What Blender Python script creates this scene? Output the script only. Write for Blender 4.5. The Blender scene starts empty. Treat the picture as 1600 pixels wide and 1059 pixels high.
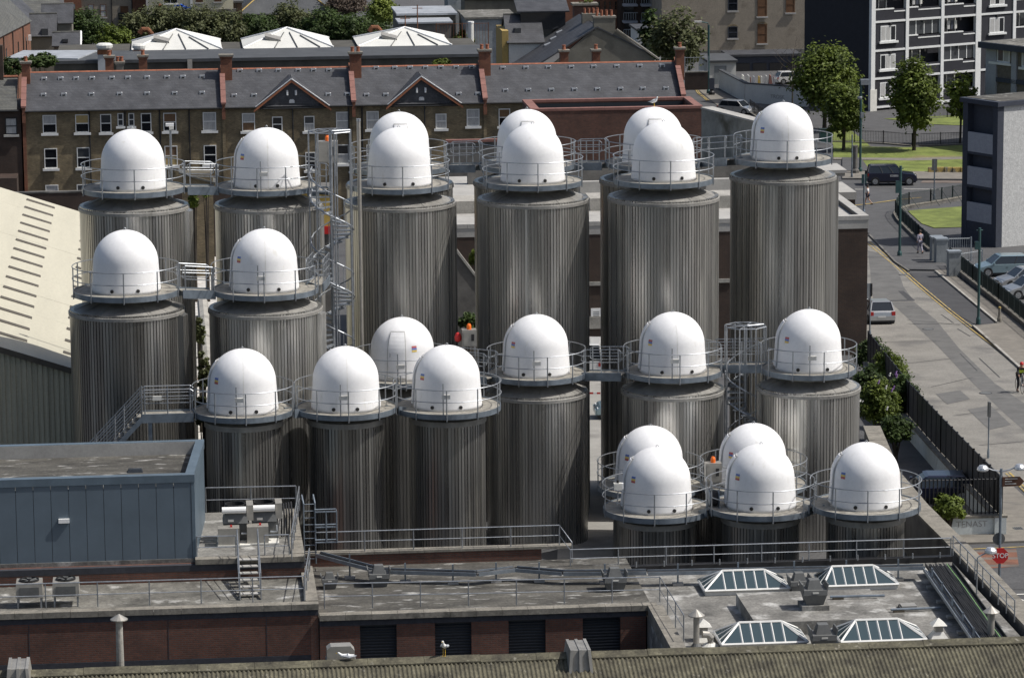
import bpy, math, random
from mathutils import Vector, Matrix
random.seed(7)
R = math.radians
sc = bpy.context.scene
col = sc.collection

# ------------------------------------------------------------------ camera
F_PX, W_PX, H_PX = 5500.0, 1600.0, 1059.0
YAW, ROLL = R(5.55), 0.0075
PITCH = math.atan((H_PX / 2 + 470) / F_PX)
CAM = Vector((0, 0, 35))
_fh = Vector((math.sin(YAW), math.cos(YAW), 0)); _rh = Vector((math.cos(YAW), -math.sin(YAW), 0))
_fw = _fh * math.cos(PITCH) + Vector((0, 0, -math.sin(PITCH)))
_up0 = _fh * math.sin(PITCH) + Vector((0, 0, math.cos(PITCH)))
_up = _up0 * math.cos(ROLL) + _rh * math.sin(ROLL)
_rt = _rh * math.cos(ROLL) - _up0 * math.sin(ROLL)
cam_d = bpy.data.cameras.new('camera'); cam = bpy.data.objects.new('camera', cam_d); col.objects.link(cam)
cam_d.sensor_width = 36; cam_d.lens = F_PX / W_PX * 36; cam_d.clip_end = 3000; cam_d.clip_start = 1
cam.matrix_world = Matrix(((_rt.x, _up.x, -_fw.x, CAM.x), (_rt.y, _up.y, -_fw.y, CAM.y), (_rt.z, _up.z, -_fw.z, CAM.z), (0, 0, 0, 1)))
sc.camera = cam

# ------------------------------------------------------------------ sky, sun, exposure
SUN_EL, SUN_A = R(54), R(-11)          # elevation, angle of the sun's bearing from +X
sun_v = Vector((math.cos(SUN_A) * math.cos(SUN_EL), math.sin(SUN_A) * math.cos(SUN_EL), math.sin(SUN_EL)))
world = bpy.data.worlds.new('World'); sc.world = world; world.use_nodes = True
_n = world.node_tree.nodes; _bg = _n['Background']
_sky = _n.new('ShaderNodeTexSky'); _sky.sky_type = 'NISHITA'; _sky.sun_disc = False
_sky.dust_density = 3.5; _sky.air_density = 1.0; _sky.ozone_density = 1.0; _sky.sun_elevation = SUN_EL; _sky.sun_rotation = R(90) - SUN_A
world.node_tree.links.new(_sky.outputs[0], _bg.inputs[0]); _bg.inputs[1].default_value = 0.102
sun_d = bpy.data.lights.new('sun', 'SUN'); sun_d.energy = 4.3; sun_d.angle = R(0.5); sun_d.color = (1, 0.965, 0.92)
sun = bpy.data.objects.new('sun', sun_d); col.objects.link(sun)
sun.rotation_euler = sun_v.to_track_quat('Z', 'Y').to_euler(); sun.location = (60, 120, 90)
sc.view_settings.view_transform = 'Standard'; sc.view_settings.look = 'None'
sc.view_settings.exposure = 0.0; sc.view_settings.gamma = 1.0; sc.view_settings.use_curve_mapping = False
sc.cycles.max_bounces = 6; sc.cycles.diffuse_bounces = 3; sc.cycles.glossy_bounces = 3
sc.cycles.transparent_max_bounces = 8

# ------------------------------------------------------------------ picture point -> place
def ray(x, y):
    return (_fw + _rt * ((x - W_PX / 2) / F_PX) - _up * ((y - H_PX / 2) / F_PX))
def dp(x, y, d): return CAM + ray(x, y) * d                    # at a depth
def dpk(x, y, d): return CAM + ray(x, y) * (d * 1.014)         # the same for the tank yard, set a little back from the front roofs
def hz(x, y, z): r = ray(x, y); return CAM + r * ((z - CAM.z) / r.z)   # on a level
def atY(x, y, Y): r = ray(x, y); return CAM + r * (Y / r.y)
def atX(x, y, X): r = ray(x, y); return CAM + r * (X / r.x)
G1, G2, GZ = 137.0, 312.0, -8.5
def gt(X, Y): return X * _fh.x + Y * _fh.y
def gz(X, Y):
    t = gt(X, Y)
    return 0.0 if t < G1 else (GZ * (t - G1) / (G2 - G1) if t < G2 else GZ)
def gd(x, y):                                                   # on the ground
    r = ray(x, y); h = r.x * _fh.x + r.y * _fh.y
    s = -CAM.z / r.z
    if s * h > G1:
        k = GZ / (G2 - G1); s = (-CAM.z - k * G1) / (r.z - k * h)
        if s * h > G2: s = (GZ - CAM.z) / r.z
    return CAM + r * s

# ------------------------------------------------------------------ mesh helpers
class MB:
    def __init__(s): s.v = []; s.f = []
    def add(s, vs, fs):
        b = len(s.v); s.v += [tuple(v) for v in vs]; s.f += [tuple(b + i for i in f) for f in fs]; return s
    def box(s, x0, x1, y0, y1, z0, z1):
        return s.add([(x0,y0,z0),(x1,y0,z0),(x1,y1,z0),(x0,y1,z0),(x0,y0,z1),(x1,y0,z1),(x1,y1,z1),(x0,y1,z1)],
                     [(0,3,2,1),(4,5,6,7),(0,1,5,4),(1,2,6,5),(2,3,7,6),(3,0,4,7)])
    def cbox(s, c, sx, sy, sz): return s.box(c[0]-sx/2, c[0]+sx/2, c[1]-sy/2, c[1]+sy/2, c[2]-sz/2, c[2]+sz/2)
    def hexa(s, b, t):                                          # 4 bottom + 4 top points
        return s.add(list(b) + list(t), [(0,3,2,1),(4,5,6,7),(0,1,5,4),(1,2,6,5),(2,3,7,6),(3,0,4,7)])
    def prism(s, pts, z0, z1):                                  # plan polygon, z or z list
        n = len(pts); zz0 = z0 if isinstance(z0, (list, tuple)) else [z0]*n; zz1 = z1 if isinstance(z1, (list, tuple)) else [z1]*n
        vs = [(p[0],p[1],zz0[i]) for i,p in enumerate(pts)] + [(p[0],p[1],zz1[i]) for i,p in enumerate(pts)]
        a = sum(pts[i][0]*pts[(i+1)%n][1]-pts[(i+1)%n][0]*pts[i][1] for i in range(n))
        fs = [tuple(range(n-1,-1,-1)), tuple(range(n,2*n))] + [(i,(i+1)%n,n+(i+1)%n,n+i) for i in range(n)]
        if a < 0: fs = [f[::-1] for f in fs]
        return s.add(vs, fs)
    def poly(s, pts): return s.add(pts, [tuple(range(len(pts)))])
    def slab(s, pts, t):                                        # thick polygon along its normal (towards -normal)
        p = [Vector(q) for q in pts]; nrm = (p[1]-p[0]).cross(p[-1]-p[0]).normalized(); n = len(p)
        fs = [tuple(range(n)), tuple(range(2*n-1,n-1,-1))] + [((i+1)%n,i,n+i,n+(i+1)%n) for i in range(n)]
        return s.add(p + [q - nrm*t for q in p], fs)
    def tube(s, pts, r, n=6, closed=False, rs=None):
        P = [Vector(p) for p in pts]; m = len(P); rings = []
        for i, p in enumerate(P):
            a = P[(i-1) % m] if (closed or i > 0) else p; b = P[(i+1) % m] if (closed or i < m-1) else p
            t = (b - a).normalized(); u = t.cross(Vector((0,0,1)))
            if u.length < 1e-3: u = Vector((1,0,0))
            u.normalize(); w = t.cross(u); rr = rs[i] if rs else r
            rings.append([p + (u*math.cos(2*math.pi*k/n) + w*math.sin(2*math.pi*k/n))*rr for k in range(n)])
        vs = [v for g in rings for v in g]; fs = []
        for i in range(m if closed else m-1):
            j = (i+1) % m
            fs += [(i*n+k, j*n+k, j*n+(k+1)%n, i*n+(k+1)%n) for k in range(n)]
        if not closed: fs += [tuple(range(n)), tuple(range(m*n-1, (m-1)*n-1, -1))]
        return s.add(vs, fs)
    def lathe(s, prof, n, c=(0,0,0), cap=True, a0=0.0):
        vs = []; fs = []; m = len(prof)
        for r, z in prof:
            vs += [(c[0]+r*math.cos(a0+2*math.pi*k/n), c[1]+r*math.sin(a0+2*math.pi*k/n), c[2]+z) for k in range(n)]
        for i in range(m-1):
            fs += [(i*n+k, i*n+(k+1)%n, (i+1)*n+(k+1)%n, (i+1)*n+k) for k in range(n)]
        if cap: fs += [tuple(range(n-1,-1,-1)), tuple(range((m-1)*n, m*n))]
        return s.add(vs, fs)
    def cyl(s, c, r, z0, z1, n=10): return s.lathe([(r,z0),(r,z1)], n, (c[0],c[1],0))
    def xf(s, M): s.v = [tuple(M @ Vector(v)) for v in s.v]; return s
    def mesh(s, name, m, smooth=False, center=True):
        xs = [v[0] for v in s.v]; ys = [v[1] for v in s.v]; zs = [v[2] for v in s.v]
        c = Vector(((min(xs)+max(xs))/2, (min(ys)+max(ys))/2, (min(zs)+max(zs))/2)) if center else Vector()
        me = bpy.data.meshes.new(name); me.from_pydata([(v[0]-c.x, v[1]-c.y, v[2]-c.z) for v in s.v], [], s.f)
        if m: me.materials.append(m)
        if smooth: me.polygons.foreach_set('use_smooth', [True]*len(me.polygons))
        me.update(); return me, c
    def build(s, name, m, parent=None, smooth=False):
        me, c = s.mesh(name, m, smooth); return place(me, name, c, parent)
WL = {}
def place(me, name, loc, parent=None, rot=None):
    o = bpy.data.objects.new(name, me); col.objects.link(o); loc = Vector(loc)
    WL[o.name] = loc
    if parent: o.parent = parent; o.location = loc - WL[parent.name]
    else: o.location = loc
    if rot is not None: o.rotation_euler = rot
    return o
def thing(name, loc, label, cat, group=None):
    o = bpy.data.objects.new(name, None); col.objects.link(o); o.location = loc; o.empty_display_size = .3
    WL[o.name] = Vector(loc); return tag(o, label, cat, group)
def tag(o, label, cat, group=None):
    o['label'] = label; o['category'] = cat
    if group: o['group'] = group
    return o
def struct(o): o['kind'] = 'structure'; return o
def stuff(o): o['kind'] = 'stuff'; return o
def B(x0,x1,y0,y1,z0,z1): return MB().box(x0,x1,y0,y1,z0,z1)
def T(pts, r, n=6, **k): return MB().tube(pts, r, n, **k)

# ------------------------------------------------------------------ materials
MATS = {}
def mat(name, c, rough=.7, metal=0, var=.25, scale=3.0, stretch=(1,1,1), bump=0, bscale=None, c2=None, spot=None, coat=0, spec=None, grain=None):
    if grain is None: grain = .30 if bump else (.12 if metal < .3 and rough > .5 else 0)
    """base colour broken by noise; c2 mixes a second colour in patches; spot=(colour, scale, threshold) adds stains, and on the tank cladding painted reflections"""
    m = bpy.data.materials.new(name); m.use_nodes = True; nt = m.node_tree; N = nt.nodes; L = nt.links
    b = N['Principled BSDF']; b.inputs['Roughness'].default_value = rough; b.inputs['Metallic'].default_value = metal
    if coat: b.inputs['Coat Weight'].default_value = coat
    if spec is not None: b.inputs['Specular IOR Level'].default_value = spec
    tc = N.new('ShaderNodeTexCoord'); mp = N.new('ShaderNodeMapping'); mp.inputs['Scale'].default_value = stretch
    geo = N.new('ShaderNodeNewGeometry'); L.new(geo.outputs['Position'], mp.inputs[0])
    n1 = N.new('ShaderNodeTexNoise'); n1.inputs['Scale'].default_value = scale; n1.inputs['Detail'].default_value = 5; n1.inputs['Roughness'].default_value = .65
    L.new(mp.outputs[0], n1.inputs['Vector'])
    rp = N.new('ShaderNodeValToRGB'); c2 = c2 or c
    rp.color_ramp.elements[0].position = .3; rp.color_ramp.elements[1].position = .7
    rp.color_ramp.elements[0].color = (*[x*(1-var) for x in c], 1); rp.color_ramp.elements[1].color = (*[min(1, x*(1+var)) for x in c2], 1)
    L.new(n1.outputs['Fac'], rp.inputs[0]); out = rp.outputs[0]
    if spot:
        n2 = N.new('ShaderNodeTexNoise'); n2.inputs['Scale'].default_value = spot[1]; n2.inputs['Detail'].default_value = 6; L.new(mp.outputs[0], n2.inputs['Vector'])
        r2 = N.new('ShaderNodeValToRGB'); r2.color_ramp.elements[0].position = spot[2]; r2.color_ramp.elements[1].position = min(1, spot[2]+.14)
        L.new(n2.outputs['Fac'], r2.inputs[0]); mx = N.new('ShaderNodeMix'); mx.data_type = 'RGBA'
        L.new(r2.outputs[0], mx.inputs[0]); L.new(out, mx.inputs[6]); mx.inputs[7].default_value = (*spot[0], 1); out = mx.outputs[2]
    if grain:                                                   # fine grime over the colour
        n5 = N.new('ShaderNodeTexNoise'); n5.inputs['Scale'].default_value = 9; n5.inputs['Detail'].default_value = 8; n5.inputs['Roughness'].default_value = .75; L.new(geo.outputs['Position'], n5.inputs['Vector'])
        r5 = N.new('ShaderNodeValToRGB'); r5.color_ramp.elements[0].position = .32; r5.color_ramp.elements[1].position = .68
        r5.color_ramp.elements[0].color = (1-grain, 1-grain, 1-grain, 1); r5.color_ramp.elements[1].color = (1+grain, 1+grain, 1+grain, 1); L.new(n5.outputs['Fac'], r5.inputs[0])
        m5 = N.new('ShaderNodeMix'); m5.data_type = 'RGBA'; m5.blend_type = 'MULTIPLY'; m5.inputs[0].default_value = 1; L.new(out, m5.inputs[6]); L.new(r5.outputs[0], m5.inputs[7]); out = m5.outputs[2]
    L.new(out, b.inputs['Base Color'])
    if bump:
        n3 = N.new('ShaderNodeTexNoise'); n3.inputs['Scale'].default_value = bscale or scale*6; n3.inputs['Detail'].default_value = 4
        L.new(mp.outputs[0], n3.inputs['Vector']); bp = N.new('ShaderNodeBump'); bp.inputs['Strength'].default_value = bump; bp.inputs['Distance'].default_value = .02
        L.new(n3.outputs['Fac'], bp.inputs['Height']); L.new(bp.outputs[0], b.inputs['Normal'])
    MATS[name] = m; return m
def brickmat(name, c1, c2, mortar, bw=.225, bh=.075, ms=.012, rough=.85, stain=None, blend=0.55, sideways=False):
    m = bpy.data.materials.new(name); m.use_nodes = True; nt = m.node_tree; N = nt.nodes; L = nt.links
    b = N['Principled BSDF']; b.inputs['Roughness'].default_value = rough
    g = N.new('ShaderNodeNewGeometry'); sp = N.new('ShaderNodeSeparateXYZ'); L.new(g.outputs['Position'], sp.inputs[0])
    ad = N.new('ShaderNodeMath'); ad.operation = 'ADD'; L.new(sp.outputs[0], ad.inputs[0]); L.new(sp.outputs[1], ad.inputs[1])
    cb = N.new('ShaderNodeCombineXYZ'); L.new(ad.outputs[0], cb.inputs[0]); L.new(sp.outputs[2], cb.inputs[1])
    bt = N.new('ShaderNodeTexBrick'); bt.inputs['Scale'].default_value = 1; bt.inputs['Brick Width'].default_value = bw; bt.inputs['Row Height'].default_value = bh
    bt.inputs['Mortar Size'].default_value = ms; bt.inputs['Color1'].default_value = (*c1, 1); bt.inputs['Color2'].default_value = (*c2, 1); bt.inputs['Mortar'].default_value = (*mortar, 1)
    L.new(cb.outputs[0], bt.inputs['Vector'])
    n = N.new('ShaderNodeTexNoise'); n.inputs['Scale'].default_value = .9; n.inputs['Detail'].default_value = 6; L.new(g.outputs['Position'], n.inputs['Vector'])
    rp = N.new('ShaderNodeValToRGB'); rp.color_ramp.elements[0].color = (.5,.5,.5,1); rp.color_ramp.elements[1].color = (1.3,1.3,1.3,1)
    rp.color_ramp.elements[0].position = .3; rp.color_ramp.elements[1].position = .72
    L.new(n.outputs['Fac'], rp.inputs[0]); mx = N.new('ShaderNodeMix'); mx.data_type = 'RGBA'; mx.blend_type = 'MULTIPLY'; mx.inputs[0].default_value = blend
    L.new(bt.outputs[0], mx.inputs[6]); L.new(rp.outputs[0], mx.inputs[7]); out = mx.outputs[2]
    n4 = N.new('ShaderNodeTexNoise'); n4.inputs['Scale'].default_value = 7; n4.inputs['Detail'].default_value = 3; L.new(g.outputs['Position'], n4.inputs['Vector'])
    r4 = N.new('ShaderNodeValToRGB'); r4.color_ramp.elements[0].color = (.6,.6,.6,1); r4.color_ramp.elements[1].color = (1.4,1.4,1.4,1); L.new(n4.outputs['Fac'], r4.inputs[0])
    m4 = N.new('ShaderNodeMix'); m4.data_type = 'RGBA'; m4.blend_type = 'MULTIPLY'; m4.inputs[0].default_value = .7; L.new(out, m4.inputs[6]); L.new(r4.outputs[0], m4.inputs[7])
    L.new(m4.outputs[2], b.inputs['Base Color'])
    bp = N.new('ShaderNodeBump'); bp.inputs['Strength'].default_value = .4; bp.inputs['Distance'].default_value = .01
    L.new(bt.outputs['Fac'], bp.inputs['Height']); bp.invert = True; L.new(bp.outputs[0], b.inputs['Normal'])
    MATS[name] = m; return m
def glassmat(name, c, rough=.06):
    m = bpy.data.materials.new(name); m.use_nodes = True; b = m.node_tree.nodes['Principled BSDF']
    b.inputs['Base Color'].default_value = (*c, 1); b.inputs['Roughness'].default_value = rough; b.inputs['Specular IOR Level'].default_value = .8
    MATS[name] = m; return m
M = MATS
mat('dome_white', (.78,.78,.775), .55, var=.03, scale=1.3, stretch=(1.6,1.6,.5), spot=((.68,.675,.64), 2.2, .64), spec=.3, grain=.05)
_b = MATS['dome_white'].node_tree.nodes['Principled BSDF']; _b.inputs['Subsurface Weight'].default_value = .35; _b.inputs['Subsurface Radius'].default_value = (.35,.35,.33); _b.inputs['Subsurface Scale'].default_value = 1.0
mat('tank_clad', (.45,.445,.425), .30, metal=.80, var=.26, scale=1.0, stretch=(2.2,2.2,.16), spot=((.70,.69,.65), 1.3, .60))  # the pale spot streaks paint upright reflections into the steel colour
mat('tank_clad_dark', (.31,.307,.293), .32, metal=.80, var=.28, scale=1.0, stretch=(2.2,2.2,.16), spot=((.46,.445,.40), 1.3, .60))  # darker steel, its paler streaks again painted reflections
mat('tank_top', (.28,.272,.25), .55, metal=.35, var=.3, scale=1.6, spot=((.30,.29,.26), .9, .6))
def panelise(m, k=17.04):
    """each upright cladding sheet gets a slightly different tone and gloss"""
    nt = m.node_tree; N = nt.nodes; L = nt.links; b = N['Principled BSDF']; src = b.inputs['Base Color'].links[0].from_socket
    tc = N.new('ShaderNodeTexCoord'); sp = N.new('ShaderNodeSeparateXYZ'); L.new(tc.outputs['Object'], sp.inputs[0])
    at = N.new('ShaderNodeMath'); at.operation = 'ARCTAN2'; L.new(sp.outputs[1], at.inputs[0]); L.new(sp.outputs[0], at.inputs[1])
    mu = N.new('ShaderNodeMath'); mu.operation = 'MULTIPLY'; mu.inputs[1].default_value = k; L.new(at.outputs[0], mu.inputs[0])
    fl = N.new('ShaderNodeMath'); fl.operation = 'FLOOR'; L.new(mu.outputs[0], fl.inputs[0])
    oi = N.new('ShaderNodeObjectInfo'); cb = N.new('ShaderNodeCombineXYZ'); L.new(fl.outputs[0], cb.inputs[0]); L.new(oi.outputs['Random'], cb.inputs[1])
    wn = N.new('ShaderNodeTexWhiteNoise'); L.new(cb.outputs[0], wn.inputs['Vector'])
    rp = N.new('ShaderNodeValToRGB'); rp.color_ramp.elements[0].color = (.80,.79,.78,1); rp.color_ramp.elements[1].color = (1.18,1.175,1.15,1); L.new(wn.outputs['Value'], rp.inputs[0])
    mx = N.new('ShaderNodeMix'); mx.data_type = 'RGBA'; mx.blend_type = 'MULTIPLY'; mx.inputs[0].default_value = 1; L.new(src, mx.inputs[6]); L.new(rp.outputs[0], mx.inputs[7]); L.new(mx.outputs[2], b.inputs['Base Color'])
    mr = N.new('ShaderNodeMapRange'); mr.inputs['To Min'].default_value = .25; mr.inputs['To Max'].default_value = .38; L.new(wn.outputs['Value'], mr.inputs['Value']); L.new(mr.outputs[0], b.inputs['Roughness'])
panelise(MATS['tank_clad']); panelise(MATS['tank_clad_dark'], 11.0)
mat('galv', (.33,.35,.37), .45, metal=.7, var=.25, scale=4)
mat('galv_blue', (.20,.235,.27), .5, metal=.55, var=.3, scale=2)
mat('deck', (.26,.245,.21), .8, var=.3, scale=2.5, spot=((.15,.14,.12), 2, .58), bump=.2)
mat('black', (.012,.012,.013), .6, var=.1)
mat('rubber', (.02,.02,.021), .8, var=.2)
mat('white_paint', (.80,.80,.78), .5, var=.06)
mat('off_white', (.62,.61,.56), .6, var=.12, scale=1.5)
mat('orange', (.85,.16,.01), .4, var=.05)
mat('red', (.50,.02,.02), .45, var=.08)
mat('yellow_line', (.40,.29,.09), .85, var=.3, scale=2, spot=((.17,.16,.13), 2.2, .50))
mat('steel_box', (.36,.345,.31), .45, metal=.4, var=.15)
mat('concrete', (.33,.315,.28), .88, var=.22, scale=.8, spot=((.18,.17,.15), .5, .56), bump=.25)
mat('concrete_pale', (.36,.35,.325), .85, var=.15, scale=.8, spot=((.30,.29,.27), .6, .58))
mat('concrete_dark', (.13,.125,.115), .9, var=.3, scale=.9, spot=((.06,.058,.054), .7, .55))
mat('asphalt', (.075,.075,.076), .92, var=.18, scale=.7, spot=((.045,.045,.047), .35, .58), bump=.2, bscale=20)
mat('asphalt_dark', (.05,.05,.052), .92, var=.2, scale=.9)
mat('road_concrete', (.20,.19,.168), .9, var=.18, scale=.5, spot=((.13,.125,.115), .28, .55), bump=.2, bscale=15)
mat('road_patch', (.115,.113,.107), .9, var=.2, scale=.9, spot=((.06,.06,.06), .8, .62))
mat('paving', (.18,.165,.14), .9, var=.22, scale=1.2, spot=((.10,.095,.085), .6, .6))
mat('grass', (.115,.150,.028), .95, var=.35, scale=.6, bump=.5, bscale=30, c2=(.15,.18,.04), spot=((.20,.17,.08), .16, .60))
mat('soil', (.07,.058,.04), .95, var=.4, scale=.8)
# ================================================================== GROUND
def tsheet(pts_px, name, m, off, n=1):                          # a flat-lying sheet over the ground through picture points
    pts = [gd(*p) for p in pts_px]
    return MB().poly([(p.x, p.y, gz(p.x, p.y) + off) for p in pts]).build(name, m)
_ts = [60, 137, 150, 165, 180, 200, 225, 250, 280, 312, 420, 600, 1000, 2600]; _mb = MB(); _us = [-900, -300, -120, -60, -20, 20, 60, 120, 300, 900]
for t in _ts:
    for u in _us:
        p = _fh * t + _rh * u; _mb.v.append((p.x, p.y, gz(p.x, p.y)))
for i in range(len(_ts)-1):
    for j in range(len(_us)-1):
        a = i*len(_us)+j; _mb.f.append((a, a+1, a+1+len(_us), a+len(_us)))
struct(_mb.build('ground', M['asphalt']))

# ================================================================== TANKS
DOME = [(1.425,0),(1.42,.12),(1.395,.42),(1.365,.85),(1.345,1.15)] + [(1.345*math.cos(a*math.pi/32), 1.15+1.36*math.sin(a*math.pi/32)) for a in range(1,16)] + [(.02,2.515)]
def dome_r(z):
    for (r0,z0),(r1,z1) in zip(DOME, DOME[1:]):
        if z0 <= z <= z1: return r0 + (r1-r0)*(z-z0)/max(1e-6, z1-z0)
    return .05
def dome_patch(a0, a1, z0, z1, off, na=6, nz=6):                # a plate lying on the dome's skin, angles from the front, to the right
    mb = MB(); g = []
    for k in (off, -.03):
        for i in range(nz+1):
            z = z0 + (z1-z0)*i/nz; r = dome_r(z) + k
            for j in range(na+1):
                a = a0 + (a1-a0)*j/na; g.append((r*math.sin(a), -r*math.cos(a), z))
    w = na+1; h = (nz+1)*w; fs = []
    for i in range(nz):
        for j in range(na): fs.append((i*w+j, i*w+j+1, (i+1)*w+j+1, (i+1)*w+j))
    for i in range(nz): fs += [(i*w, (i+1)*w, h+(i+1)*w, h+i*w), (i*w+na, h+i*w+na, h+(i+1)*w+na, (i+1)*w+na)]
    for j in range(na): fs += [(j, h+j, h+j+1, j+1), (nz*w+j, nz*w+j+1, h+nz*w+j+1, h+nz*w+j)]
    return mb.add(g, fs)
def stripemat(name, cols, soft=False):                          # printed bands, top to bottom, with broken lines of small print
    m = bpy.data.materials.new(name); m.use_nodes = True; N = m.node_tree.nodes; L = m.node_tree.links; b = N['Principled BSDF']
    tc = N.new('ShaderNodeTexCoord'); sp = N.new('ShaderNodeSeparateXYZ'); L.new(tc.outputs['Generated'], sp.inputs[0])
    rp = N.new('ShaderNodeValToRGB'); rp.color_ramp.interpolation = 'CONSTANT'; e = rp.color_ramp.elements
    cols = cols[::-1]
    e[0].position = 0; e[0].color = (*cols[0], 1); e[1].position = 1/len(cols); e[1].color = (*cols[1], 1)
    for i in range(2, len(cols)): x = e.new(i/len(cols)); x.color = (*cols[i], 1)
    L.new(sp.outputs[2], rp.inputs[0]); n = N.new('ShaderNodeTexNoise'); n.inputs['Scale'].default_value = 22; L.new(tc.outputs['Generated'], n.inputs['Vector'])
    mx = N.new('ShaderNodeMix'); mx.data_type = 'RGBA'; r2 = N.new('ShaderNodeValToRGB'); r2.color_ramp.elements[0].position = .55; r2.color_ramp.elements[1].position = .6; r2.color_ramp.elements[1].color = (.5,.5,.5,1)
    L.new(n.outputs['Fac'], r2.inputs[0]); L.new(r2.outputs[0], mx.inputs[0]); L.new(rp.outputs[0], mx.inputs[6]); mx.inputs[7].default_value = (.6,.6,.58,1)
    L.new(mx.outputs[2], b.inputs['Base Color']); b.inputs['Roughness'].default_value = .5; return m
BLU, YEL, RED = (.05,.13,.45), (.72,.52,.08), (.42,.04,.04)
st_byr = stripemat('sticker_blue_yellow_red', [BLU, YEL, RED]); st_rby = stripemat('sticker_red_blue_yellow', [RED, BLU, YEL])
_w = (.74,.74,.73)
dome_me,_ = MB().lathe(DOME, 72).mesh('dome', M['dome_white'], True, False)
RING = 2.18
RM = {}
def ring_meshes(r):
    if r not in RM:
        d_ = MB().lathe([(1.30,-.03),(r,-.03),(r,0),(1.30,.0)], 64).mesh('deck', M['deck'], False, False)[0]
        m_ = MB().lathe([(r-.03,-.17),(r+.015,-.17),(r+.015,.05),(r-.012,.05),(r-.03,-.17)], 64, cap=False).mesh('deck_rim', M['galv_blue'], False, False)[0]
        u_ = MB().lathe([(1.24,-.42),(1.24,-.07),(r-.06,-.05),(r-.06,-.032)], 48).mesh('neck', M['tank_top'], False, False)[0]
        RM[r] = (u_, d_, m_)
    return RM[r]
post_me,_ = MB().tube([(0,0,-.24),(0,0,1.05)], .026, 6).mesh('rail_post', M['galv'])
hole_me,_ = T([(0,-.04,0),(0,.04,0)], .075, 10).mesh('vent_hole', M['black'])
eye_me,_ = MB().tube([(-.045,0,0),(-.045,0,.09),(0,0,.13),(.045,0,.09),(.045,0,0)], .014, 5).mesh('lifting_eye', M['galv'])
seam_me,_ = dome_patch(-.006, .006, .02, 2.35, .004, 1, 20).mesh('seam', M['off_white'], False, False)
jbox_me,_ = B(-.17,.17,-.05,.05,-.09,.09).mesh('junction_box', M['off_white'])
def arc(r, z, a0, a1, n=56): return [(r*math.sin(a0+(a1-a0)*i/n), -r*math.cos(a0+(a1-a0)*i/n), z) for i in range(n+1)]
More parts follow.
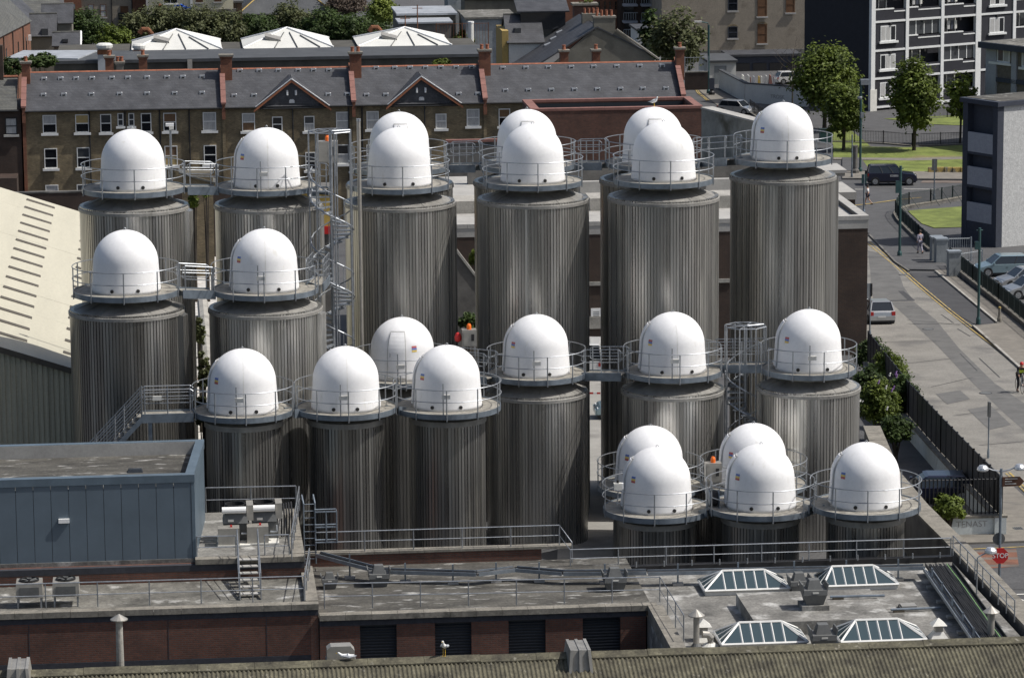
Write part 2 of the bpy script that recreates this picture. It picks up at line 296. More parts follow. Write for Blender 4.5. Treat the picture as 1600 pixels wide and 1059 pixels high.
def make_tank(cx, yb, d, rad, label, kind='cone', sticker=None, door=None, jb=False, gaps=(), seam=False, post0=0, duct=False, eye=True, mats='tank_clad', group=None, ring=RING):
    """cx, yb: foot of the dome's front in the picture; d: depth of the tank's axis; gaps: openings in the rail, degrees from the front to the right"""
    p = dpk(cx, yb, d - 1.41); c = p + _fh * 1.425; zt = p.z; g = gz(c.x, c.y) - .05
    t = thing('storage_tank', (c.x, c.y, g), label, 'tank', group)
    a = Vector((c.x, c.y, zt))
    # clad wall with standing ribs
    zb = zt - (.72 if kind == 'cone' else .40); n = round(2*math.pi*rad/.142); pr = []
    for k in range(n):
        for f, o in ((0,0),(.70,0),(.76,-.05),(.94,-.05)):
            th = 2*math.pi*(k+f)/n; pr.append(((rad+o)*math.cos(th), (rad+o)*math.sin(th)))
    MB().prism([(c.x+x, c.y+y) for x, y in pr], g, zb).build('shell', M[mats], t)
    if kind == 'cone':
        MB().lathe([(rad+.05,-.93),(rad+.05,-.80),(1.22,-.36),(1.22,-.34)], 56, a).build('roof_cone', M['tank_top'], t)
        lm = MB()
        for k in range(14):
            th = 2*math.pi*k/14 + .2
            lm.tube([a + Vector((1.24*math.cos(th), 1.24*math.sin(th), -.355)), a + Vector(((rad+.03)*math.cos(th), (rad+.03)*math.sin(th), -.795))], .012, 4)
        stuff(lm.build('roof_seams', M['tank_top'], t))
    else:
        MB().lathe([(rad+.05,-.62),(rad+.05,-.40),(1.22,-.30),(1.22,-.25)], 48, a).build('roof_cone', M['tank_top'], t)
    for me, nm in zip(ring_meshes(ring), ('neck','deck','deck_rim')): place(me, nm, a, t)
    dm = place(dome_me, 'dome', a, t)
    if eye: place(eye_me, 'lifting_eye', a + Vector((0,0,2.55)), dm)
    for sgn in (-.42, .38):
        th = sgn + random.uniform(-.12,.12) + YAW*0; r = dome_r(.17)
        place(hole_me, 'vent_hole', a + Vector((r*math.sin(th), -r*math.cos(th), .17)), dm, (0,0,th))
    if seam: place(seam_me, 'seam', a, dm)
    if sticker:
        s0 = R(-59 if door is None or door < -20 else 14); o = dome_patch(s0, s0+R(9.5), 1.24, 1.49, .008, 4, 3).xf(Matrix.Translation(a)).build('warning_sticker', sticker, dm)
    if door is not None:
        w = R(15); dome_patch(R(door)-w-.035, R(door)+w+.035, .12, 2.09, .045, 8, 12).xf(Matrix.Translation(a)).build('door_frame', M['door_frame'], dm); do = dome_patch(R(door)-w, R(door)+w, .16, 2.04, .075, 8, 12).xf(Matrix.Translation(a)).build('door', M['dome_white'], dm)
        return_door = do
        hr = dome_r(1.15)+.08; th = R(door)-w+.07
        MB().tube([a+Vector((hr*math.sin(th),-hr*math.cos(th),1.05)), a+Vector((hr*math.sin(th),-hr*math.cos(th),1.22))], .022, 5).build('door_handle', M['galv'], dm)
    # hand rail
    segs = []; gs = sorted(gaps); 
    if not gs: segs = [(0, 360)]
    else:
        for i, (c0, w0) in enumerate(gs):
            c1, w1 = gs[(i+1) % len(gs)]; e = c1 - w1 + (360 if i == len(gs)-1 else 0); segs.append((c0 + w0, e))
    for z, nm in ((1.05,'top_rail'),(.55,'middle_rail')):
        mb = MB()
        for s0, s1 in segs: mb.tube([a + Vector(q) for q in arc(ring+.03, z, R(s0), R(s1))], .021, 5)
        mb.build(nm, M['galv'], t)
    for s0, s1 in segs:
        k = max(2, round((s1-s0)/36)) if gs else 10
        for i in range(k+1 if gs else k):
            th = R(s0 + (s1-s0)*i/k) + (R(post0) if not gs else 0)
            place(post_me, 'rail_post', a + Vector(((ring+.035)*math.sin(th), -(ring+.035)*math.cos(th), .405)), t)
    if jb:
        for th, zz in ((R(-6),.78),):
            place(jbox_me, 'junction_box', a + Vector(((ring-.06)*math.sin(th), -(ring-.06)*math.cos(th), zz)), t)
            place(post_me, 'rail_post', a + Vector(((ring-.02)*math.sin(R(-9)), -(ring-.02)*math.cos(R(-9)), .68)), t)
    if duct:
        th = R(duct); u = Vector((math.sin(th), -math.cos(th), 0)); v = Vector((math.cos(th), math.sin(th), 0))
        q = Vector((c.x, c.y, 0)); i0, i1 = q + u*(rad-.1), q + u*(rad+.20)
        MB().prism([i0-v*.30, i1-v*.30, i1+v*.30, i0+v*.30], g, [zb-.1, zb-.24, zb-.24, zb-.1]).build('service_duct', M[mats], t)
    return t, a
TK = {}; mat('door_frame', (.42,.42,.41), .6, var=.1)
G_ = 'white domed storage tanks'
RR = {}
def tk(key, *a, **k): TK[key] = make_tank(*a, **k)[1]; RR[key] = k.get('ring', RING)
tk('T1', 203, 300.4, 148.5, 2.32, 'domed tank at far left in the back row, nearest the brick terrace and cream roof', duct=75, gaps=((88,11),), group=G_)
tk('T2', 414.5, 297.3, 149.4, 2.28, 'domed tank just left of the tall spiral stair, back row, blue yellow sticker', sticker=st_byr, jb=True, duct=110, gaps=((60,9),(272,11)), seam=True, group=G_, door=-97)
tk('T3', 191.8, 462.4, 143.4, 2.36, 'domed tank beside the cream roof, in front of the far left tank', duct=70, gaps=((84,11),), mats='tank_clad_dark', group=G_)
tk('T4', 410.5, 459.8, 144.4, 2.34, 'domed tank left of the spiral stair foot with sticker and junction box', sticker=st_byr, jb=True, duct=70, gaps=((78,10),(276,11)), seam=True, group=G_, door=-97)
tk('T5', 622.6, 294.7, 153.0, 2.42, 'front tank of the tall pair right of the spiral stair', duct=110, post0=0, group=G_)
tk('T6', 832.8, 289.3, 152.8, 2.42, 'front tank of the middle tall pair, below the red brick building', duct=110, group=G_)
tk('T7', 1038.9, 286.0, 152.4, 2.42, 'front tank of the right tall pair, left of the lone tall tank', duct=110, group=G_)
tk('T5b', 622.8, 267.0, 158.4, 2.42, 'rear tank of the tall pair right of the spiral stair, mostly hidden', door=0, group=G_)
tk('T6b', 823.8, 263.0, 158.2, 2.42, 'rear tank of the middle tall pair, dome showing to the upper left', door=-3, group=G_)
tk('T7b', 1022.8, 259.5, 158.0, 2.42, 'rear tank of the right tall pair with a gull on its dome', door=-3, group=G_, eye=False)
tk('T8', 1227.3, 253.5, 155.8, 2.36, 'lone tall domed tank by the street, farthest right of the back row', sticker=st_byr, duct=100, gaps=((268,12),), seam=True, group=G_, door=-97)
tk('M1', 627.5, 596.5, 147.8, 2.0, 'white domed tank whose door faces the camera, behind three front tanks', door=-14, jb=True, group=G_, sticker=st_rby)
tk('M2', 839.0, 592.0, 147.9, 2.16, 'domed tank in the middle row between door dome and walkway, red blue yellow sticker', sticker=st_rby, jb=True, gaps=((84,11),(290,10)), group=G_, door=-97, ring=2.08)
tk('M3', 1053.8, 588.6, 147.4, 2.16, 'domed tank in the middle row just left of the short spiral stair', sticker=st_rby, jb=True, gaps=((84,11),(276,11)), group=G_, door=-97, seam=True, ring=2.06)
tk('M4', 1268.0, 584.8, 146.6, 2.16, 'domed tank in the middle row farthest right, beside the green bushes', sticker=st_rby, jb=True, gaps=((282,11),), group=G_, door=-97, ring=1.98)
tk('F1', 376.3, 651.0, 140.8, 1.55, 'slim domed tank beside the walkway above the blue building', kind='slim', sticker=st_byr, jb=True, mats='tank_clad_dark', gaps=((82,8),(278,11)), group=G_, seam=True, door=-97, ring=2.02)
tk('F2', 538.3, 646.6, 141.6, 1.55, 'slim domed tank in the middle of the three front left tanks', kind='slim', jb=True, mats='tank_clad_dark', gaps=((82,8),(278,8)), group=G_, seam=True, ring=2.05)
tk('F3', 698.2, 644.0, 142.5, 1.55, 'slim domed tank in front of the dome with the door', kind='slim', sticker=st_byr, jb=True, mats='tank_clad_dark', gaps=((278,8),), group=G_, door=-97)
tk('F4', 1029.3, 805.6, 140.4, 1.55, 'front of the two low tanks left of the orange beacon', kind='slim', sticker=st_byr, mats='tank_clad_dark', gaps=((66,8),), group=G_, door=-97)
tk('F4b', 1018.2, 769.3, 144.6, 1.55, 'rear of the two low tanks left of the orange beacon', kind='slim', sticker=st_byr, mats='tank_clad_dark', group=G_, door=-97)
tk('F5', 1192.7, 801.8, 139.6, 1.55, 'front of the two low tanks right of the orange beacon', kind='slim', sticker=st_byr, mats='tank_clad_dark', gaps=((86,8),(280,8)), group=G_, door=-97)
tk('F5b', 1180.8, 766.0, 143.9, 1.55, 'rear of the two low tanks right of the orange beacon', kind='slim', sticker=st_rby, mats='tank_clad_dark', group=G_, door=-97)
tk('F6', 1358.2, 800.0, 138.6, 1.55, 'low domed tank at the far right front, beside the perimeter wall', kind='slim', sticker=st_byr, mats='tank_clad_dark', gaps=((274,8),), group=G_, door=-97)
# ================================================================== FRONT BUILDINGS
mat('blue_clad', (.115,.150,.182), .45, metal=.1, var=.10, scale=.7)
mat('blue_trim', (.13,.175,.215), .45, metal=.3, var=.15, scale=1.2)
mat('felt', (.125,.120,.104), .9, var=.55, scale=.9, spot=((.42,.415,.39), 1.3, .58), bump=.4, grain=.42)
mat('felt_dark', (.070,.066,.056), .9, var=.6, scale=.9, stretch=(.6,1.6,1), spot=((.38,.375,.35), 1.7, .585), bump=.4, grain=.45)
mat('felt_pale', (.165,.160,.145), .88, var=.55, scale=.7, spot=((.42,.415,.39), 1.0, .555), bump=.4, grain=.42)
mat('coping', (.20,.185,.155), .9, var=.25, scale=1.5, spot=((.10,.095,.08), 1.4, .58), bump=.2)
mat('mossy', (.070,.063,.045), .95, var=.5, scale=1.3, spot=((.26,.245,.20), 5, .63), c2=(.092,.085,.056), bump=.5, grain=.5)
mat('shutter', (.030,.036,.044), .5, metal=.3, var=.15)
mat('soldier', (.035,.037,.045), .85, var=.25, scale=6)
mat('cowl_grey', (.115,.118,.115), .6, var=.12)
mat('cable', (.015,.015,.016), .6, var=.2)
mat('cable_green', (.20,.36,.14), .5, var=.1)
mat('bar_white', (.66,.66,.63), .5, var=.10, scale=3)
mat('tray', (.23,.26,.29), .5, metal=.5, var=.25, scale=3)
glassmat('glass_roof', (.035,.060,.070), .12)
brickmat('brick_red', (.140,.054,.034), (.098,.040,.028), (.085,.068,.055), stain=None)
brickmat('brick_side', (.21,.085,.048), (.17,.07,.04), (.15,.12,.10))  # brick_red made lighter to paint sun on the side wall; also red road surfacing
PM = {}
def railing(name, label, pts, h=1.0, step=1.9, mids=1, r=.024, parent=None, cat='railing', m='galv', nposts=None, ends=True):
    pts = [Vector(p) for p in pts]
    t = parent or thing(name, pts[0], label, cat)
    T([p + Vector((0,0,h)) for p in pts], r, 6).build('top_rail', M[m], t)
    for k in range(mids): T([p + Vector((0,0,h*(k+1)/(mids+1))) for p in pts], r*.8, 5).build('middle_rail', M[m], t)
    if h not in PM: PM[h] = MB().tube([(0,0,0),(0,0,h)], r, 6).mesh('rail_post', M[m])[0]
    for a, b in zip(pts, pts[1:]):
        n = max(1, round((b-a).length/step))
        for i in range(n + (1 if b is pts[-1] else 0)):
            q = a.lerp(b, i/n); place(PM[h], 'rail_post', q + Vector((0,0,h/2)), t)
    return t
def coping_row(parent, x0, x1, y0, y1, z0, z1, L=1.0, axis='x', m='coping'):
    n = max(1, round(((x1-x0) if axis == 'x' else (y1-y0))/L)); me = None
    for i in range(n):
        if axis == 'x': s = (x1-x0)/n; bx = (x0+s*i+.006, x0+s*(i+1)-.006, y0, y1)
        else: s = (y1-y0)/n; bx = (x0, x1, y0+s*i+.006, y0+s*(i+1)-.006)
        if me is None: me, c = B(*bx, z0, z1).mesh('coping_stone', M[m])
        place(me, 'coping_stone', ((bx[0]+bx[1])/2, (bx[2]+bx[3])/2, (z0+z1)/2 + random.uniform(-.004,.004)), parent)

# ---- left brick block, lower roof
zc = 2.6; YL = hz(400, 946, zc).y; XLr = hz(498, 942, zc).x; XL0 = XLr - 14
Yb = hz(300, 908, 2.4).y; zu = 3.25
lb = thing('brick_building', (XLr-6, YL, 0), 'red brick building at lower left carrying the blue clad plant room', 'building')
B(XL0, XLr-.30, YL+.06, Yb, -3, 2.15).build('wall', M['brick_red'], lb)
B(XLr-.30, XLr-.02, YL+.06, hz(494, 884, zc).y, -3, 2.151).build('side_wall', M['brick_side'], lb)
B(XL0, XLr-.02, YL+.055, YL+.30, 2.153, 2.38).build('soldier_course', M['soldier'], lb)
coping_row(lb, XL0, XLr, YL-.02, YL+.42, 2.385, 2.6, .98)
B(XL0, XLr-.4, YL+.425, Yb-.002, 2.16, 2.40).build('roof_deck', M['felt'], lb)
Ys = hz(494, 884, zc).y
coping_row(lb, XLr-.46, XLr, YL+.425, Ys, 2.385, 2.62, 1.3, 'y')
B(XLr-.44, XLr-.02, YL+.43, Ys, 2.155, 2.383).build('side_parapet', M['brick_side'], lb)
# upper level
Xu1 = hz(477, 872, zu).x; Yu2 = hz(420, 800, zu).y
B(XL0, Xu1-.02, Yb, Yu2+.5, -3, zu-.22).build('upper_wall', M['brick_red'], lb)
B(XL0, Xu1-.01, Yb-.006, Yb+.25, zu-.45, zu-.215).build('upper_soldier_course', M['soldier'], lb)
coping_row(lb, hz(305, 875, zu).x, Xu1, Yb-.05, Yb+.40, zu-.20, zu, .98)
B(XL0, Xu1-.5, Yb+.402, Yu2+.5, zu-.218, zu-.06).build('upper_roof_deck', M['felt_pale'], lb)
coping_row(lb, Xu1-.5, Xu1, Yb+.41, Yu2+.5, zu-.21, zu+.02, 1.4, 'y')
B(XL0, XLr-.31, YL+.045, YL+.0595, atY(250, 1046, YL).z, atY(250, 1031, YL).z).build('soldier_course', M['soldier'], lb)
for px in (45, 263, 417): x = atY(px, 990, YL).x; B(x-.012, x+.012, YL+.05, YL+.0598, -2, 2.15).build('movement_joint', M['soldier'], lb)
# ---- blue plant room
zb0, zb1 = 2.75, 6.42
A0 = hz(303, 741, zb1); A1 = hz(318, 686, zb1); xl = A0.x - 8.6
bl = thing('plant_room', (A0.x-4, A0.y, zb0), 'dark blue metal clad plant room with a recessed flat roof', 'building')
yf, yk = A0.y, A1.y; xr0, xr1 = A0.x, A1.x
ins = .34
B(xl, xr0-.12, yf+.06, yk-.06, zb0, zb1-.62).build('core', M['concrete_dark'], bl)
MB().prism([(xr0-.13,yf+.07),(xr0-.06,yf+.07),(xr1-.06,yk-.07),(xr0-.13,yk-.07)], zb0, zb1-.62).build('core', M['concrete_dark'], bl)
pn = .655
for i in range(13):
    x1 = xr0 - .13 - i*pn; B(x1-pn+.018, x1, yf, yf+.055, zb0+.02, zb1-.30).build('panel', M['blue_clad'], bl)
L_ = (A1-A0); nside = 8
for i in range(nside):
    p, q = A0.lerp(A1, i/nside), A0.lerp(A1, (i+1)/nside - .006)
    MB().prism([(p.x-.055,p.y+.02),(p.x,p.y+.02),(q.x,q.y+.02),(q.x-.055,q.y+.02)], zb0+.02, zb1-.30).build('panel', M['blue_trim'], bl)  # paler than the front panels: sun on this side put into the colour
B(xr0-.115, xr0+.01, yf-.012, yf+.1, zb0, zb1-.298).build('corner_trim', M['blue_trim'], bl)
B(xl, xr0+.02, yf-.03, yf+ins, zb1-.29, zb1).build('fascia', M['blue_trim'], bl)
B(xl, xr1+.02, yk-.30, yk+.02, zb1-.29, zb1).build('fascia', M['blue_trim'], bl)
B(xl, xr1-.3, yk-.32, yk-.302, zb1-.60, zb1-.02).build('parapet_lining', M['concrete_pale'], bl)
MB().prism([(xr0-.32,yf+ins+.004),(xr0+.02,yf+ins+.004),(xr1+.02,yk-.304),(xr1-.32,yk-.304)], zb1-.29, zb1+.004).build('fascia', M['blue_trim'], bl)
MB().prism([(xl,yf+ins),(xr0-.3,yf+ins),(xr1-.3,yk-.31),(xl,yk-.31)], zb1-.61, zb1-.52).build('roof_deck', M['felt_dark'], bl)
p = hz(100, 813, 5.0); p = atY(100, 813, yf)
B(p.x-.20, p.x+.20, yf-.10, yf-.002, p.z-.08, p.z+.08).build('bulkhead_light', M['white_paint'], bl)
p = hz(211, 736, zb1-.5)
MB().hexa([(p.x-.3,p.y-.2,zb1-.52),(p.x+.3,p.y-.2,zb1-.52),(p.x+.3,p.y+.2,zb1-.52),(p.x-.3,p.y+.2,zb1-.52)],
          [(p.x-.24,p.y-.15,zb1-.40),(p.x+.24,p.y-.15,zb1-.40),(p.x+.24,p.y+.15,zb1-.40),(p.x-.24,p.y+.15,zb1-.40)]).build('roof_outlet', M['shutter'], bl)
# ---- condensers on the lower roof
def condenser(px, py, label):
    c = hz(px, py, 2.4); t = thing('air_conditioner', c, label, 'air conditioner', 'condensers below the blue wall')
    x, y, z = c
    for sx in (-.42,.42):
        for sy in (-.34,.34): B(x+sx-.03, x+sx+.03, y+sy-.03, y+sy+.03, z, z+.40).build('leg', M['galv'], t)
    MB().hexa([(x-.50,y-.44,z+.40),(x+.50,y-.44,z+.40),(x+.50,y+.44,z+.40),(x-.50,y+.44,z+.40)], [(x-.47,y-.41,z+.95),(x+.47,y-.41,z+.95),(x+.47,y+.41,z+.95),(x-.47,y+.41,z+.95)]).build('casing', M['steel_box'], t)
    B(x-.36, x+.36, y-.452, y-.43, z+.47, z+.80).build('grille', M['cowl_grey'], t)
    MB().lathe([(.36,.95),(.36,1.02),(.32,1.02),(.32,.96)], 20, (x,y,z)).build('fan_ring', M['black'], t)
    fb = MB()
    for k in range(5):
        th = 2*math.pi*k/5; fb.add([(x,y,z+.985),(x+.3*math.cos(th),y+.3*math.sin(th),z+.99),(x+.3*math.cos(th+.7),y+.3*math.sin(th+.7),z+1.005)], [(0,1,2)])
    stuff(fb.build('fan_blades', M['cowl_grey'], t)); MB().cyl((x,y), .07, z+.97, z+1.03, 10).build('fan_hub', M['rubber'], t)
condenser(47, 946, 'left of the two fan condensers on the roof below the blue wall')
condenser(104, 944, 'right of the two fan condensers on the roof below the blue wall')
# ---- chillers on the upper roof
def chiller(px, py, label):
    c = hz(px, py, zu-.06); x, y, z = c; t = thing('chiller', c, label, 'chiller', 'chillers on the upper roof')
    B(x-.62, x+.62, y-.9, y+.9, z+.02, z+.08).build('base_frame', M['off_white'], t)
    B(x-.60, x+.22, y-.85, y-.25, z+.09, z+.72).build('cabinet', M['steel_box'], t)
    B(x-.38, x+.62, y-.1, y+.8, z+.09, z+.75).build('frame_housing', M['cowl_grey'], t)
    MB().hexa([(x-.40,y-.20,z+.76),(x+.58,y-.20,z+.76),(x+.58,y+.8,z+.76),(x-.40,y+.8,z+.76)], [(x-.30,y-.05,z+1.18),(x+.50,y-.05,z+1.18),(x+.50,y+.75,z+1.18),(x-.30,y+.75,z+1.18)]).build('condenser', M['cowl_grey'], t)
    B(x+.52, x+.78, y-.12, y+.75, z+.85, z+1.45).build('side_casing', M['steel_box'], t)
    T([(x-.42,y-.15,z+1.28),(x+.50,y-.15,z+1.28)], .13, 12).build('header_pipe', M['white_paint'], t)
    MB().lathe([(.40,1.19),(.40,1.42),(.36,1.42),(.36,1.2)], 20, (x+.1,y+.4,z)).build('fan_ring', M['black'], t)
    T([(x+.3,y-.55,z+.45),(x+.55,y-.55,z+.45),(x+.55,y-.2,z+.6)], .04, 6).build('valve_pipe', M['galv'], t)
    B(x-.13, x-.05, y-.62, y-.54, z+.72, z+.80).build('valve', M['red'], t); B(x-.2, x+.02, y-.222, y-.20, z+.84, z+.93).build('name_plate', M['off_white'], t)
chiller(365, 846, 'left of the two chillers with fans on the upper roof')
chiller(410, 843, 'right of the two chillers with fans on the upper roof')
_pp = hz(447, 830, zu); t = thing('pipe_bundle', _pp, 'bundle of black insulated pipes rising beside the chillers', 'pipes')
for k in range(5):
    a = hz(440+k*4, 838-k, zu); T([a, a+Vector((.02,.1,.8)), a+Vector((.02,1.0,1.05))], .035, 6).build('pipe', M['cable'], t)
# rails of the roof levels
zr = zu - .06
railing('railing', 'galvanised railing at the back of the chiller roof beside the blue wall', [hz(322, 800, zr), hz(463, 797, zr)], 1.0, 1.7)
railing('railing', 'galvanised railing along the right edge of the chiller roof', [hz(463, 797, zr)+Vector((.12,-.1,0)), hz(452, 874, zr)+Vector((.1,.05,0))], 1.0, 1.3)
railing('railing', 'short railing between the blue wall and the roof steps', [hz(308, 872, zr), hz(369, 871, zr)], .85, 1.2)
railing('railing', 'short railing right of the roof steps', [hz(414, 870, zr), hz(452, 869, zr)], .85, .8)
railing('railing', 'long railing in front of the two condensers at lower left', [hz(-10, 954.5, 2.61)+Vector((0,.25,0)), hz(476, 940.5, 2.61)+Vector((0,.25,0))], .92, 1.92)
railing('railing', 'short side railing between the brick parapet and roof steps', [hz(477, 940, 2.61)+Vector((0,.3,0)), hz(484, 893, 2.61)], .92, 1.3)
# steps between the levels
s0, s1 = hz(375, 936, 2.41), hz(408, 936, 2.41); t = thing('roof_steps', s0, 'steel steps joining the lower roof to the chiller roof', 'steps')
ys, ye = s0.y, Yb - .05; ns = 6
for i in range(ns):
    f = (i+1)/ns; y = ys + (ye-ys)*f; z = 2.41 + (zu-2.41)*f
    B(s0.x+.03, s1.x-.03, y-.26, y+.02, z-.04, z).build('tread', M['concrete_pale'], t)
for x in (s0.x, s1.x):
    MB().hexa([(x-.02,ys-.1,2.41),(x+.02,ys-.1,2.41),(x+.02,ye+.1,zu-.1),(x-.02,ye+.1,zu-.1)], [(x-.02,ys-.1,2.56),(x+.02,ys-.1,2.56),(x+.02,ye+.1,zu+.08),(x-.02,ye+.1,zu+.08)]).build('stringer', M['galv'], t)
    T([(x,ys-.1,2.41),(x,ys-.1,3.40),(x,ye+.4,zu+1.02),(x,ye+.4,zu-.05)], .024, 6).build('hand_rail', M['galv'], t)
    T([(x,ys-.1,2.95),(x,ye+.4,zu+.55)], .02, 5).build('middle_rail', M['galv'], t)
# caged ladder beside the chiller roof
a = hz(497, 880, 2.2); t = thing('caged_ladder', a, 'galvanised ladder with safety hoops at the corner of chiller roof', 'ladder')
lx, ly = a.x, a.y
for dx in (-.22, .22): T([(lx+dx-.3, ly, 2.2), (lx+dx-.3, ly, 4.6), (lx+dx-.35, ly+.35, 4.85), (lx+dx-.35, ly+.7, 4.6)], .03, 6).build('stile', M['galv_blue'], t)
for k in range(9): T([(lx-.52, ly, 2.4+k*.27), (lx-.08, ly, 2.4+k*.27)], .016, 5).build('rung', M['galv_blue'], t)
for z in (3.15, 3.75, 4.35):
    T([(lx-.1,ly-.05,z),(lx+.72,ly-.05,z),(lx+.72,ly-.5,z),(lx-.1,ly-.5,z)], .03, 5).build('hoop', M['galv_blue'], t)
for dx in (.32, .72): T([(lx+dx,ly-.5,3.12),(lx+dx,ly-.5,4.38)], .028, 5).build('cage_bar', M['galv_blue'], t)

# ---- middle block with shutters
zm = 2.2; YM = hz(760, 953, zm).y; XM1 = hz(1010, 945, zm).x; XM0 = XLr + .01; zf = 1.98
mbk = thing('shuttered_building', ((XM0+XM1)/2, YM, 0), 'low red brick building with four dark roller shutters and flat roof', 'building')
sh = [(563,620),(680,737),(795,853),(911,970)]; xs = [(atY(a, 990, YM).x, atY(b, 990, YM).x) for a, b in sh]
zs = atY(700, 973, YM).z; edges = [XM0] + [v for p in xs for v in p] + [XM1]
for i in range(0, len(edges), 2): B(edges[i], edges[i+1], YM+.08, YM+.4, -3, zs).build('wall', M['brick_red'], mbk)
for a, b in xs:
    mb = MB(); n = 26; z0 = -1.2; s = (zs-z0)/n
    for k in range(n): mb.add([(a,YM+.26,z0+k*s),(b,YM+.26,z0+k*s),(b,YM+.22,z0+k*s+s*.7),(a,YM+.22,z0+k*s+s*.7),(b,YM+.26,z0+(k+1)*s),(a,YM+.26,z0+(k+1)*s)], [(0,1,2,3),(3,2,4,5)])
    mb.build('roller_shutter', M['shutter'], mbk)
B(XM0, XM1, YM+.072, YM+.40, zs+.002, zm-.21).build('soldier_course', M['soldier'], mbk)
coping_row(mbk, XM0, XM1+.4, YM-.02, YM+.44, zm-.205, zm, .92)
YMb = hz(700, 879, zf).y
B(XM0, XM1+.3, YM+.442, YMb, zf-.5, zf).build('roof_deck', M['felt_dark'], mbk)
B(XM0-.3, XM1-3.0, YMb, YMb+.35, -3, zf+.45).build('back_parapet', M['brick_red'], mbk)
xb1 = hz(900, 862, zf+.55).x
coping_row(mbk, XLr-.4, xb1, YMb-.04, YMb+.42, zf+.452, zf+.55, 1.0)
railing('railing', 'railing on the back parapet of the shuttered building', [(hz(494, 866, zf+.56).x, YMb+.05, zf+.56), (hz(879, 862, zf+.56).x, YMb+.05, zf+.56), (hz(886, 862, zf).x, YMb-.55, zf)], .80, 1.95)
railing('railing', 'front railing on the roof of the shuttered building', [hz(507, 951, 2.21), hz(1031, 940, 2.21), (XM1+.62, YM-5.2, 2.21)], .95, 1.85)
def cowl(px, py, z, s, label, curb=False):
    c = hz(px, py, z); x, y, z = c; t = thing('roof_cowl', c, label, 'roof vent', 'dark grey roof cowls')
    def fr(w0, w1, z0, z1, d0=None, d1=None):
        d0 = d0 or w0; d1 = d1 or w1
        return MB().hexa([(x-w0*s,y-d0*s,z+z0*s),(x+w0*s,y-d0*s,z+z0*s),(x+w0*s,y+d0*s,z+z0*s),(x-w0*s,y+d0*s,z+z0*s)], [(x-w1*s,y-d1*s,z+z1*s),(x+w1*s,y-d1*s,z+z1*s),(x+w1*s,y+d1*s,z+z1*s),(x-w1*s,y+d1*s,z+z1*s)])
    b = 0
    if curb: B(x-.55*s,x+.55*s,y-.5*s,y+.5*s,z,z+.2*s).build('curb', M['felt_pale'], t); b = .2
    fr(.34,.46, b, b+.42).build('throat', M['cowl_grey'], t)
    fr(.48,.46, b+.42, b+.62).build('bowl_rim', M['cowl_grey'], t)
    fr(.30,.20, b+.62, b+.98).build('hood', M['cowl_grey'], t)
    B(x-.12*s,x+.12*s,y-.492*s,y-.470*s,z+(b+.49)*s,z+(b+.55)*s).build('name_plate', M['off_white'], t)
    for sg in (-1,1): MB().hexa([(x+sg*.44*s-.02,y-.42*s,z+(b+.42)*s),(x+sg*.44*s+.02,y-.42*s,z+(b+.42)*s),(x+sg*.44*s+.02,y+.42*s,z+(b+.42)*s),(x+sg*.44*s-.02,y+.42*s,z+(b+.42)*s)], [(x+sg*.52*s-.02,y-.42*s,z+(b+.86)*s),(x+sg*.52*s+.02,y-.42*s,z+(b+.86)*s),(x+sg*.52*s+.02,y+.42*s,z+(b+.86)*s),(x+sg*.52*s-.02,y+.42*s,z+(b+.86)*s)]).build('wind_baffle', M['cowl_grey'], t)
cowl(515, 918, zf, .62, 'small dark roof cowl beside the brick side wall')
cowl(592, 914, zf, .82, 'dark roof cowl under the bend of the cable tray')
cowl(960, 921, zf, .88, 'dark roof cowl near the right end of the shuttered roof')

# ---- cable tray
def tray(name, label, pts, w, cables=3, m='tray', feet=True, zfl=None):
    t = thing(name, pts[0], label, 'cable tray'); P = [Vector(p) for p in pts]
    for a, b in zip(P, P[1:]):
        d = (b-a); d.z = 0; d.normalize(); nx = Vector((-d.y, d.x, 0))*w/2; up = Vector((0,0,.14))
        MB().hexa([a-nx, b-nx, b+nx, a+nx], [a-nx+Vector((0,0,.02)), b-nx+Vector((0,0,.02)), b+nx+Vector((0,0,.02)), a+nx+Vector((0,0,.02))]).build('tray_base', M[m], t)
        for sg in (-1, 1):
            o = nx*sg; q = nx.normalized()*.015
            MB().hexa([a+o-q, b+o-q, b+o+q, a+o+q], [a+o-q+up, b+o-q+up, b+o+q+up, a+o+q+up]).build('tray_side', M[m], t)
        if feet:
            n = max(1, round((b-a).length/2.4))
            for i in range(n):
                c = a.lerp(b, (i+.5)/n)
                B(c.x-.03, c.x+.03, c.y-.03, c.y+.03, zfl, c.z+.4).build('stand', M['galv_blue'], t); B(c.x-.2, c.x+.2, c.y-.12, c.y+.12, zfl+.004, zfl+.1).build('foot', M['concrete_pale'], t)
    for k in range(cables):
        off = (k+.5)/cables - .5; Q = []
        for i, p in enumerate(P):
            d = (P[min(i+1,len(P)-1)] - P[max(i-1,0)]); d.z = 0; d.normalize(); nx = Vector((-d.y, d.x, 0))
            Q.append(p + nx*off*w*.8 + Vector((0,0,.05+.02*(k%2))))
        S = []
        for a, b in zip(Q, Q[1:]):
            n = max(2, int((b-a).length/1.2))
            S += [a.lerp(b, i/n) + Vector((random.uniform(-.02,.02), random.uniform(-.03,.03), random.uniform(0,.03))) for i in range(n)]
        T(S + [Q[-1]], .024, 5).build('cable', M['cable_green'] if k == cables-2 and cables > 6 else M['cable'], t)
    return t
zt = 2.35
tray('cable_tray', 'galvanised cable tray bending down across the shuttered roof', [hz(497, 868, 2.75), hz(596, 894, zt), hz(745, 898, zt), hz(805, 891, zt), hz(880, 897, zt), hz(1010, 896, zt)], .42, 4, zfl=zf)
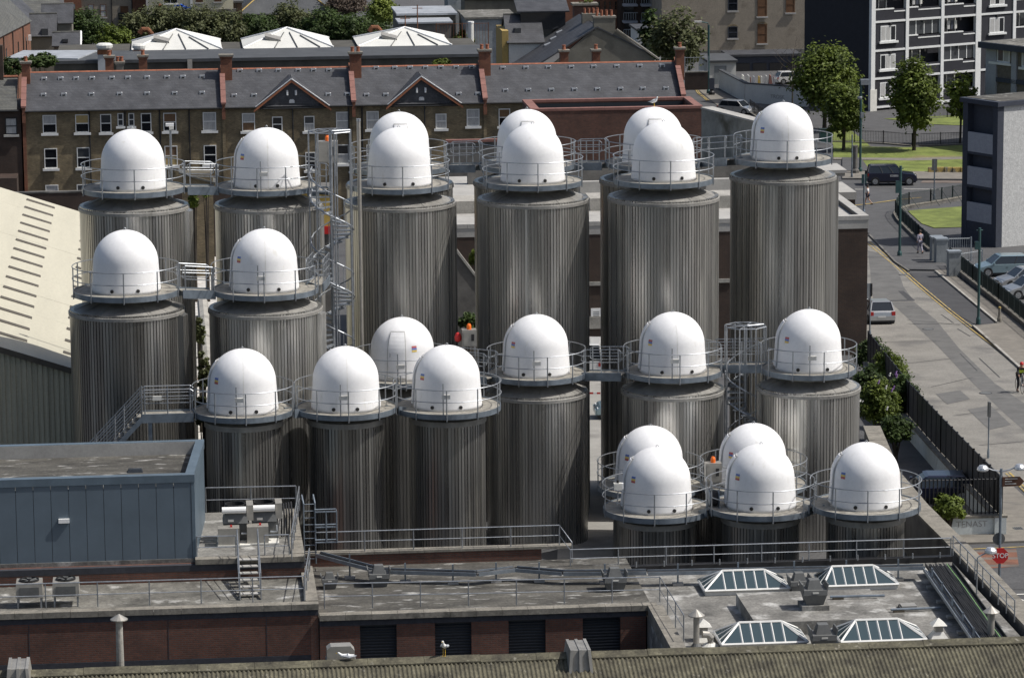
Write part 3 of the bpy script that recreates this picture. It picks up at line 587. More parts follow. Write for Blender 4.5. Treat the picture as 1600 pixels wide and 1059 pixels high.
tray('cable_tray', 'long cable tray along the back of the skylight roof', [hz(1012, 897, 2.15), hz(1200, 893, 2.15), hz(1444, 888, 2.15)], .40, 4, zfl=1.7)
tray('cable_tray', 'wide tray of black cables along the right edge of the skylight roof', [hz(1467, 884, 2.0), hz(1556, 1008, 2.0)], 1.05, 11, m='cable', feet=False)
tray('cable_tray', 'narrow steel tray beside the black cables on the skylight roof', [hz(1449, 892, 2.1), hz(1530, 1010, 2.1)], .30, 2, zfl=1.7)

# ---- skylight roof
zR = 1.7; rb = [hz(1022, 888, zR), hz(1478, 878, zR)]
YR1 = rb[1].y; XR0 = XM1 + .05; XR1 = hz(1490, 880, zR).x; YR0 = YR1 - 13
sk = thing('flat_roof_building', ((XR0+XR1)/2, YR1-4, 0), 'low building with a grey weathered roof and four glazed skylights', 'building')
B(XR0, XR1, YR0, YR1, -3, zR).build('roof_deck', M['felt_pale'], sk)
B(XR0+.004, XR0+.55, YR0, YM-.024, zR, 2.19).build('side_parapet', M['coping'], sk)
B(XR0-2.6, XR1, YR1, YR1+.3, -3, zR+.22).build('back_curb', M['black'], sk)
for i in range(12):
    x = XR0 + .5 + i*(XR1-XR0-1)/11; T([(x, YR1-.05, zR+.2), (x, YR1-.05, zR+.42)], .03, 5).build('curb_bracket', M['galv'], sk)
bp = [hz(1150, 926, zR+.5), hz(1372, 920, zR+.5), hz(1400, 968, zR+.5), hz(1165, 973, zR+.5)]
x0, x1, y0, y1 = bp[0].x, bp[2].x-.05, bp[3].y, bp[0].y
B(x0, x1, y0, y1, zR, zR+.5).build('raised_deck', M['felt_pale'], sk)
railing('railing', 'long railing in front of the low right tanks', [(hz(890, 884, zR+.22).x, YR1+.12, zR+.22), (hz(1491, 874, zR+.22).x, YR1+.12, zR+.22)], .72, 1.95)
railing('railing', 'railing along the perimeter wall beside the black cables', [(XR1+.05, YR1+.12, zR+.22), (XR1+.05, YR1-10, zR+.22)], .80, 1.3)
def skylight(pxl, pxr, yf, yb, ridge_l, ridge_r, z, label):
    """picture x of the front base corners, y of front and back base lines, picture x of the ridge ends"""
    a, b = hz(pxl, yf, z), hz(pxr, yf, z); yk = hz((pxl+pxr)/2, yb, z).y; y0 = (a.y+b.y)/2
    x0, x1 = a.x, b.x; zt = z + .20; zp = z + .74; ym = (y0+yk)/2
    rl, rr = hz(ridge_l, yf, z).x, hz(ridge_r, yf, z).x
    t = thing('skylight', ((x0+x1)/2, ym, z), label, 'skylight', 'white framed hipped skylights')
    B(x0+.03, x1-.03, y0+.03, yk-.03, z, zt).build('curb', M['off_white'], t)
    C = [Vector((x0,y0,zt)), Vector((x1,y0,zt)), Vector((x1,yk,zt)), Vector((x0,yk,zt))]; r0, r1 = Vector((rl,ym,zp)), Vector((rr,ym,zp))
    def bar(p, q, r=.035): T([p, q], r, 4).build('glazing_bar', M['bar_white'], t)
    for p, q in ((C[0],C[1]),(C[1],C[2]),(C[2],C[3]),(C[3],C[0]),(C[0],r0),(C[3],r0),(C[1],r1),(C[2],r1)): bar(p, q, .048)
    T([r0, r1], .055, 6).build('ridge_bar', M['bar_white'], t)
    n = 4
    for e0, e1 in ((C[0],C[1]),(C[2],C[3])):
        top = (r0, r1) if e0 is C[0] else (r1, r0)
        B0 = [e0] + [Vector((top[0].lerp(top[1], i/n).x, e0.y, zt)) for i in range(n+1)] + [e1]; T0 = [None] + [top[0].lerp(top[1], i/n) for i in range(n+1)] + [None]
        for i in range(1, n+2): bar(B0[i], T0[i])
        for i in range(1, n+1): MB().slab([B0[i], B0[i+1], T0[i+1], T0[i]], .012).build('pane', M['glass_roof'], t)
        MB().slab([B0[0], B0[1], T0[1]], .012).build('pane', M['glass_roof'], t); MB().slab([B0[n+1], B0[n+2], T0[n+1]], .012).build('pane', M['glass_roof'], t)
    for e0, e1, rp in ((C[1],C[2],r1),(C[3],C[0],r0)):
        pr = [e0, e0.lerp(e1,.33), e0.lerp(e1,.67), e1]
        for i in range(3): MB().slab([pr[i], pr[i+1], rp], .012).build('pane', M['glass_roof'], t)
        bar(pr[1], rp, .022); bar(pr[2], rp, .022)
skylight(1100, 1236, 929, 911, 1133, 1200, zR, 'skylight nearest the shuttered roof, back row')
skylight(1284, 1406, 922, 904, 1305, 1371, zR, 'skylight in the back row beside the black cables')
skylight(1126, 1264, 1013, 992, 1160, 1228, zR, 'front skylight beside the mushroom flue, cut by the mossy ridge')
skylight(1312, 1450, 1009, 988, 1343, 1411, zR, 'front skylight at right beside the white pyramid vent')
cowl(1176, 912, zR, .01, 'x') if False else None
cowl(1248, 925, zR, .80, 'dark roof cowl between the two back skylights')
cowl(1271, 949, zR+.5, .92, 'dark roof cowl on a square curb on the raised deck', curb=True)
cowl(1285, 1012, zR, .92, 'dark roof cowl between the two front skylights')
def flue(px, py, z, h, r, label, capw=.3, m='steel_box'):
    c = hz(px, py, z); t = thing('flue_pipe', c, label, 'flue')
    MB().cyl(c, r, z, z+h, 14).build('pipe', M[m], t); MB().lathe([(capw,h+.02),(capw,h+.05),(.02,h+.26)], 14, (c.x,c.y,z)).build('rain_cap', M[m], t)
    MB().lathe([(r*1.8,0),(r*1.1,.14)], 14, (c.x,c.y,z)).build('collar', M['cowl_grey'], t)
    for k in range(3):
        th = k*2.1; T([(c.x+r*.9*math.cos(th), c.y+r*.9*math.sin(th), z+h-.1), (c.x+r*1.2*math.cos(th), c.y+r*1.2*math.sin(th), z+h+.05)], .014, 4).build('cap_stay', M['galv'], t)
flue(1088, 1010, zR, 1.12, .11, 'grey mushroom capped flue on the left of the skylight roof')
flue(1548, 1006, zR+.0, 1.15, .13, 'flue with conical cap at right end of the cable tray')
def pyramid_vent(px, py, z, label, h=.55):
    c = hz(px, py, z); x, y = c.x, c.y; t = thing('pyramid_vent', c, label, 'roof vent')
    MB().hexa([(x-.34,y-.3,z),(x+.34,y-.3,z),(x+.34,y+.3,z),(x-.34,y+.3,z)], [(x-.16,y-.16,z+.25),(x+.16,y-.16,z+.25),(x+.16,y+.16,z+.25),(x-.16,y+.16,z+.25)]).build('base', M['off_white'], t)
    B(x-.14,x+.14,y-.14,y+.14,z+.25,z+h-.02).build('neck', M['steel_box'], t)
    MB().hexa([(x-.27,y-.27,z+h),(x+.27,y-.27,z+h),(x+.27,y+.27,z+h),(x-.27,y+.27,z+h)], [(x-.02,y-.02,z+h+.24),(x+.02,y-.02,z+h+.24),(x+.02,y+.02,z+h+.24),(x-.02,y+.02,z+h+.24)]).build('cap', M['off_white'], t)
pyramid_vent(1099, 1000, zR, 'small grey pyramid vent behind the mushroom flue')
pyramid_vent(1466, 996, zR, 'white pyramid vent between skylight and cable tray', .50)
c = hz(1110, 1008, zR); t = thing('elbow_vent', c, 'grey elbow vent beside the mushroom flue', 'roof vent')
T([c, c+Vector((0,0,.3)), c+Vector((-.1,-.03,.42)), c+Vector((-.3,-.05,.44))], .13, 10).build('duct', M['steel_box'], t); MB().lathe([(.3,0),(.16,.1)], 12, c).build('flashing', M['off_white'], t)
c = hz(1419, 950, zR); t = thing('access_hatch', c, 'small square metal hatch lying on the skylight roof', 'hatch')
B(c.x-.33, c.x+.33, c.y-.3, c.y+.3, zR, zR+.10).build('frame', M['felt_pale'], t); B(c.x-.28, c.x+.28, c.y-.25, c.y+.25, zR+.10, zR+.15).build('lid', M['steel_box'], t)
for i, (x0_, y0_, x1_, y1_, lab) in enumerate(((1297, 936, 1382, 934, 'grey conduit lying across the raised roof deck'), (1392, 956, 1470, 953, 'grey conduit lying between hatch and cable tray'))):
    z = zR + (.5 if i == 0 else 0); a, b = hz(x0_, y0_, z), hz(x1_, y1_, z); t = thing('conduit', a, lab, 'conduit')
    T([a+Vector((0,0,.1)), b+Vector((0,0,.1))], .05, 8).build('pipe', M['galv_blue'], t)
    B(a.x+.1, a.x+.5, a.y-.08, a.y+.08, z, z+.06).build('support', M['soil'], t)
# ---- perimeter wall right of the roof, continuing up the yard side
def wallrun(name, label, pts, w, z1s, z0, m, mc, cat='wall', L=1.5):
    t = thing(name, pts[0], label, cat); P = [Vector((p[0],p[1],0)) for p in pts]
    for i, (a, b) in enumerate(zip(P, P[1:])):
        d = (b-a).normalized(); nx = Vector((d.y,-d.x,0))*w/2; za, zb_ = z1s[i], z1s[i+1]
        MB().prism([a-nx*.86, b-nx*.86, b+nx*.86, a+nx*.86], [z0]*4, [za-.12, zb_-.12, zb_-.12, za-.12]).build('wall_body', M[m], t)
        n = max(1, round((b-a).length/L))
        for k in range(n):
            p, q = a.lerp(b, k/n), a.lerp(b, (k+1)/n-.008/ (b-a).length*1); zp, zq = za+(zb_-za)*k/n, za+(zb_-za)*(k+1)/n
            e = random.uniform(-.006,.006)
            MB().prism([p-nx, q-nx, q+nx, p+nx], [zp-.118, zq-.118, zq-.118, zp-.118], [zp+e, zq+e, zq+e, zp+e]).build('coping_stone', M[mc], t)
    return t
Xw = XR1 + .62
w0, w1 = hz(1608, 990, zR+.25), hz(1392, 735, zR+.25)
wallrun('perimeter_wall', 'old concrete topped yard wall between the tanks and the street', [(Xw, YR1-11, 0), (Xw, YR1+.3, 0), (hz(1436, 790, zR+.25).x, hz(1436, 790, zR+.25).y, 0), (w1.x, w1.y, 0), (hz(1362, 668, 1.2).x, hz(1362, 668, 1.2).y, 0)], .80, [zR+.30, zR+.30, zR+.28, zR+.2, 1.3], -3, 'concrete_dark', 'coping', L=1.1)

# ---- mossy corrugated roof along the bottom of the view
zq = 3.8; q0, q1 = hz(54, 1045, zq), hz(1600, 994, zq); YQ = (q0.y+q1.y)/2; xa, xb = q0.x-4, q1.x+4
fr = thing('corrugated_roof', ((xa+xb)/2, YQ, zq), 'mossy corrugated sheet roof with a capped ridge along the bottom edge', 'roof')
sl = .30; run = 5.0; n = int((xb-xa)/.146); mb = MB(); prof = []
for k in range(n):
    for f in range(4):
        prof.append((xa + (k+f/4)*.146, .040*math.sin(2*math.pi*f/4)))
for sgn, nm in ((-1,'front_slope'),(1,'back_slope')):
    vs = []; fs = []; m_ = len(prof)
    for i in range(4):
        y = YQ + sgn*run*i/3
        vs += [(x, y, zq - .10 - sl*run*i/3 + h) for x, h in prof]
    for i in range(3): fs += [((i*m_+k), (i*m_+k+1), ((i+1)*m_+k+1), ((i+1)*m_+k))[::(-1 if sgn < 0 else 1)] for k in range(m_-1)]
    MB().add(vs, fs).build(nm, M['mossy'], fr, smooth=True)
nr = 22
for i in range(nr):
    a, b = xa+(xb-xa)*i/nr, xa+(xb-xa)*(i+1)/nr-.01; e = random.uniform(-.012,.012)
    MB().add([(a,YQ-.34,zq-.14+e),(b,YQ-.34,zq-.14+e),(b,YQ,zq+e),(a,YQ,zq+e),(b,YQ+.34,zq-.14+e),(a,YQ+.34,zq-.14+e),(a,YQ-.34,zq-.19+e),(b,YQ-.34,zq-.19+e),(b,YQ+.34,zq-.19+e),(a,YQ+.34,zq-.19+e)],
             [(0,1,2,3),(3,2,4,5),(6,7,1,0),(5,4,8,9),(0,3,5,9,6),(1,7,8,4,2)]).build('ridge_cap', M['mossy'], fr)
B(xa, xb, YQ-run, YQ+run, -3, zq-sl*run-.2).build('wall', M['concrete_dark'], fr)
def ridge_vent(px, py, label):
    c = atY(px, py, YQ); x = c.x; t = thing('ridge_ventilator', (x, YQ, zq), label, 'roof vent', 'metal ridge ventilators')
    MB().hexa([(x-.42,YQ-1.0,zq-.45),(x+.42,YQ-1.0,zq-.45),(x+.42,YQ+.6,zq-.3),(x-.42,YQ+.6,zq-.3)], [(x-.30,YQ-.9,zq+.28),(x+.30,YQ-.9,zq+.28),(x+.30,YQ+.4,zq+.28),(x-.30,YQ+.4,zq+.28)]).build('housing', M['tank_top'], t)
    for dx in (-.36,.0,.36): MB().hexa([(x+dx-.05,YQ-1.1,zq-.48),(x+dx+.05,YQ-1.1,zq-.48),(x+dx+.05,YQ+.62,zq-.34),(x+dx-.05,YQ+.62,zq-.34)], [(x+dx*.8-.05,YQ-.98,zq+.31),(x+dx*.8+.05,YQ-.98,zq+.31),(x+dx*.8+.05,YQ+.45,zq+.31),(x+dx*.8-.05,YQ+.45,zq+.31)]).build('rib', M['steel_box'] if dx > .1 else M['tank_top'], t)
ridge_vent(30, 1046, 'metal ventilator on the mossy ridge at the lower left corner')
ridge_vent(902, 1014, 'metal ventilator on the mossy ridge near the middle')
c = atY(188, 1040, YQ+1.2); c.z = zq-.6
t = thing('flue_pipe', c, 'tall concrete coloured flue with conical cap before the brick wall', 'flue')
hfl = atY(182, 968, YQ+1.2).z - c.z
MB().lathe([(.135,0),(.11,hfl)], 14, c).build('pipe', M['concrete'], t); MB().lathe([(.29,hfl),(.29,hfl+.03),(.02,hfl+.20)], 14, c).build('rain_cap', M['steel_box'], t)
c = atY(532, 1020, YQ+1.0); t = thing('vent_housing', c, 'grey box vent with chamfered top behind the mossy ridge', 'roof vent')
MB().prism([(c.x-.46,0),(c.x+.46,0),(c.x+.46,.30),(c.x+.33,.46),(c.x-.33,.46),(c.x-.46,.36)], 0, .5).xf(Matrix(((1,0,0,0),(0,0,1,YQ+.75),(0,1,0,c.z-.16),(0,0,0,1)))).build('casing', M['steel_box'], t)
B(c.x-.5, c.x+.5, YQ+.72, YQ+1.28, c.z-.5, c.z-.162).build('curb', M['cowl_grey'], t)
# ================================================================== WALKWAYS, STAIRS
def walkway(label, a, b, w=.8, step=1.0, drop=.30, rails=True, mids=1):
    a, b = Vector(a), Vector(b); t = thing('walkway', a, label, 'walkway'); d = (b-a); d.z = 0; d.normalize(); nx = Vector((-d.y, d.x, 0))*w/2; up = Vector((0,0,1))
    MB().hexa([a-nx-up*.04, b-nx-up*.04, b+nx-up*.04, a+nx-up*.04], [a-nx, b-nx, b+nx, a+nx]).build('walkway_deck', M['deck'], t)
    for sg in (-1, 1):
        o = nx*sg; q = nx.normalized()*.03
        MB().hexa([a+o-q-up*drop, b+o-q-up*drop, b+o+q-up*drop, a+o+q-up*drop], [a+o-q+up*.06, b+o-q+up*.06, b+o+q+up*.06, a+o+q+up*.06]).build('side_beam', M['galv_blue'], t)
        if rails:
            c = [a+o, b+o]; h = 1.05; e = d*.12
            for z0, z1 in ((h, .50),):
                T([a+o+e+up*z1, a+o+up*(z1+.08), a+o+up*(z0-.08), a+o+e+up*z0, b+o-e+up*z0, b+o+up*(z0-.08), b+o+up*(z1+.08), b+o-e+up*z1, a+o+e+up*z1], .021, 5).build('guard_rail', M['galv'], t)
            T([a+o+up*.78, b+o+up*.78], .016, 5).build('middle_rail', M['galv'], t)
            n = max(1, round((b-a).length/step))
            for i in range(n+1): q_ = (a+o+e).lerp(b+o-e, i/n); place(post_me, 'rail_post', q_ + up*.41, t)
    return t
def rim_pt(key, deg, r=None): a = TK[key]; th = R(deg); r = RR[key] + .02 if r is None else r - 2.16 + RR[key]; return a + Vector((r*math.sin(th), -r*math.cos(th), 0))
walkway('walkway joining the two back left tanks', rim_pt('T1', 88), rim_pt('T2', 272))
walkway('walkway joining the two tanks below them at left', rim_pt('T3', 84), rim_pt('T4', 276))
walkway('walkway between the middle row tanks left of the short spiral stair', rim_pt('M2', 84), rim_pt('M3', 276))
walkway('walkway behind the short spiral stair', rim_pt('M3', 122), rim_pt('M4', 238))
walkway('walkway from the door dome to the tank at its right', rim_pt('M1', 98), rim_pt('M2', 290))
walkway('long walkway reaching the lone tall tank by the street', rim_pt('T7b', 96), rim_pt('T8', 268), step=1.4)
walkway('walkway between left and middle rear tall tanks', rim_pt('T5b', 92), rim_pt('T6b', 268))
walkway('walkway between middle and right rear tall tanks', rim_pt('T6b', 92), rim_pt('T7b', 268))
walkway('short bridge between the first and second slim front tanks', rim_pt('F1', 82, 2.0), rim_pt('F2', 278, 2.0), rails=False, w=.6)
walkway('short bridge between the second and third slim front tanks', rim_pt('F2', 82, 2.0), rim_pt('F3', 278, 2.0), rails=False, w=.6)
walkway('short bridge between the low tanks beside the hose reel', rim_pt('F4', 66, 2.0), rim_pt('F5', 280, 2.0), rails=False, w=.6)
walkway('short bridge between the low tanks at the far right', rim_pt('F5', 86, 2.0), rim_pt('F6', 274, 2.0), rails=False, w=.6)
# landing and stair at the left
la = rim_pt('F1', 278); lz = la.z; lb_ = Vector((dpk(222, 640, 140.3).x, la.y, lz))
walkway('stair landing above the blue building at left of slim tank', lb_, la, step=1.2)
st = thing('steel_stair', lb_, 'galvanised stair climbing behind the blue building to the tank decks', 'stairs')
foot = Vector((dpk(138, 690, 140.3).x, la.y, lz - 2.3)); ns = 12
for sg in (-.4, .4):
    o = Vector((0, sg, 0)); a, b = lb_+o, foot+o; u1 = Vector((0,0,1))
    MB().hexa([a+u1*-.28+Vector((0,-.025,0)), b+u1*-.28+Vector((0,-.025,0)), b+u1*-.28+Vector((0,.025,0)), a+u1*-.28+Vector((0,.025,0))], [a+Vector((0,-.025,0)), b+Vector((0,-.025,0)), b+Vector((0,.025,0)), a+Vector((0,.025,0))]).build('stringer', M['galv_blue'], st)
    for h in (1.05, .8, .5, .22): T([a+u1*h, b+u1*h], .02, 5).build('hand_rail', M['galv'], st)
    for f in (0, .33, .5, .85): place(post_me, 'rail_post', a.lerp(b, f)+u1*.42, st)
    T([b+u1*1.05, b+Vector((-.75,0,1.05)), b+Vector((-.85,0,.95)), b+Vector((-.85,0,.2))], .021, 5).build('hand_rail', M['galv'], st)
for i in range(ns):
    c = lb_.lerp(foot, (i+.5)/ns); B(c.x-.14, c.x+.14, c.y-.38, c.y+.38, c.z-.02, c.z+.02).build('tread', M['deck'], st)
p = lb_.lerp(la, .15); B(p.x-.08, p.x+.08, p.y-.36, p.y+.36, gz(p.x,p.y), p.z-.3).build('support_column', M['galv_blue'], st)
p = lb_.lerp(la, .3); B(p.x-.18, p.x+.18, p.y-.46, p.y-.38, p.z+.62, p.z+.80).build('junction_box', M['off_white'], st)
def spiral(name, label, px, ytop, d, r, zland, zbot, nposts=7, turns_h=2.9, ph=0.0, hand=1):
    p = dpk(px, ytop, d); c = Vector((p.x, p.y, 0)); ztop = p.z
    t = thing(name, (c.x, c.y, zbot), label, 'stairs')
    MB().cyl(c, .075, zbot, ztop+.05, 12).build('center_pole', M['galv'], t)
    up = Vector((0,0,1))
    for k in range(nposts):
        th = 2*math.pi*k/nposts + .35; T([c+Vector((r*math.cos(th), r*math.sin(th), zbot)), c+Vector((r*math.cos(th), r*math.sin(th), ztop))], .032, 6).build('cage_post', M['galv'], t)
        T([c+up*ztop, c+Vector((r*math.cos(th), r*math.sin(th), ztop))], .022, 5).build('top_spoke', M['galv'], t)
    T([c+Vector((r*math.cos(2*math.pi*k/nposts+.35), r*math.sin(2*math.pi*k/nposts+.35), ztop)) for k in range(nposts)], .026, 5, closed=True).build('top_ring', M['galv'], t)
    rise = .205; n = int((zland-zbot)/rise); dth = 2*math.pi*rise/turns_h*hand
    mb, _c = MB().add([(0.07,-.06,-.05),(r-.02,-.22,-.05),(r-.02,.22,-.05),(.07,.06,-.05),(0.07,-.06,0),(r-.02,-.22,0),(r-.02,.22,0),(.07,.06,0)], [(0,3,2,1),(4,5,6,7),(0,1,5,4),(1,2,6,5),(2,3,7,6),(3,0,4,7)]).mesh('tread', M['galv'], False, False)
    for i in range(n):
        th = ph + i*dth; place(mb, 'tread', c + up*(zland - i*rise), t, (0,0,th))
    for hh, rr in ((1.0, .034), (.02, .050)):
        T([c + Vector(((r-.02)*math.cos(ph+i*dth), (r-.02)*math.sin(ph+i*dth), zland - i*rise + hh)) for i in range(n)], rr, 5).build('helical_rail', M['galv'], t)
    for i in range(0, n, 2):
        th = ph + i*dth; q = c + Vector(((r-.02)*math.cos(th), (r-.02)*math.sin(th), zland-i*rise))
        T([q, q+up], .016, 4).build('baluster', M['galv'], t)
    return c
z2 = TK['T2'].z; c1 = spiral('spiral_stair', 'tall galvanised spiral stair in an open cage of posts, left of tall tanks', 516, 205, 147.0, .93, z2, gz(0,147)-.2, 7, 2.9, R(150))
walkway('landing from the tall spiral stair to the back tank at left', rim_pt('T2', 60), c1 + Vector((-.3, .75, z2)), w=.7, step=.8)
walkway('landing from the tall spiral stair to the lower tank at left', rim_pt('T4', 108), c1 + Vector((-.5, -.7, TK['T4'].z)), w=.7, step=.6)
c2 = spiral('spiral_stair', 'short galvanised spiral stair between the middle row tanks', 1165, 509, 147.4, .90, TK['M3'].z, gz(0,147)-.2, 8, 2.9, R(35))
T5p = dpk(560, 190, 150.2); T5q = Vector((T5p.x, T5p.y, gz(T5p.x, T5p.y)))
t = thing('vent_mast', T5q, 'tall grey pipe rising just right of the tall spiral stair', 'pipe'); T([T5q, T5p], .085, 10).build('pipe', M['steel_box'], t); T([T5p, T5p+Vector((0,0,.12))], .10, 10).build('cap', M['galv'], t)
# floodlight mast behind the far left tank
p = dpk(266, 198, 151.6); q = Vector((p.x, p.y, gz(p.x, p.y))); t = thing('floodlight_mast', q, 'slim mast with two small lamps behind the far left tank', 'mast')
T([q, p], .05, 8).build('mast', M['galv'], t); B(p.x-.20,p.x+.16,p.y-.1,p.y+.1,p.z+.02,p.z+.14).build('lamp_head', M['white_paint'], t); B(p.x-.05,p.x+.15,p.y-.16,p.y-.04,p.z-.12,p.z+.0).build('lamp_head', M['off_white'], t)
# control cabinets with beacons
def cabinet(px, py, d, label, w=.62, h=.75, m='steel_box', red=False, legs=.9, wid=.45):
    p = dpk(px, py, d); t = thing('control_cabinet', p - Vector((0,0,legs)), label, 'cabinet'); x, y, z = p
    for dx in (-w*.4, w*.4): T([(x+dx,y,z-legs),(x+dx,y,z)], .03, 5).build('leg', M['galv'], t)
    B(x-w/2, x+w/2, y-wid/2, y+wid/2, z, z+h).build('case', M[m], t)
    B(x-w/2+.06, x+w/2-.06, y-wid/2-.02, y-wid/2-.002, z+.06, z+h-.06).build('case_door', M[m], t)
    B(x+w*.12, x+w*.32, y-wid/2-.045, y-wid/2-.022, z+h*.35, z+h*.75).build('panel_window', M['rubber'], t)
    MB().lathe([(.10,h),(.10,h+.16),(.06,h+.24)], 12, (x,y,z)).build('beacon', M['orange'], t)
    if red: MB().lathe([(.02,h*.2),(.14,h*.3),(.16,h*.55),(.10,h*.75),(.02,h*.8)], 12, (x-w*.75,y+.1,z)).build('siren', M['red'], t)
cabinet(733, 540, 149.2, 'grey cabinet with orange beacon and red siren behind the middle dome', .62, .72, red=True)
cabinet(1114, 752, 142.2, 'steel cabinet with orange beacon between the low tank pairs', .66, .80)
p = dpk(520, 236, 151.6); 
cabinet(512, 254, 151.8, 'grey cabinet with orange beacon behind the tall spiral stair', .9, .95, legs=.6)
# hose reel between the low tanks
p = dpk(1115, 795, 139.6); t = thing('hose_reel', p, 'black hose reel on a steel post between low tanks', 'hose reel')
T([p+Vector((-.13,0,.45)), p+Vector((.13,0,.45))], .30, 18).build('hose', M['rubber'], t)
for dx in (-.18,.18): T([p+Vector((dx-.02,0,.45)), p+Vector((dx+.02,0,.45))], .34, 18).build('reel_flange', M['galv_blue'], t)
B(p.x-.25, p.x+.25, p.y-.1, p.y+.1, p.z-.05, p.z+.08).build('stand', M['galv'], t)
p = dpk(966, 765, 139.0); t = thing('gauge_box', p, 'pale instrument box clamped to the rail of the low left tank', 'instrument box')
B(p.x-.18,p.x+.14,p.y-.12,p.y+.12,p.z,p.z+.28).build('case', M['off_white'], t); B(p.x+.14,p.x+.2,p.y-.12,p.y+.05,p.z+.05,p.z+.28).build('case_door', M['white_paint'], t); T([p+Vector((-.05,0,-.6)), p], .025, 5).build('clamp_post', M['galv'], t); T([p+Vector((-.02,0,.28)), p+Vector((-.02,0,.4))], .05, 8).build('gland', M['rubber'], t)

# ================================================================== CREAM WAREHOUSE AT LEFT
mat('cream_roof', (.47,.445,.35), .7, var=.06, scale=.35, stretch=(3,.3,1), spot=((.46,.43,.34), .5, .62))
mat('cream_wall', (.42,.40,.30), .75, metal=.0, var=.2, scale=1.0, stretch=(2.5,2.5,.15))
mat('slot_dark', (.085,.075,.058), .7, var=.2)
p0 = dpk(107, 574, 150); Yg = p0.y; sl_ = .335
def rz(x): return p0.z - sl_*(x - p0.x)
XE = p0.x + .25; XW = XE - 16; Yfar = CAM.y + ray(60,311).y*((p0.z + sl_*p0.x - CAM.z)/(ray(60,311).z + sl_*ray(60,311).x))
wh = thing('warehouse', (XE-8, Yg, gz(XE,Yg)), 'long cream metal warehouse with dark roof slots at the left edge', 'warehouse')
n = int((XE-XW)/.23); pts = []
for k in range(n):
    x = XE - k*.23
    pts += [(x, Yg), (x-.08, Yg), (x-.11, Yg+.045), (x-.20, Yg+.045)]
pts += [(XW, Yg+.05), (XW, Yg+.3), (XE, Yg+.3)]
MB().prism(pts, gz(XE,Yg)-1, [rz(q[0])-.12 for q in pts]).build('gable_wall', M['cream_wall'], wh)
B(XE-.3, XE, Yg+.31, Yfar, gz(XE,Yfar)-1, rz(XE)-.12).build('side_wall', M['cream_wall'], wh)
nb = 9
for i in range(nb):                                             # roof sheets laid side by side
    ya, yb_ = Yg-.12+(Yfar-Yg+.12)*i/nb, Yg-.12+(Yfar-Yg+.12)*(i+1)/nb-.015; e = random.uniform(0,.006)
    MB().hexa([(XW,ya,rz(XW)-.10),(XE+.2,ya,rz(XE+.2)-.10),(XE+.2,yb_,rz(XE+.2)-.10),(XW,yb_,rz(XW)-.10)], [(XW,ya,rz(XW)+e),(XE+.2,ya,rz(XE+.2)+e),(XE+.2,yb_,rz(XE+.2)+e),(XW,yb_,rz(XW)+e)]).build('roof_sheet', M['cream_roof'], wh)
MB().hexa([(XW,Yg-.16,rz(XW)-.22),(XE+.2,Yg-.16,rz(XE+.2)-.22),(XE+.2,Yg-.125,rz(XE+.2)-.22),(XW,Yg-.125,rz(XW)-.22)], [(XW,Yg-.16,rz(XW)+.04),(XE+.2,Yg-.16,rz(XE+.2)+.04),(XE+.2,Yg-.125,rz(XE+.2)+.04),(XW,Yg-.125,rz(XW)+.04)]).build('verge_trim', M['slot_dark'], wh)
def roofpt(x, y):
    r = ray(x, y); s = (p0.z + sl_*p0.x - CAM.z) / (r.z + sl_*r.x); return CAM + r*s
a, b = roofpt(87, 326), roofpt(41, 533); xr_ = (a.x+b.x)/2; xl_ = (roofpt(42.5,311).x + roofpt(0,461.5).x)/2
for i in range(17):
    y = a.y + (b.y-a.y)*i/14; 
    for x0_, x1_ in ((xl_, xr_), (xr_+1.55, xr_+3.0)):
        if x1_ > XE + .1: x1_ = XE + .1
        if x0_ > x1_ - .1 or y < Yg+.3: continue
        MB().hexa([(x0_,y-.25,rz(x0_)+.004),(x1_,y-.25,rz(x1_)+.004),(x1_,y+.25,rz(x1_)+.004),(x0_,y+.25,rz(x0_)+.004)], [(x0_+.02,y-.22,rz(x0_)+.05),(x1_-.02,y-.22,rz(x1_)+.05),(x1_-.02,y+.22,rz(x1_)+.05),(x0_+.02,y+.22,rz(x0_)+.05)]).build('roof_slot', M['slot_dark'], wh)
# ================================================================== BRICK TERRACE
brickmat('brick_stock', (.28,.215,.120), (.185,.142,.080), (.12,.105,.075), blend=.75)
brickmat('brick_terra', (.23,.075,.035), (.17,.055,.028), (.14,.10,.07))
brickmat('brick_dark', (.055,.032,.022), (.04,.026,.02), (.06,.045,.035))
brickmat('slate', (.066,.068,.074), (.050,.052,.058), (.030,.031,.034), bw=.30, bh=.18, ms=.008, rough=.6, blend=.7)
brickmat('slate_old', (.105,.105,.092), (.080,.082,.078), (.05,.05,.046), bw=.36, bh=.22, ms=.012, rough=.75, blend=.6)
mat('terracotta', (.27,.10,.055), .8, var=.25, scale=3)
mat('coping_red', (.22,.105,.085), .8, var=.2, scale=1.5)
mat('gutter', (.014,.015,.016), .6, var=.2)
mat('lead', (.62,.63,.63), .6, var=.2, scale=3)
mat('sash', (.70,.70,.67), .5, var=.08, scale=4)
mat('curtain', (.38,.38,.37), .9, var=.25, scale=3, stretch=(5,5,.4))
mat('blind_tan', (.36,.27,.12), .9, var=.12)
mat('blind_brown', (.15,.09,.05), .9, var=.15)
mat('barge', (.33,.125,.06), .7, var=.2, scale=3)
glassmat('glass_dark', (.012,.014,.017), .08)
glassmat('glass_grey', (.05,.055,.06), .10)
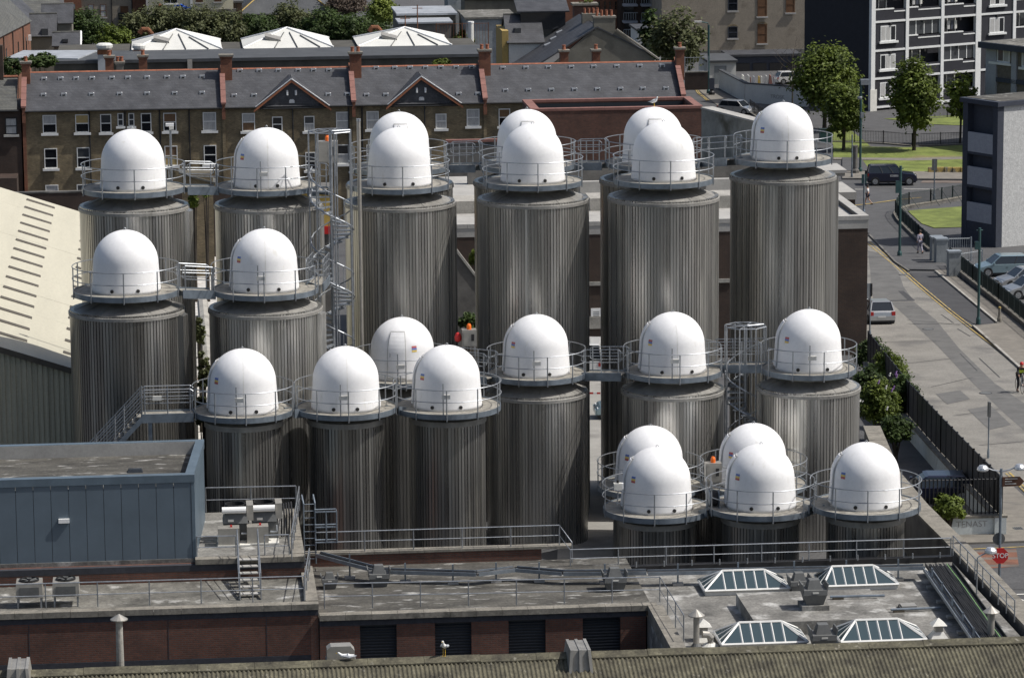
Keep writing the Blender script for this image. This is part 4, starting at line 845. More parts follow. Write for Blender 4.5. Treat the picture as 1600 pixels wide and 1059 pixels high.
def window(par, x, z, w, h, Y, blind=None, lower=None, sill=True, frame='sash', out=.07, mull=False, sillw=.14):
    """sash window on a wall facing -Y; x,z: centre; a part with its own frame, panes and sill"""
    f = MB(); t = .07
    f.box(x-w/2, x-w/2+t, Y-out, Y+.04, z-h/2, z+h/2); f.box(x+w/2-t, x+w/2, Y-out, Y+.10, z-h/2, z+h/2)
    f.box(x-w/2+t, x+w/2-t, Y-out, Y+.10, z+h/2-t, z+h/2); f.box(x-w/2+t, x+w/2-t, Y-out, Y+.10, z-h/2, z-h/2+t)
    f.box(x-w/2+t, x+w/2-t, Y-out+.004, Y+.10, z-.035, z+.035)
    if mull: f.box(x-.03, x+.03, Y-out+.006, Y+.09, z-h/2+t, z+h/2-t)
    o = f.build('window', M[frame], par)
    B(x-w/2+t, x+w/2-t, Y-.03, Y-.002, z+.036, z+h/2-t).build('pane', M[blind or 'glass_grey'], o)
    B(x-w/2+t, x+w/2-t, Y-.03, Y-.002, z-h/2+t, z-.036).build('pane', M[lower or 'glass_dark'], o)
    if sill: B(x-w/2-sillw, x+w/2+sillw, Y-.22, Y-.072, z-h/2-.20, z-h/2-.01).build('sill', M[frame if frame == 'sash' else 'concrete_pale'], o)
    return o
YT = dp(300, 340, 289).y; RD = 4.3
ez = atY(300, 168, YT).z; rzT = atY(300, 111, YT+RD).z
def tx(px, py=200): return atY(px, py, YT).x
def roof_at(px, py):                                            # on the front slope of the terrace roof
    k = (rzT-ez)/RD; r = ray(px, py); s = (ez - k*YT - CAM.z)/(r.z - k*r.y); return CAM + r*s
vent_me, _ = MB().add([(-.22,0,0),(.22,0,0),(.22,-.02,.2),(.12,-.02,.31),(-.12,-.02,.31),(-.22,-.02,.2),(-.22,.35,.26),(.22,.35,.26)], [(0,1,2,3,4,5),(5,4,3,2,7,6),(0,5,6),(1,7,2)]).mesh('roof_vent', M['lead'], False, False)
vdark_me, _ = B(-.12,.12,-.035,-.022,.04,.15).mesh('vent_mouth', M['black'], False, False)
def house(x0p, x1p, label, win, vents, gable=None, pipes=(), left_par=True, m='brick_stock', roof='slate', chim_right=None, chims=(), right_par=False):
    xa, xb = tx(x0p), tx(x1p); g = gz(xa, YT); k = (rzT-ez)/RD
    t = thing('terraced_house', ((xa+xb)/2, YT, g), label, 'house', 'houses of the brick terrace')
    B(xa+.02, xb-.02, YT, YT+2*RD, g-.5, ez).build('wall', M[m], t)
    MB().hexa([(xa,YT-.25,ez-.02),(xb,YT-.25,ez-.02),(xb,YT+RD,rzT-.02),(xa,YT+RD,rzT-.02)], [(xa,YT-.25,ez+.12-.25*k),(xb,YT-.25,ez+.12-.25*k),(xb,YT+RD,rzT+.12),(xa,YT+RD,rzT+.12)]).build('roof', M[roof], t)
    MB().hexa([(xa,YT+RD,rzT-.02),(xb,YT+RD,rzT-.02),(xb,YT+2*RD+.2,ez-.02),(xa,YT+2*RD+.2,ez-.02)], [(xa,YT+RD,rzT+.12),(xb,YT+RD,rzT+.12),(xb,YT+2*RD+.2,ez+.1),(xa,YT+2*RD+.2,ez+.1)]).build('roof_back', M[roof], t)
    n = max(2, round((xb-xa)/.9))
    for i in range(n):
        p, q = xa+(xb-xa)*i/n, xa+(xb-xa)*(i+1)/n-.012; MB().add([(p,YT+RD-.12,rzT+.07),(q,YT+RD-.12,rzT+.07),(q,YT+RD,rzT+.17),(p,YT+RD,rzT+.17),(q,YT+RD+.12,rzT+.07),(p,YT+RD+.12,rzT+.07)], [(0,1,2,3),(3,2,4,5),(0,3,5),(1,4,2)]).build('ridge_tile', M['terracotta'], t)
    segs = [(xa+.1, xb-.1)]
    if gable: gl, gr = tx(gable[0]), tx(gable[2]); segs = [(xa+.1, gl-.05), (gr+.05, xb-.1)]
    for p, q in segs: T([(p,YT-.32,ez-.07),(q,YT-.32,ez-.07)], .075, 6).build('gutter', M['gutter'], t)
    for px in pipes:
        x = tx(px); T([(x,YT-.3,ez-.1),(x,YT-.08,ez-.4),(x,YT-.08,g)], .06, 6).build('downpipe', M['gutter'], t)
    for (px, pw, y0, y1, bl, lo) in win:
        a, b = atY(px, y0, YT), atY(px, y1, YT); window(t, a.x, (a.z+b.z)/2, pw/5500*YT*1.01, a.z-b.z, YT, bl, lo, frame='sash' if m != 'brick_terra' else 'gutter')
    for px, py in vents:
        p = roof_at(px, py); o = place(vent_me, 'roof_vent', p + Vector((0,-.02,.10)), t); place(vdark_me, 'vent_mouth', p + Vector((0,-.02,.10)), o)
    if gable:
        ap = atY(gable[1], gable[3], YT); gz0 = ez - .15; ax = ap.x; az = ap.z; yb_ = YT + (az-ez)/k
        MB().add([(gl,YT-.12,gz0),(gr,YT-.12,gz0),(ax,YT-.12,az-.12)], [(0,1,2)]).build('gable_face', M['slate'], t)
        for e in (gl, gr):
            s = 1 if e > ax else -1
            MB().slab([(e+s*.2,YT-.3,gz0+.02),(ax,YT-.3,az),(ax,yb_,az),(e+s*.2,YT+.5,gz0+.02)] if s > 0 else [(e+s*.2,YT-.3,gz0+.02),(e+s*.2,YT+.5,gz0+.02),(ax,yb_,az),(ax,YT-.3,az)], .08).build('gable_roof', M['slate'], t)
            a_, b_ = Vector((e+s*.25,YT-.34,gz0-.12)), Vector((ax,YT-.34,az-.02)); u = Vector((0,.05,0)); v = Vector((0,0,-.20))
            MB().hexa([a_+v, b_+v, b_+v+u, a_+v+u], [a_, b_, b_+u, a_+u]).build('bargeboard', M['barge'], t)
            T([(e+s*.2,YT-.32,gz0+.06),(ax,YT-.32,az+.06)], .05, 5).build('verge_lead', M['lead'], t)
        for dx in (-.35,.35): T([(ax+dx,YT-.15,az-.9),(ax+dx,YT-.2,az-1.3)], .09, 6).build('gable_vent', M['lead'], t)
        p = atY(gable[1]+1, gable[3]+37, YT); o = place(vent_me, 'roof_vent', (p.x, YT-.14, p.z), t)
        x = (gl+gr)/2; T([(x,YT-.14,gz0-.05),(x,YT-.14,g)], .06, 6).build('downpipe', M['gutter'], t)
        T([(gl,YT-.2,gz0-.05),(gr,YT-.2,gz0-.05)], .05, 5).build('gutter', M['gutter'], t)
    pars = ([xa] if left_par else []) + ([xb] if right_par else [])
    for x in pars:                                              # party wall standing above the roof with a red coping
        w = .14
        MB().hexa([(x-w,YT-.35,ez-1.0),(x+w,YT-.35,ez-1.0),(x+w,YT+RD,rzT-.3),(x-w,YT+RD,rzT-.3)], [(x-w,YT-.35,ez+.22),(x+w,YT-.35,ez+.22),(x+w,YT+RD,rzT+.45),(x-w,YT+RD,rzT+.45)]).build('party_wall', M['brick_terra'], t)
        n = 5
        for i in range(n):
            f0, f1 = i/n, (i+1)/n-.008; y0, y1 = YT-.42+(RD-.6)*f0, YT-.42+(RD-.6)*f1; z0, z1 = ez+.23+(rzT-ez+.1)*f0*.86, ez+.23+(rzT-ez+.1)*f1*.86
            MB().hexa([(x-w-.05,y0,z0),(x+w+.05,y0,z0),(x+w+.07,y1,z1),(x-w-.07,y1,z1)], [(x-w-.07,y0,z0+.16),(x+w+.07,y0,z0+.16),(x+w+.07,y1,z1+.16),(x-w-.07,y1,z1+.16)]).build('coping_stone', M['coping_red'], t)
        B(x-.13, x+.13, YT-.10, YT-.002, g, ez-1.0).build('pier', M['brick_terra' if x0p < 60 else 'brick_stock'], t)
    return t
def chimney_on(t, px, ytop, ybase, wpx, dY, pots=2, render='brick_terra', weeds=False):
    Yc = YT + dY; a, b = atY(px, ytop, Yc), atY(px, ybase, Yc); w = wpx/5500*Yc
    B(a.x-w/2+.06, a.x+w/2-.06, Yc-.4, Yc+.4, b.z-1.2, a.z-.45).build('chimney', M[render], t)
    c = B(a.x-w/2-.02, a.x+w/2+.02, Yc-.46, Yc+.46, a.z-.45, a.z-.32).build('chimney_band', M[render], t)
    B(a.x-w/2-.08, a.x+w/2+.08, Yc-.5, Yc+.5, a.z-.318, a.z-.16).build('chimney_cap', M['coping'], t)
    for i in range(pots):
        x = a.x + (i-(pots-1)/2)*w*.45; MB().lathe([(.16,-.16),(.13,.15),(.16,.18),(.16,.24),(.12,.24)], 10, (x,Yc,a.z)).build('chimney_pot', M['terracotta'], t)
W_ = lambda *a: a
def row(xs, y0, y1, w, base=77, bl=None):
    out = []
    for i, x in enumerate(xs):
        o = -.0173*(x-base); b = random.choice(['curtain','glass_grey','blind_brown','glass_dark']) if bl is None else bl[i]
        out.append((x, w, y0+o, y1+o, b, random.choice(['glass_dark','glass_dark','curtain'])))
    return out
wA = [(77,21,180,208,'curtain','glass_dark'),(128,21,179,207,'blind_tan','glass_dark'),(165,17,178.5,207,'glass_grey','glass_dark'),(188,9,177,197,'glass_grey','glass_grey'),(205,9,177,197,'glass_grey','glass_grey'),(228,16,177,206,'glass_dark','glass_dark'),(265,20,176.5,205,'blind_brown','glass_dark'),(327,20.5,175.5,204,'curtain','curtain'),
      (79,20,232,263,'glass_dark','glass_dark'),(130,20,230.5,262,'glass_grey','glass_dark'),(267,20,228,259,'blind_brown','blind_tan'),(328,19.5,227,257,'glass_dark','glass_dark'),(188,16,230,259,'glass_dark','glass_dark'),(228,16,229,258,'curtain','glass_dark'),(81,20,289,318,'curtain','curtain'),(130,20,288,317,'glass_grey','glass_dark'),(267,20,286,315,'glass_dark','curtain')]
vA = [(x, 128-.014*(x-69)) for x in (69,95,119,144,175,200,230,261,286,316)] + [(x, 153-.0125*(x-68)) for x in (68,100,143,187,230,273,316)]
t = house(38, 350, 'brown brick terrace house with ten upper windows at left end', wA, vA, pipes=(140,196,250,296))
chimney_on(t, 40, 93, 128, 15, RD-1.0, 1); chimney_on(t, 170.5, 84, 110, 15, RD+3.2, 1); chimney_on(t, 187, 93, 112, 13, RD+3.4, 2, 'coping'); chimney_on(t, 223, 83, 108, 15, RD+3.0, 1)
wB = [(388,20,177,205,'curtain','blind_brown'),(433,16,182.5,206,'glass_dark','glass_dark'),(483,16,181.5,205,'glass_grey','curtain'),(535,20,175,203,'curtain','curtain'),(390,20,228,258,'glass_dark','glass_dark'),(485,16,238,266,'glass_grey','glass_dark'),(433,16,238,266,'glass_dark','glass_dark'),(535,20,226,256,'glass_dark','curtain')]
vB = [(x, 115-.008*(x-404)) for x in (375,405,435,466,490,514)] + [(x, 154-.012*(x-366)) for x in (366,397,513,543)]
t = house(350, 553, 'terrace house with orange trimmed gable left of tall spiral stair', wB, vB, gable=(402,455,513,124), pipes=(545,))
chimney_on(t, 353, 82, 122, 20, RD-1.0, 0)
wC = [(582,19,174,202,'curtain','curtain'),(640,16,180,203,'curtain','glass_dark'),(689,17,178,201,'curtain','curtain'),(739,20,170.5,197,'curtain','curtain'),(582,19,226,255,'glass_dark','glass_dark'),(739,20,222,251,'glass_grey','glass_dark')]
vC = [(x, 111-.01*(x-588)) for x in (588,617,641,665,689,713,737)] + [(x, 153-.01*(x-573)) for x in (573,603,717,747)]
t = house(553, 758, 'terrace house with orange trimmed gable right of tall spiral stair', wC, vC, gable=(608,657.5,719,120), pipes=(566,))
chimney_on(t, 555, 78, 118, 20, RD-1.0, 2)
wD = [(788,18,170,197,'blind_brown','glass_dark'),(788,18,222,250,'glass_dark','glass_dark')] + row((840,890,940,990), 170, 197, 19, 788)
vD = [(x, 111-.0155*(x-786)) for x in (786,822,857,893,928,964,1000,1035)] + [(x, 145.5-.0125*(x-826)) for x in (790,826,862,898,934,970,1005,1041)]
t = house(758, 1067, 'terrace house at the right end above the red brick yard walls', wD, vD, right_par=True)
chimney_on(t, 757, 74, 116, 20, RD-1.0, 2); chimney_on(t, 881, 75, 98, 15, RD+1.4, 1); chimney_on(t, 931, 74, 97, 14, RD+1.4, 1); chimney_on(t, 1062, 71, 102, 15, RD-1.0, 1)
# lower neighbour at the far left
xa, xb = tx(-30), tx(34); g = gz(xa, YT); t = thing('red_brick_house', ((xa+xb)/2, YT, g), 'red brick house with old slates cut off by the left edge', 'house')
e2 = atY(15, 171, YT).z; r2 = atY(15, 121, YT+RD).z
B(xa, xb-.05, YT, YT+8, g-.5, e2).build('wall', M['brick_dark'], t)
MB().hexa([(xa,YT-.25,e2-.1),(xb-.34,YT-.25,e2-.1),(xb-.34,YT+RD,r2-.1),(xa,YT+RD,r2-.1)], [(xa,YT-.25,e2),(xb-.34,YT-.25,e2),(xb-.34,YT+RD,r2),(xa,YT+RD,r2)]).build('roof', M['slate_old'], t)
T([(xa,YT+RD,r2+.05),(xb-.34,YT+RD,r2+.05)], .12, 6).build('ridge', M['terracotta'], t); T([(xa,YT-.3,e2-.1),(xb-.2,YT-.3,e2-.1)], .08, 6).build('gutter', M['gutter'], t)
a, b = atY(17, 184, YT), atY(17, 210, YT); window(t, a.x, (a.z+b.z)/2, .95, a.z-b.z, YT, 'curtain', 'curtain', frame='gutter')
a, b = atY(3, 84, YT+RD), atY(3, 135, YT+RD); B(a.x-.5, a.x+.08, YT+RD-.4, YT+RD+.4, b.z-.5, a.z+.7).build('chimney', M['brick_dark'], t)
a, b = atY(14, 222, YT-2), atY(14, 280, YT-2); B(xa, xb-.4, YT-3, YT-.02, g-.5, b.z+.2).build('rear_extension', M['brick_dark'], t)
# stone yard wall behind the far left tanks
a = dp(30, 284, 262); b = dp(352, 300, 262); zt_ = dp(200, 299, 262).z
wallrun('yard_wall', 'dark old stone wall in front of the brick terrace', [(a.x-4, a.y, 0), (b.x+1, a.y, 0)], .5, [zt_, zt_], -9, 'brick_dark', 'concrete_dark', L=1.6)
# concrete coloured outhouse and pipe trench between the left tanks
a = hz(312, 268, 0); p = dp(310, 262, 250); t = thing('outhouse', (p.x, p.y, gz(p.x,p.y)), 'small lean-to outhouse in the terrace yards behind the walkway', 'shed')
g = gz(p.x,p.y); B(p.x-1.2, p.x+1.0, p.y, p.y+2, g, p.z-.4).build('wall', M['brick_stock'], t)
MB().hexa([(p.x-1.4,p.y-.2,p.z-.4),(p.x+1.2,p.y-.2,p.z-1.2),(p.x+1.2,p.y+2.2,p.z-1.2),(p.x-1.4,p.y+2.2,p.z-.4)], [(p.x-1.4,p.y-.2,p.z-.28),(p.x+1.2,p.y-.2,p.z-1.08),(p.x+1.2,p.y+2.2,p.z-1.08),(p.x-1.4,p.y+2.2,p.z-.28)]).build('roof', M['slate_old'], t)

# ================================================================== RED BRICK YARD BUILDING, CONCRETE BUILDING
c0 = dp(850, 170, 262); Yq1 = c0.y; zq1 = c0.z; x0, x1 = hz(848, 170, zq1).x, hz(1098, 166, zq1).x
Yq2 = hz(960, 153, zq1).y; xL = hz(822, 157, zq1).x
t = thing('red_brick_building', ((x0+x1)/2, Yq1, -6), 'windowless red brown brick building with red parapets behind the tall tanks', 'building')
xe = tx(812)*.93
for nm, bx in (('front_wall', (xL-.2, x1, Yq1, Yq1+.5)), ('back_wall', (xL-.2, x1, Yq2-.5, Yq2)), ('side_wall', (xL-.2, xL+.4, Yq1+.5, Yq2-.5)), ('side_wall', (x1-.5, x1, Yq1+.5, Yq2-.5))):
    B(*bx, -7, zq1-.2).build(nm, M['brick_red'], t)
    coping_row(t, bx[0]-.04, bx[1]+.04, bx[2]-.04, bx[3]+.04, zq1-.198, zq1, 1.8, 'x' if bx[1]-bx[0] > bx[3]-bx[2] else 'y', m='coping_red')
B(xL+.4, x1-.5, Yq1+.5, Yq2-.5, zq1-1.8, zq1-1.5).build('roof_deck', M['felt_dark'], t)
B(xL+.5, x1-.6, Yq2-.53, Yq2-.502, zq1-1.49, zq1-.3).build('parapet_lining', M['shutter'], t)
lx = hz(700, 234, 1.0)                                           # lower walls running left
B(tx(690)*.92, xL-.25, Yq1+1, Yq1+1.4, -7, atY(760, 222, Yq1+1).z).build('low_wall', M['concrete_dark'], t)
coping_row(t, tx(690)*.92, xL-.25, Yq1+.95, Yq1+1.45, atY(760, 222, Yq1+1).z+.002, atY(760, 222, Yq1+1).z+.2, 1.8, m='coping_red')
# mouldy concrete ramp wall
mat('mould', (.27,.265,.235), .9, var=.3, scale=.7, spot=((.11,.10,.075), .45, .54))
a, b = dp(1104, 170, 235), dp(1195, 190, 228); zt0 = dp(1104, 167, 235).z; zt1 = dp(1195, 190, 228).z
wallrun('ramp_wall', 'mould stained concrete wall with sloping top left of the lone tall tank', [(a.x, a.y, 0), (b.x, b.y, 0)], .9, [zt0, zt1], -7, 'mould', 'concrete_pale', L=3)
# concrete building behind the tall tanks
c = dp(1355, 540, 208); YC = c.y; XC = c.x; zC = atY(1355, 337, YC).z; g = gz(XC, YC)
t = thing('concrete_building', (XC-14, YC, g), 'flat roofed concrete and brick building behind the tall tanks', 'building')
XC0 = XC - 26; zb_ = atY(1355, 357, YC).z; Yc2 = hz(1100, 262, zC).y
B(XC0, XC-.03, YC+.03, YC+.4, g-.5, zb_).build('wall', M['brick_dark'], t)
B(XC-.4, XC-.02, YC+.4, Yc2, g-4, zb_).build('side_wall', M['brick_dark'], t)
B(XC0, XC, YC, Yc2, zb_+.002, zC-.25).build('roof_deck', M['concrete_pale'], t)
coping_row(t, XC0, XC+.03, YC-.03, YC+.5, zC-.248, zC, 2.4, m='concrete_pale')
coping_row(t, XC-.5, XC+.03, YC+.505, Yc2, zC-.248, zC, 2.8, 'y', m='concrete_pale')
B(XC-.56, XC-.52, YC+.55, Yc2, zC-.248, zC-.02).build('roof_groove', M['black'], t)
for px in (700, 830, 938, 1130):
    x = hz(px, 300, zC).x; B(x-1.4, x+1.6, YC+6, YC+8.5, zC-.246, zC+.5).build('roof_upstand', M['concrete'], t)
B(XC-22, XC-3, YC+12, YC+12.5, zC-.246, zC+.7).build('roof_upstand', M['concrete_pale'], t)
B(XC-22, XC-1.2, Yc2-4, Yc2-3.4, zC-.246, zC+.9).build('roof_upstand', M['concrete_dark'], t)
x = atY(937, 505, YC).x; B(x-2, x+2, YC-.1, YC+.02, atY(937, 513, YC).z, atY(937, 494, YC).z).build('lintel', M['concrete'], t)
p = atY(932, 487, YC); s_ = B(p.x-.33, p.x+.33, YC-.04, YC+.028, p.z-.35, p.z+.2).build('notice_board', M['white_paint'], t)
for k in range(3): B(p.x-.2, p.x+.16, YC-.046, YC-.041, p.z-.25+k*.11, p.z-.21+k*.11).build('notice_line', M['cowl_grey'], s_)
B(XC0, XC-8, YC-.05, YC+.028, atY(937, 446, YC).z, atY(937, 440, YC).z).build('string_band', M['concrete'], t)
# stepped block near the lone tank and the small one by the cross street
a = dp(1312, 262, 225); t = thing('stair_tower', (a.x, a.y, gz(a.x,a.y)), 'small concrete roof block right of the lone tall tank', 'roof block')
B(a.x-2.4, a.x+.35, a.y, a.y+3.2, zC-.2, a.z-.35).build('block', M['concrete'], t); B(a.x-2.5, a.x+.45, a.y-.1, a.y+3.3, a.z-.348, a.z-.15).build('cap', M['concrete_pale'], t)
a = dp(1337, 300, 232); t = thing('low_annex', (a.x, a.y, gz(a.x,a.y)), 'low concrete annex at the street end behind the tanks', 'building')
B(a.x-2.5, a.x-.02, a.y, a.y+5, gz(a.x,a.y)-1, a.z-.5).build('wall', M['brick_dark'], t); B(a.x-2.5, a.x+.05, a.y-.05, a.y+5, a.z-.498, a.z).build('parapet', M['concrete_pale'], t)
# yellow hut seen through the spiral stair
mat('yellow_paint', (.46,.32,.08), .7, var=.15)
p = dp(512, 352, 182); g = gz(p.x,p.y); t = thing('yellow_hut', (p.x-1,p.y,g), 'yellow clad hut with a red base rail behind the tall spiral stair', 'hut')
zt_ = dp(500, 300, 182).z; B(p.x-3.2, p.x+.2, p.y, p.y+3, p.z-.05, zt_).build('wall', M['yellow_paint'], t); B(p.x-3.22, p.x+.22, p.y-.05, p.y+3, p.z-.45, p.z-.052).build('base_rail', M['red'], t)
B(p.x-3.2, p.x+.2, p.y+.02, p.y+3, g, p.z-.452).build('plinth', M['concrete_dark'], t); B(p.x-3.3, p.x+.3, p.y-.1, p.y+3.1, zt_, zt_+.12).build('roof', M['concrete_dark'], t)
# sloping concrete stair between the tall tanks
a, b = dp(716, 372, 176), dp(748, 452, 172); t = thing('concrete_stair', (a.x, a.y, gz(a.x,a.y)), 'sloping concrete stair flank between the first two tall tank pairs', 'stairs')
MB().hexa([(a.x-1.5,a.y,gz(a.x,a.y)),(b.x+1,a.y,gz(a.x,a.y)),(b.x+1,a.y+.5,gz(a.x,a.y)),(a.x-1.5,a.y+.5,gz(a.x,a.y))], [(a.x-1.5,a.y,a.z+1.2),(b.x+1,a.y,b.z-1.2),(b.x+1,a.y+.5,b.z-1.2),(a.x-1.5,a.y+.5,a.z+1.2)]).build('flank_wall', M['concrete_dark'], t)
MB().hexa([(a.x-1.5,a.y-.06,a.z+1.202),(b.x+1,a.y-.06,b.z-1.198),(b.x+1,a.y+.56,b.z-1.198),(a.x-1.5,a.y+.56,a.z+1.202)], [(a.x-1.5,a.y-.06,a.z+1.4),(b.x+1,a.y-.06,b.z-1.0),(b.x+1,a.y+.56,b.z-1.0),(a.x-1.5,a.y+.56,a.z+1.4)]).build('coping', M['concrete'], t)
# ================================================================== STREET
def strip(name, pairs, m, off, kind=True):
    mb = MB()
    for l, r in pairs:
        for q in (l, r):
            p = gd(*q); mb.v.append((p.x, p.y, gz(p.x, p.y)+off))
    mb.f = [(2*i, 2*i+1, 2*i+3, 2*i+2) for i in range(len(pairs)-1)]
    o = mb.build(name, m)
    # faces up
    me = o.data
    if me.polygons[0].normal.z < 0: me.flip_normals()
    return struct(o) if kind else o
def sheet(name, pts, m, off):
    o = tsheet(pts, name, m, off)
    if o.data.polygons[0].normal.z < 0: o.data.flip_normals()
    return struct(o)
def line(name, pts, w, m, off, dash=None):
    """painted line through picture points, w metres wide"""
    P = [gd(*p) for p in pts]; mb = MB()
    for a, b in zip(P, P[1:]):
        d = (b-a); d.z = 0; d.normalize(); n = Vector((-d.y, d.x, 0))*w/2
        vs = [a-n, a+n, b+n, b-n]; mb.add([(v.x, v.y, gz(v.x, v.y)+off) for v in vs], [(0,3,2,1)])
    return struct(mb.build(name, m))
strip('road', [((1318,365),(1360,366)),((1318,400),(1390,405)),((1318,450),(1442,452)),((1330,500),(1500,503)),((1340,524),(1530,527)),((1375,561),(1578,565)),((1400,593),(1620,597)),((1440,636),(1660,640)),((1480,684),(1700,690)),((1520,727),(1720,735)),((1540,758),(1740,768))], M['road_concrete'], .015)
strip('road_patch', [((1356,392),(1376,396)),((1360,425),(1404,425)),((1361,449),(1412,449)),((1366,471),(1429,472))], M['road_patch'], .022)
strip('road_patch', [((1391,472),(1429,473)),((1421,500),(1462,500)),((1466,542),(1499,545)),((1514,593),(1554,599)),((1565,642),(1606,634)),((1600,673),(1640,665)),((1640,712),(1690,705))], M['road_patch'], .022)
sheet('road_patch', [(1462,616),(1500,610),(1516,624),(1480,632)], M['road_patch'], .028)
sheet('road_patch', [(1512,640),(1548,634),(1580,664),(1546,672)], M['road_patch'], .026)
sheet('road_patch', [(1403,455),(1412,455),(1430,470),(1364,472),(1364,470),(1418,469)], M['asphalt_dark'], .028)
for pts in ([(1371,535),(1456,533)], [(1417,500),(1500,508)], [(1500,553),(1527,580)], [(1530,560),(1562,590)], [(1496,514),(1516,526)], [(1471,492),(1490,505)], [(1490,650),(1560,640)], [(1455,605),(1520,590)], [(1400,570),(1492,560)], [(1530,696),(1600,690)]):
    line('road_joint', pts, .07, M['asphalt_dark'], .027)
for o in (0, 5): line('yellow_line', [(1353+o,379-o*.2),(1395+o,413-o*.2),(1435+o,448-o*.2),(1483+o,488-o*.2),(1514+o,512-o*.2),(1560+o,547-o*.2),(1600+o,580-o*.2),(1650+o,622-o*.2)], .095, M['yellow_line'], .034)
for o in (0, 5): line('yellow_line', [(1572+o,740-o*.3),(1600+o,767-o*.3),(1640+o,806-o*.3)], .10, M['yellow_line'], .034)
# pavements (raised) and kerbs
def raised(name, pts, m, h=.12):
    P = [gd(*p) for p in pts]; return struct(MB().prism([(p.x,p.y) for p in P], [gz(p.x,p.y)-.1 for p in P], [gz(p.x,p.y)+h for p in P]).build(name, m))
raised('pavement', [(1318,322),(1396,336),(1440,379),(1456,398),(1466,412),(1478,414),(1478,424),(1420,423),(1400,410),(1359,367),(1318,356)], M['asphalt'])
def kerb(pts, h=.14, w=.16, m='concrete_dark'):
    P = [gd(*p) for p in pts]
    for a, b in zip(P, P[1:]):
        d = (b-a); d.z = 0; L = d.length; d.normalize(); n = Vector((-d.y,d.x,0))*w/2; k = max(1, round(L/1.2))
        for i in range(k):
            p, q = a.lerp(b, i/k), a.lerp(b, (i+1)/k-.01/L)
            mb = MB().prism([p-n, q-n, q+n, p+n], [gz(v.x,v.y)-.1 for v in (p,q,q,p)], [gz(v.x,v.y)+h for v in (p,q,q,p)])
            yield mb
_pv = bpy.data.objects['pavement']
for pts, m in (([(1358,368),(1399,411),(1420,425)], 'concrete_dark'), ([(1521,511),(1560,546),(1600,582),(1640,618)], 'concrete'), ([(1462,425),(1560,507)], 'concrete')):
    for mb in kerb(pts): mb.build('kerb_stone', M[m], _pv)
sheet('driveway', [(1422,427),(1464,427),(1558,506),(1524,508),(1482,484),(1440,450)], M['asphalt_dark'], .03)
raised('pavement', [(1464,424),(1482,424),(1545,472),(1640,545),(1640,612),(1600,580),(1562,547),(1523,511),(1560,507)], M['paving'], .11)
# lower right junction
strip('road', [((1480,852),(1700,842)),((1500,905),(1700,900)),((1510,921),(1700,921))], M['asphalt'], .016)
strip('road', [((1510,923),(1700,923)),((1530,960),(1700,960)),((1560,1000),(1700,1000))], M['asphalt'], .016)
sheet('road_patch', [(1500,862),(1588,858),(1592,885),(1520,890)], M['brick_side'], .024)
raised('pavement', [(1470,762),(1572,752),(1600,778),(1660,830),(1660,846),(1470,852)], M['paving'], .10)
line('yellow_line', [(1480,860),(1700,850)], .13, M['yellow_line'], .034)
line('white_line', [(1560,930),(1700,926)], .14, M['off_white'], .034)
for o in (0, 6): line('yellow_line', [(1572+o,950-o*.3),(1600+o,963-o*.3),(1660,980)], .10, M['yellow_line'], .034)
sheet('road_arrow', [(1592,935),(1600,938),(1597,944),(1606,950),(1588,947)], M['off_white'], .034)
p = gd(1591, 829); g = gz(p.x,p.y); t = thing('drain_cover', (p.x,p.y,g+.1), 'dark square drain cover in the pavement by the stop sign', 'drain cover')
B(p.x-.2,p.x+.2,p.y-.25,p.y+.25,g+.101,g+.115).build('frame', M['cowl_grey'], t)
for k in range(4): B(p.x-.15+k*.085, p.x-.11+k*.085, p.y-.2, p.y+.2, g+.116, g+.12).build('slot', M['black'], t)
# cross street
line('white_line', [(1336,296.5),(1349,296.5)], .2, M['off_white'], .034); line('white_line', [(1412,296),(1474,296.5)], .2, M['off_white'], .034)
line('yellow_line', [(1330,322),(1356,319),(1400,313),(1440,309)], .3, M['yellow_line'], .034)
sheet('bus_lane', [(1438,286),(1600,287),(1600,283),(1442,282.5)], M['brick_side'], .03)
raised('pavement', [(1316,280),(1600,282),(1600,271),(1316,269)], M['paving'], .12)
for mb in kerb([(1316,280.6),(1450,281.6),(1600,282.8)], w=.22): mb.build('kerb_stone', M['concrete_dark'], _pv)
raised('pavement', [(1316,268.8),(1360,268.8),(1345,249),(1316,248)], M['asphalt'], .14)
sheet('lawn', [(1302,246.5),(1420,248),(1600,243),(1600,222),(1440,231),(1330,230),(1302,225)], M['grass'], .05)
sheet('lawn', [(1346,269.2),(1600,271),(1600,247.5),(1440,250),(1346,252)], M['grass'], .055)
sheet('path', [(1302,250),(1420,252),(1600,247.3),(1600,243.5),(1420,248),(1302,246.8)], M['paving'], .06)
sheet('lawn', [(1300,226),(1312,229),(1360,229),(1300,180)], M['grass'], .045)
sheet('lawn', [(1418,330),(1600,316),(1600,352),(1460,357),(1440,350)], M['grass'], .05)
sheet('lawn', [(1380,186),(1600,176),(1600,200),(1460,195)], M['grass'], .045)
a, b = gd(1450, 270.6), gd(1514, 270.9); t = thing('yellow_barrier', a, 'low yellow edging barrier along the lawn by the cross street', 'barrier')
for i in range(5):
    p, q = a.lerp(b, i/5), a.lerp(b, (i+1)/5-.006); B(p.x, q.x-.02, min(p.y,q.y)-.1, max(p.y,q.y)+.1, GZ+.1, GZ+.55).build('barrier_board', M['yellow_line'], t)
    c = p.lerp(q, .9); B(c.x-.05, c.x+.05, c.y-.06, c.y+.14, GZ, GZ+.5).build('barrier_post', M['black'], t)
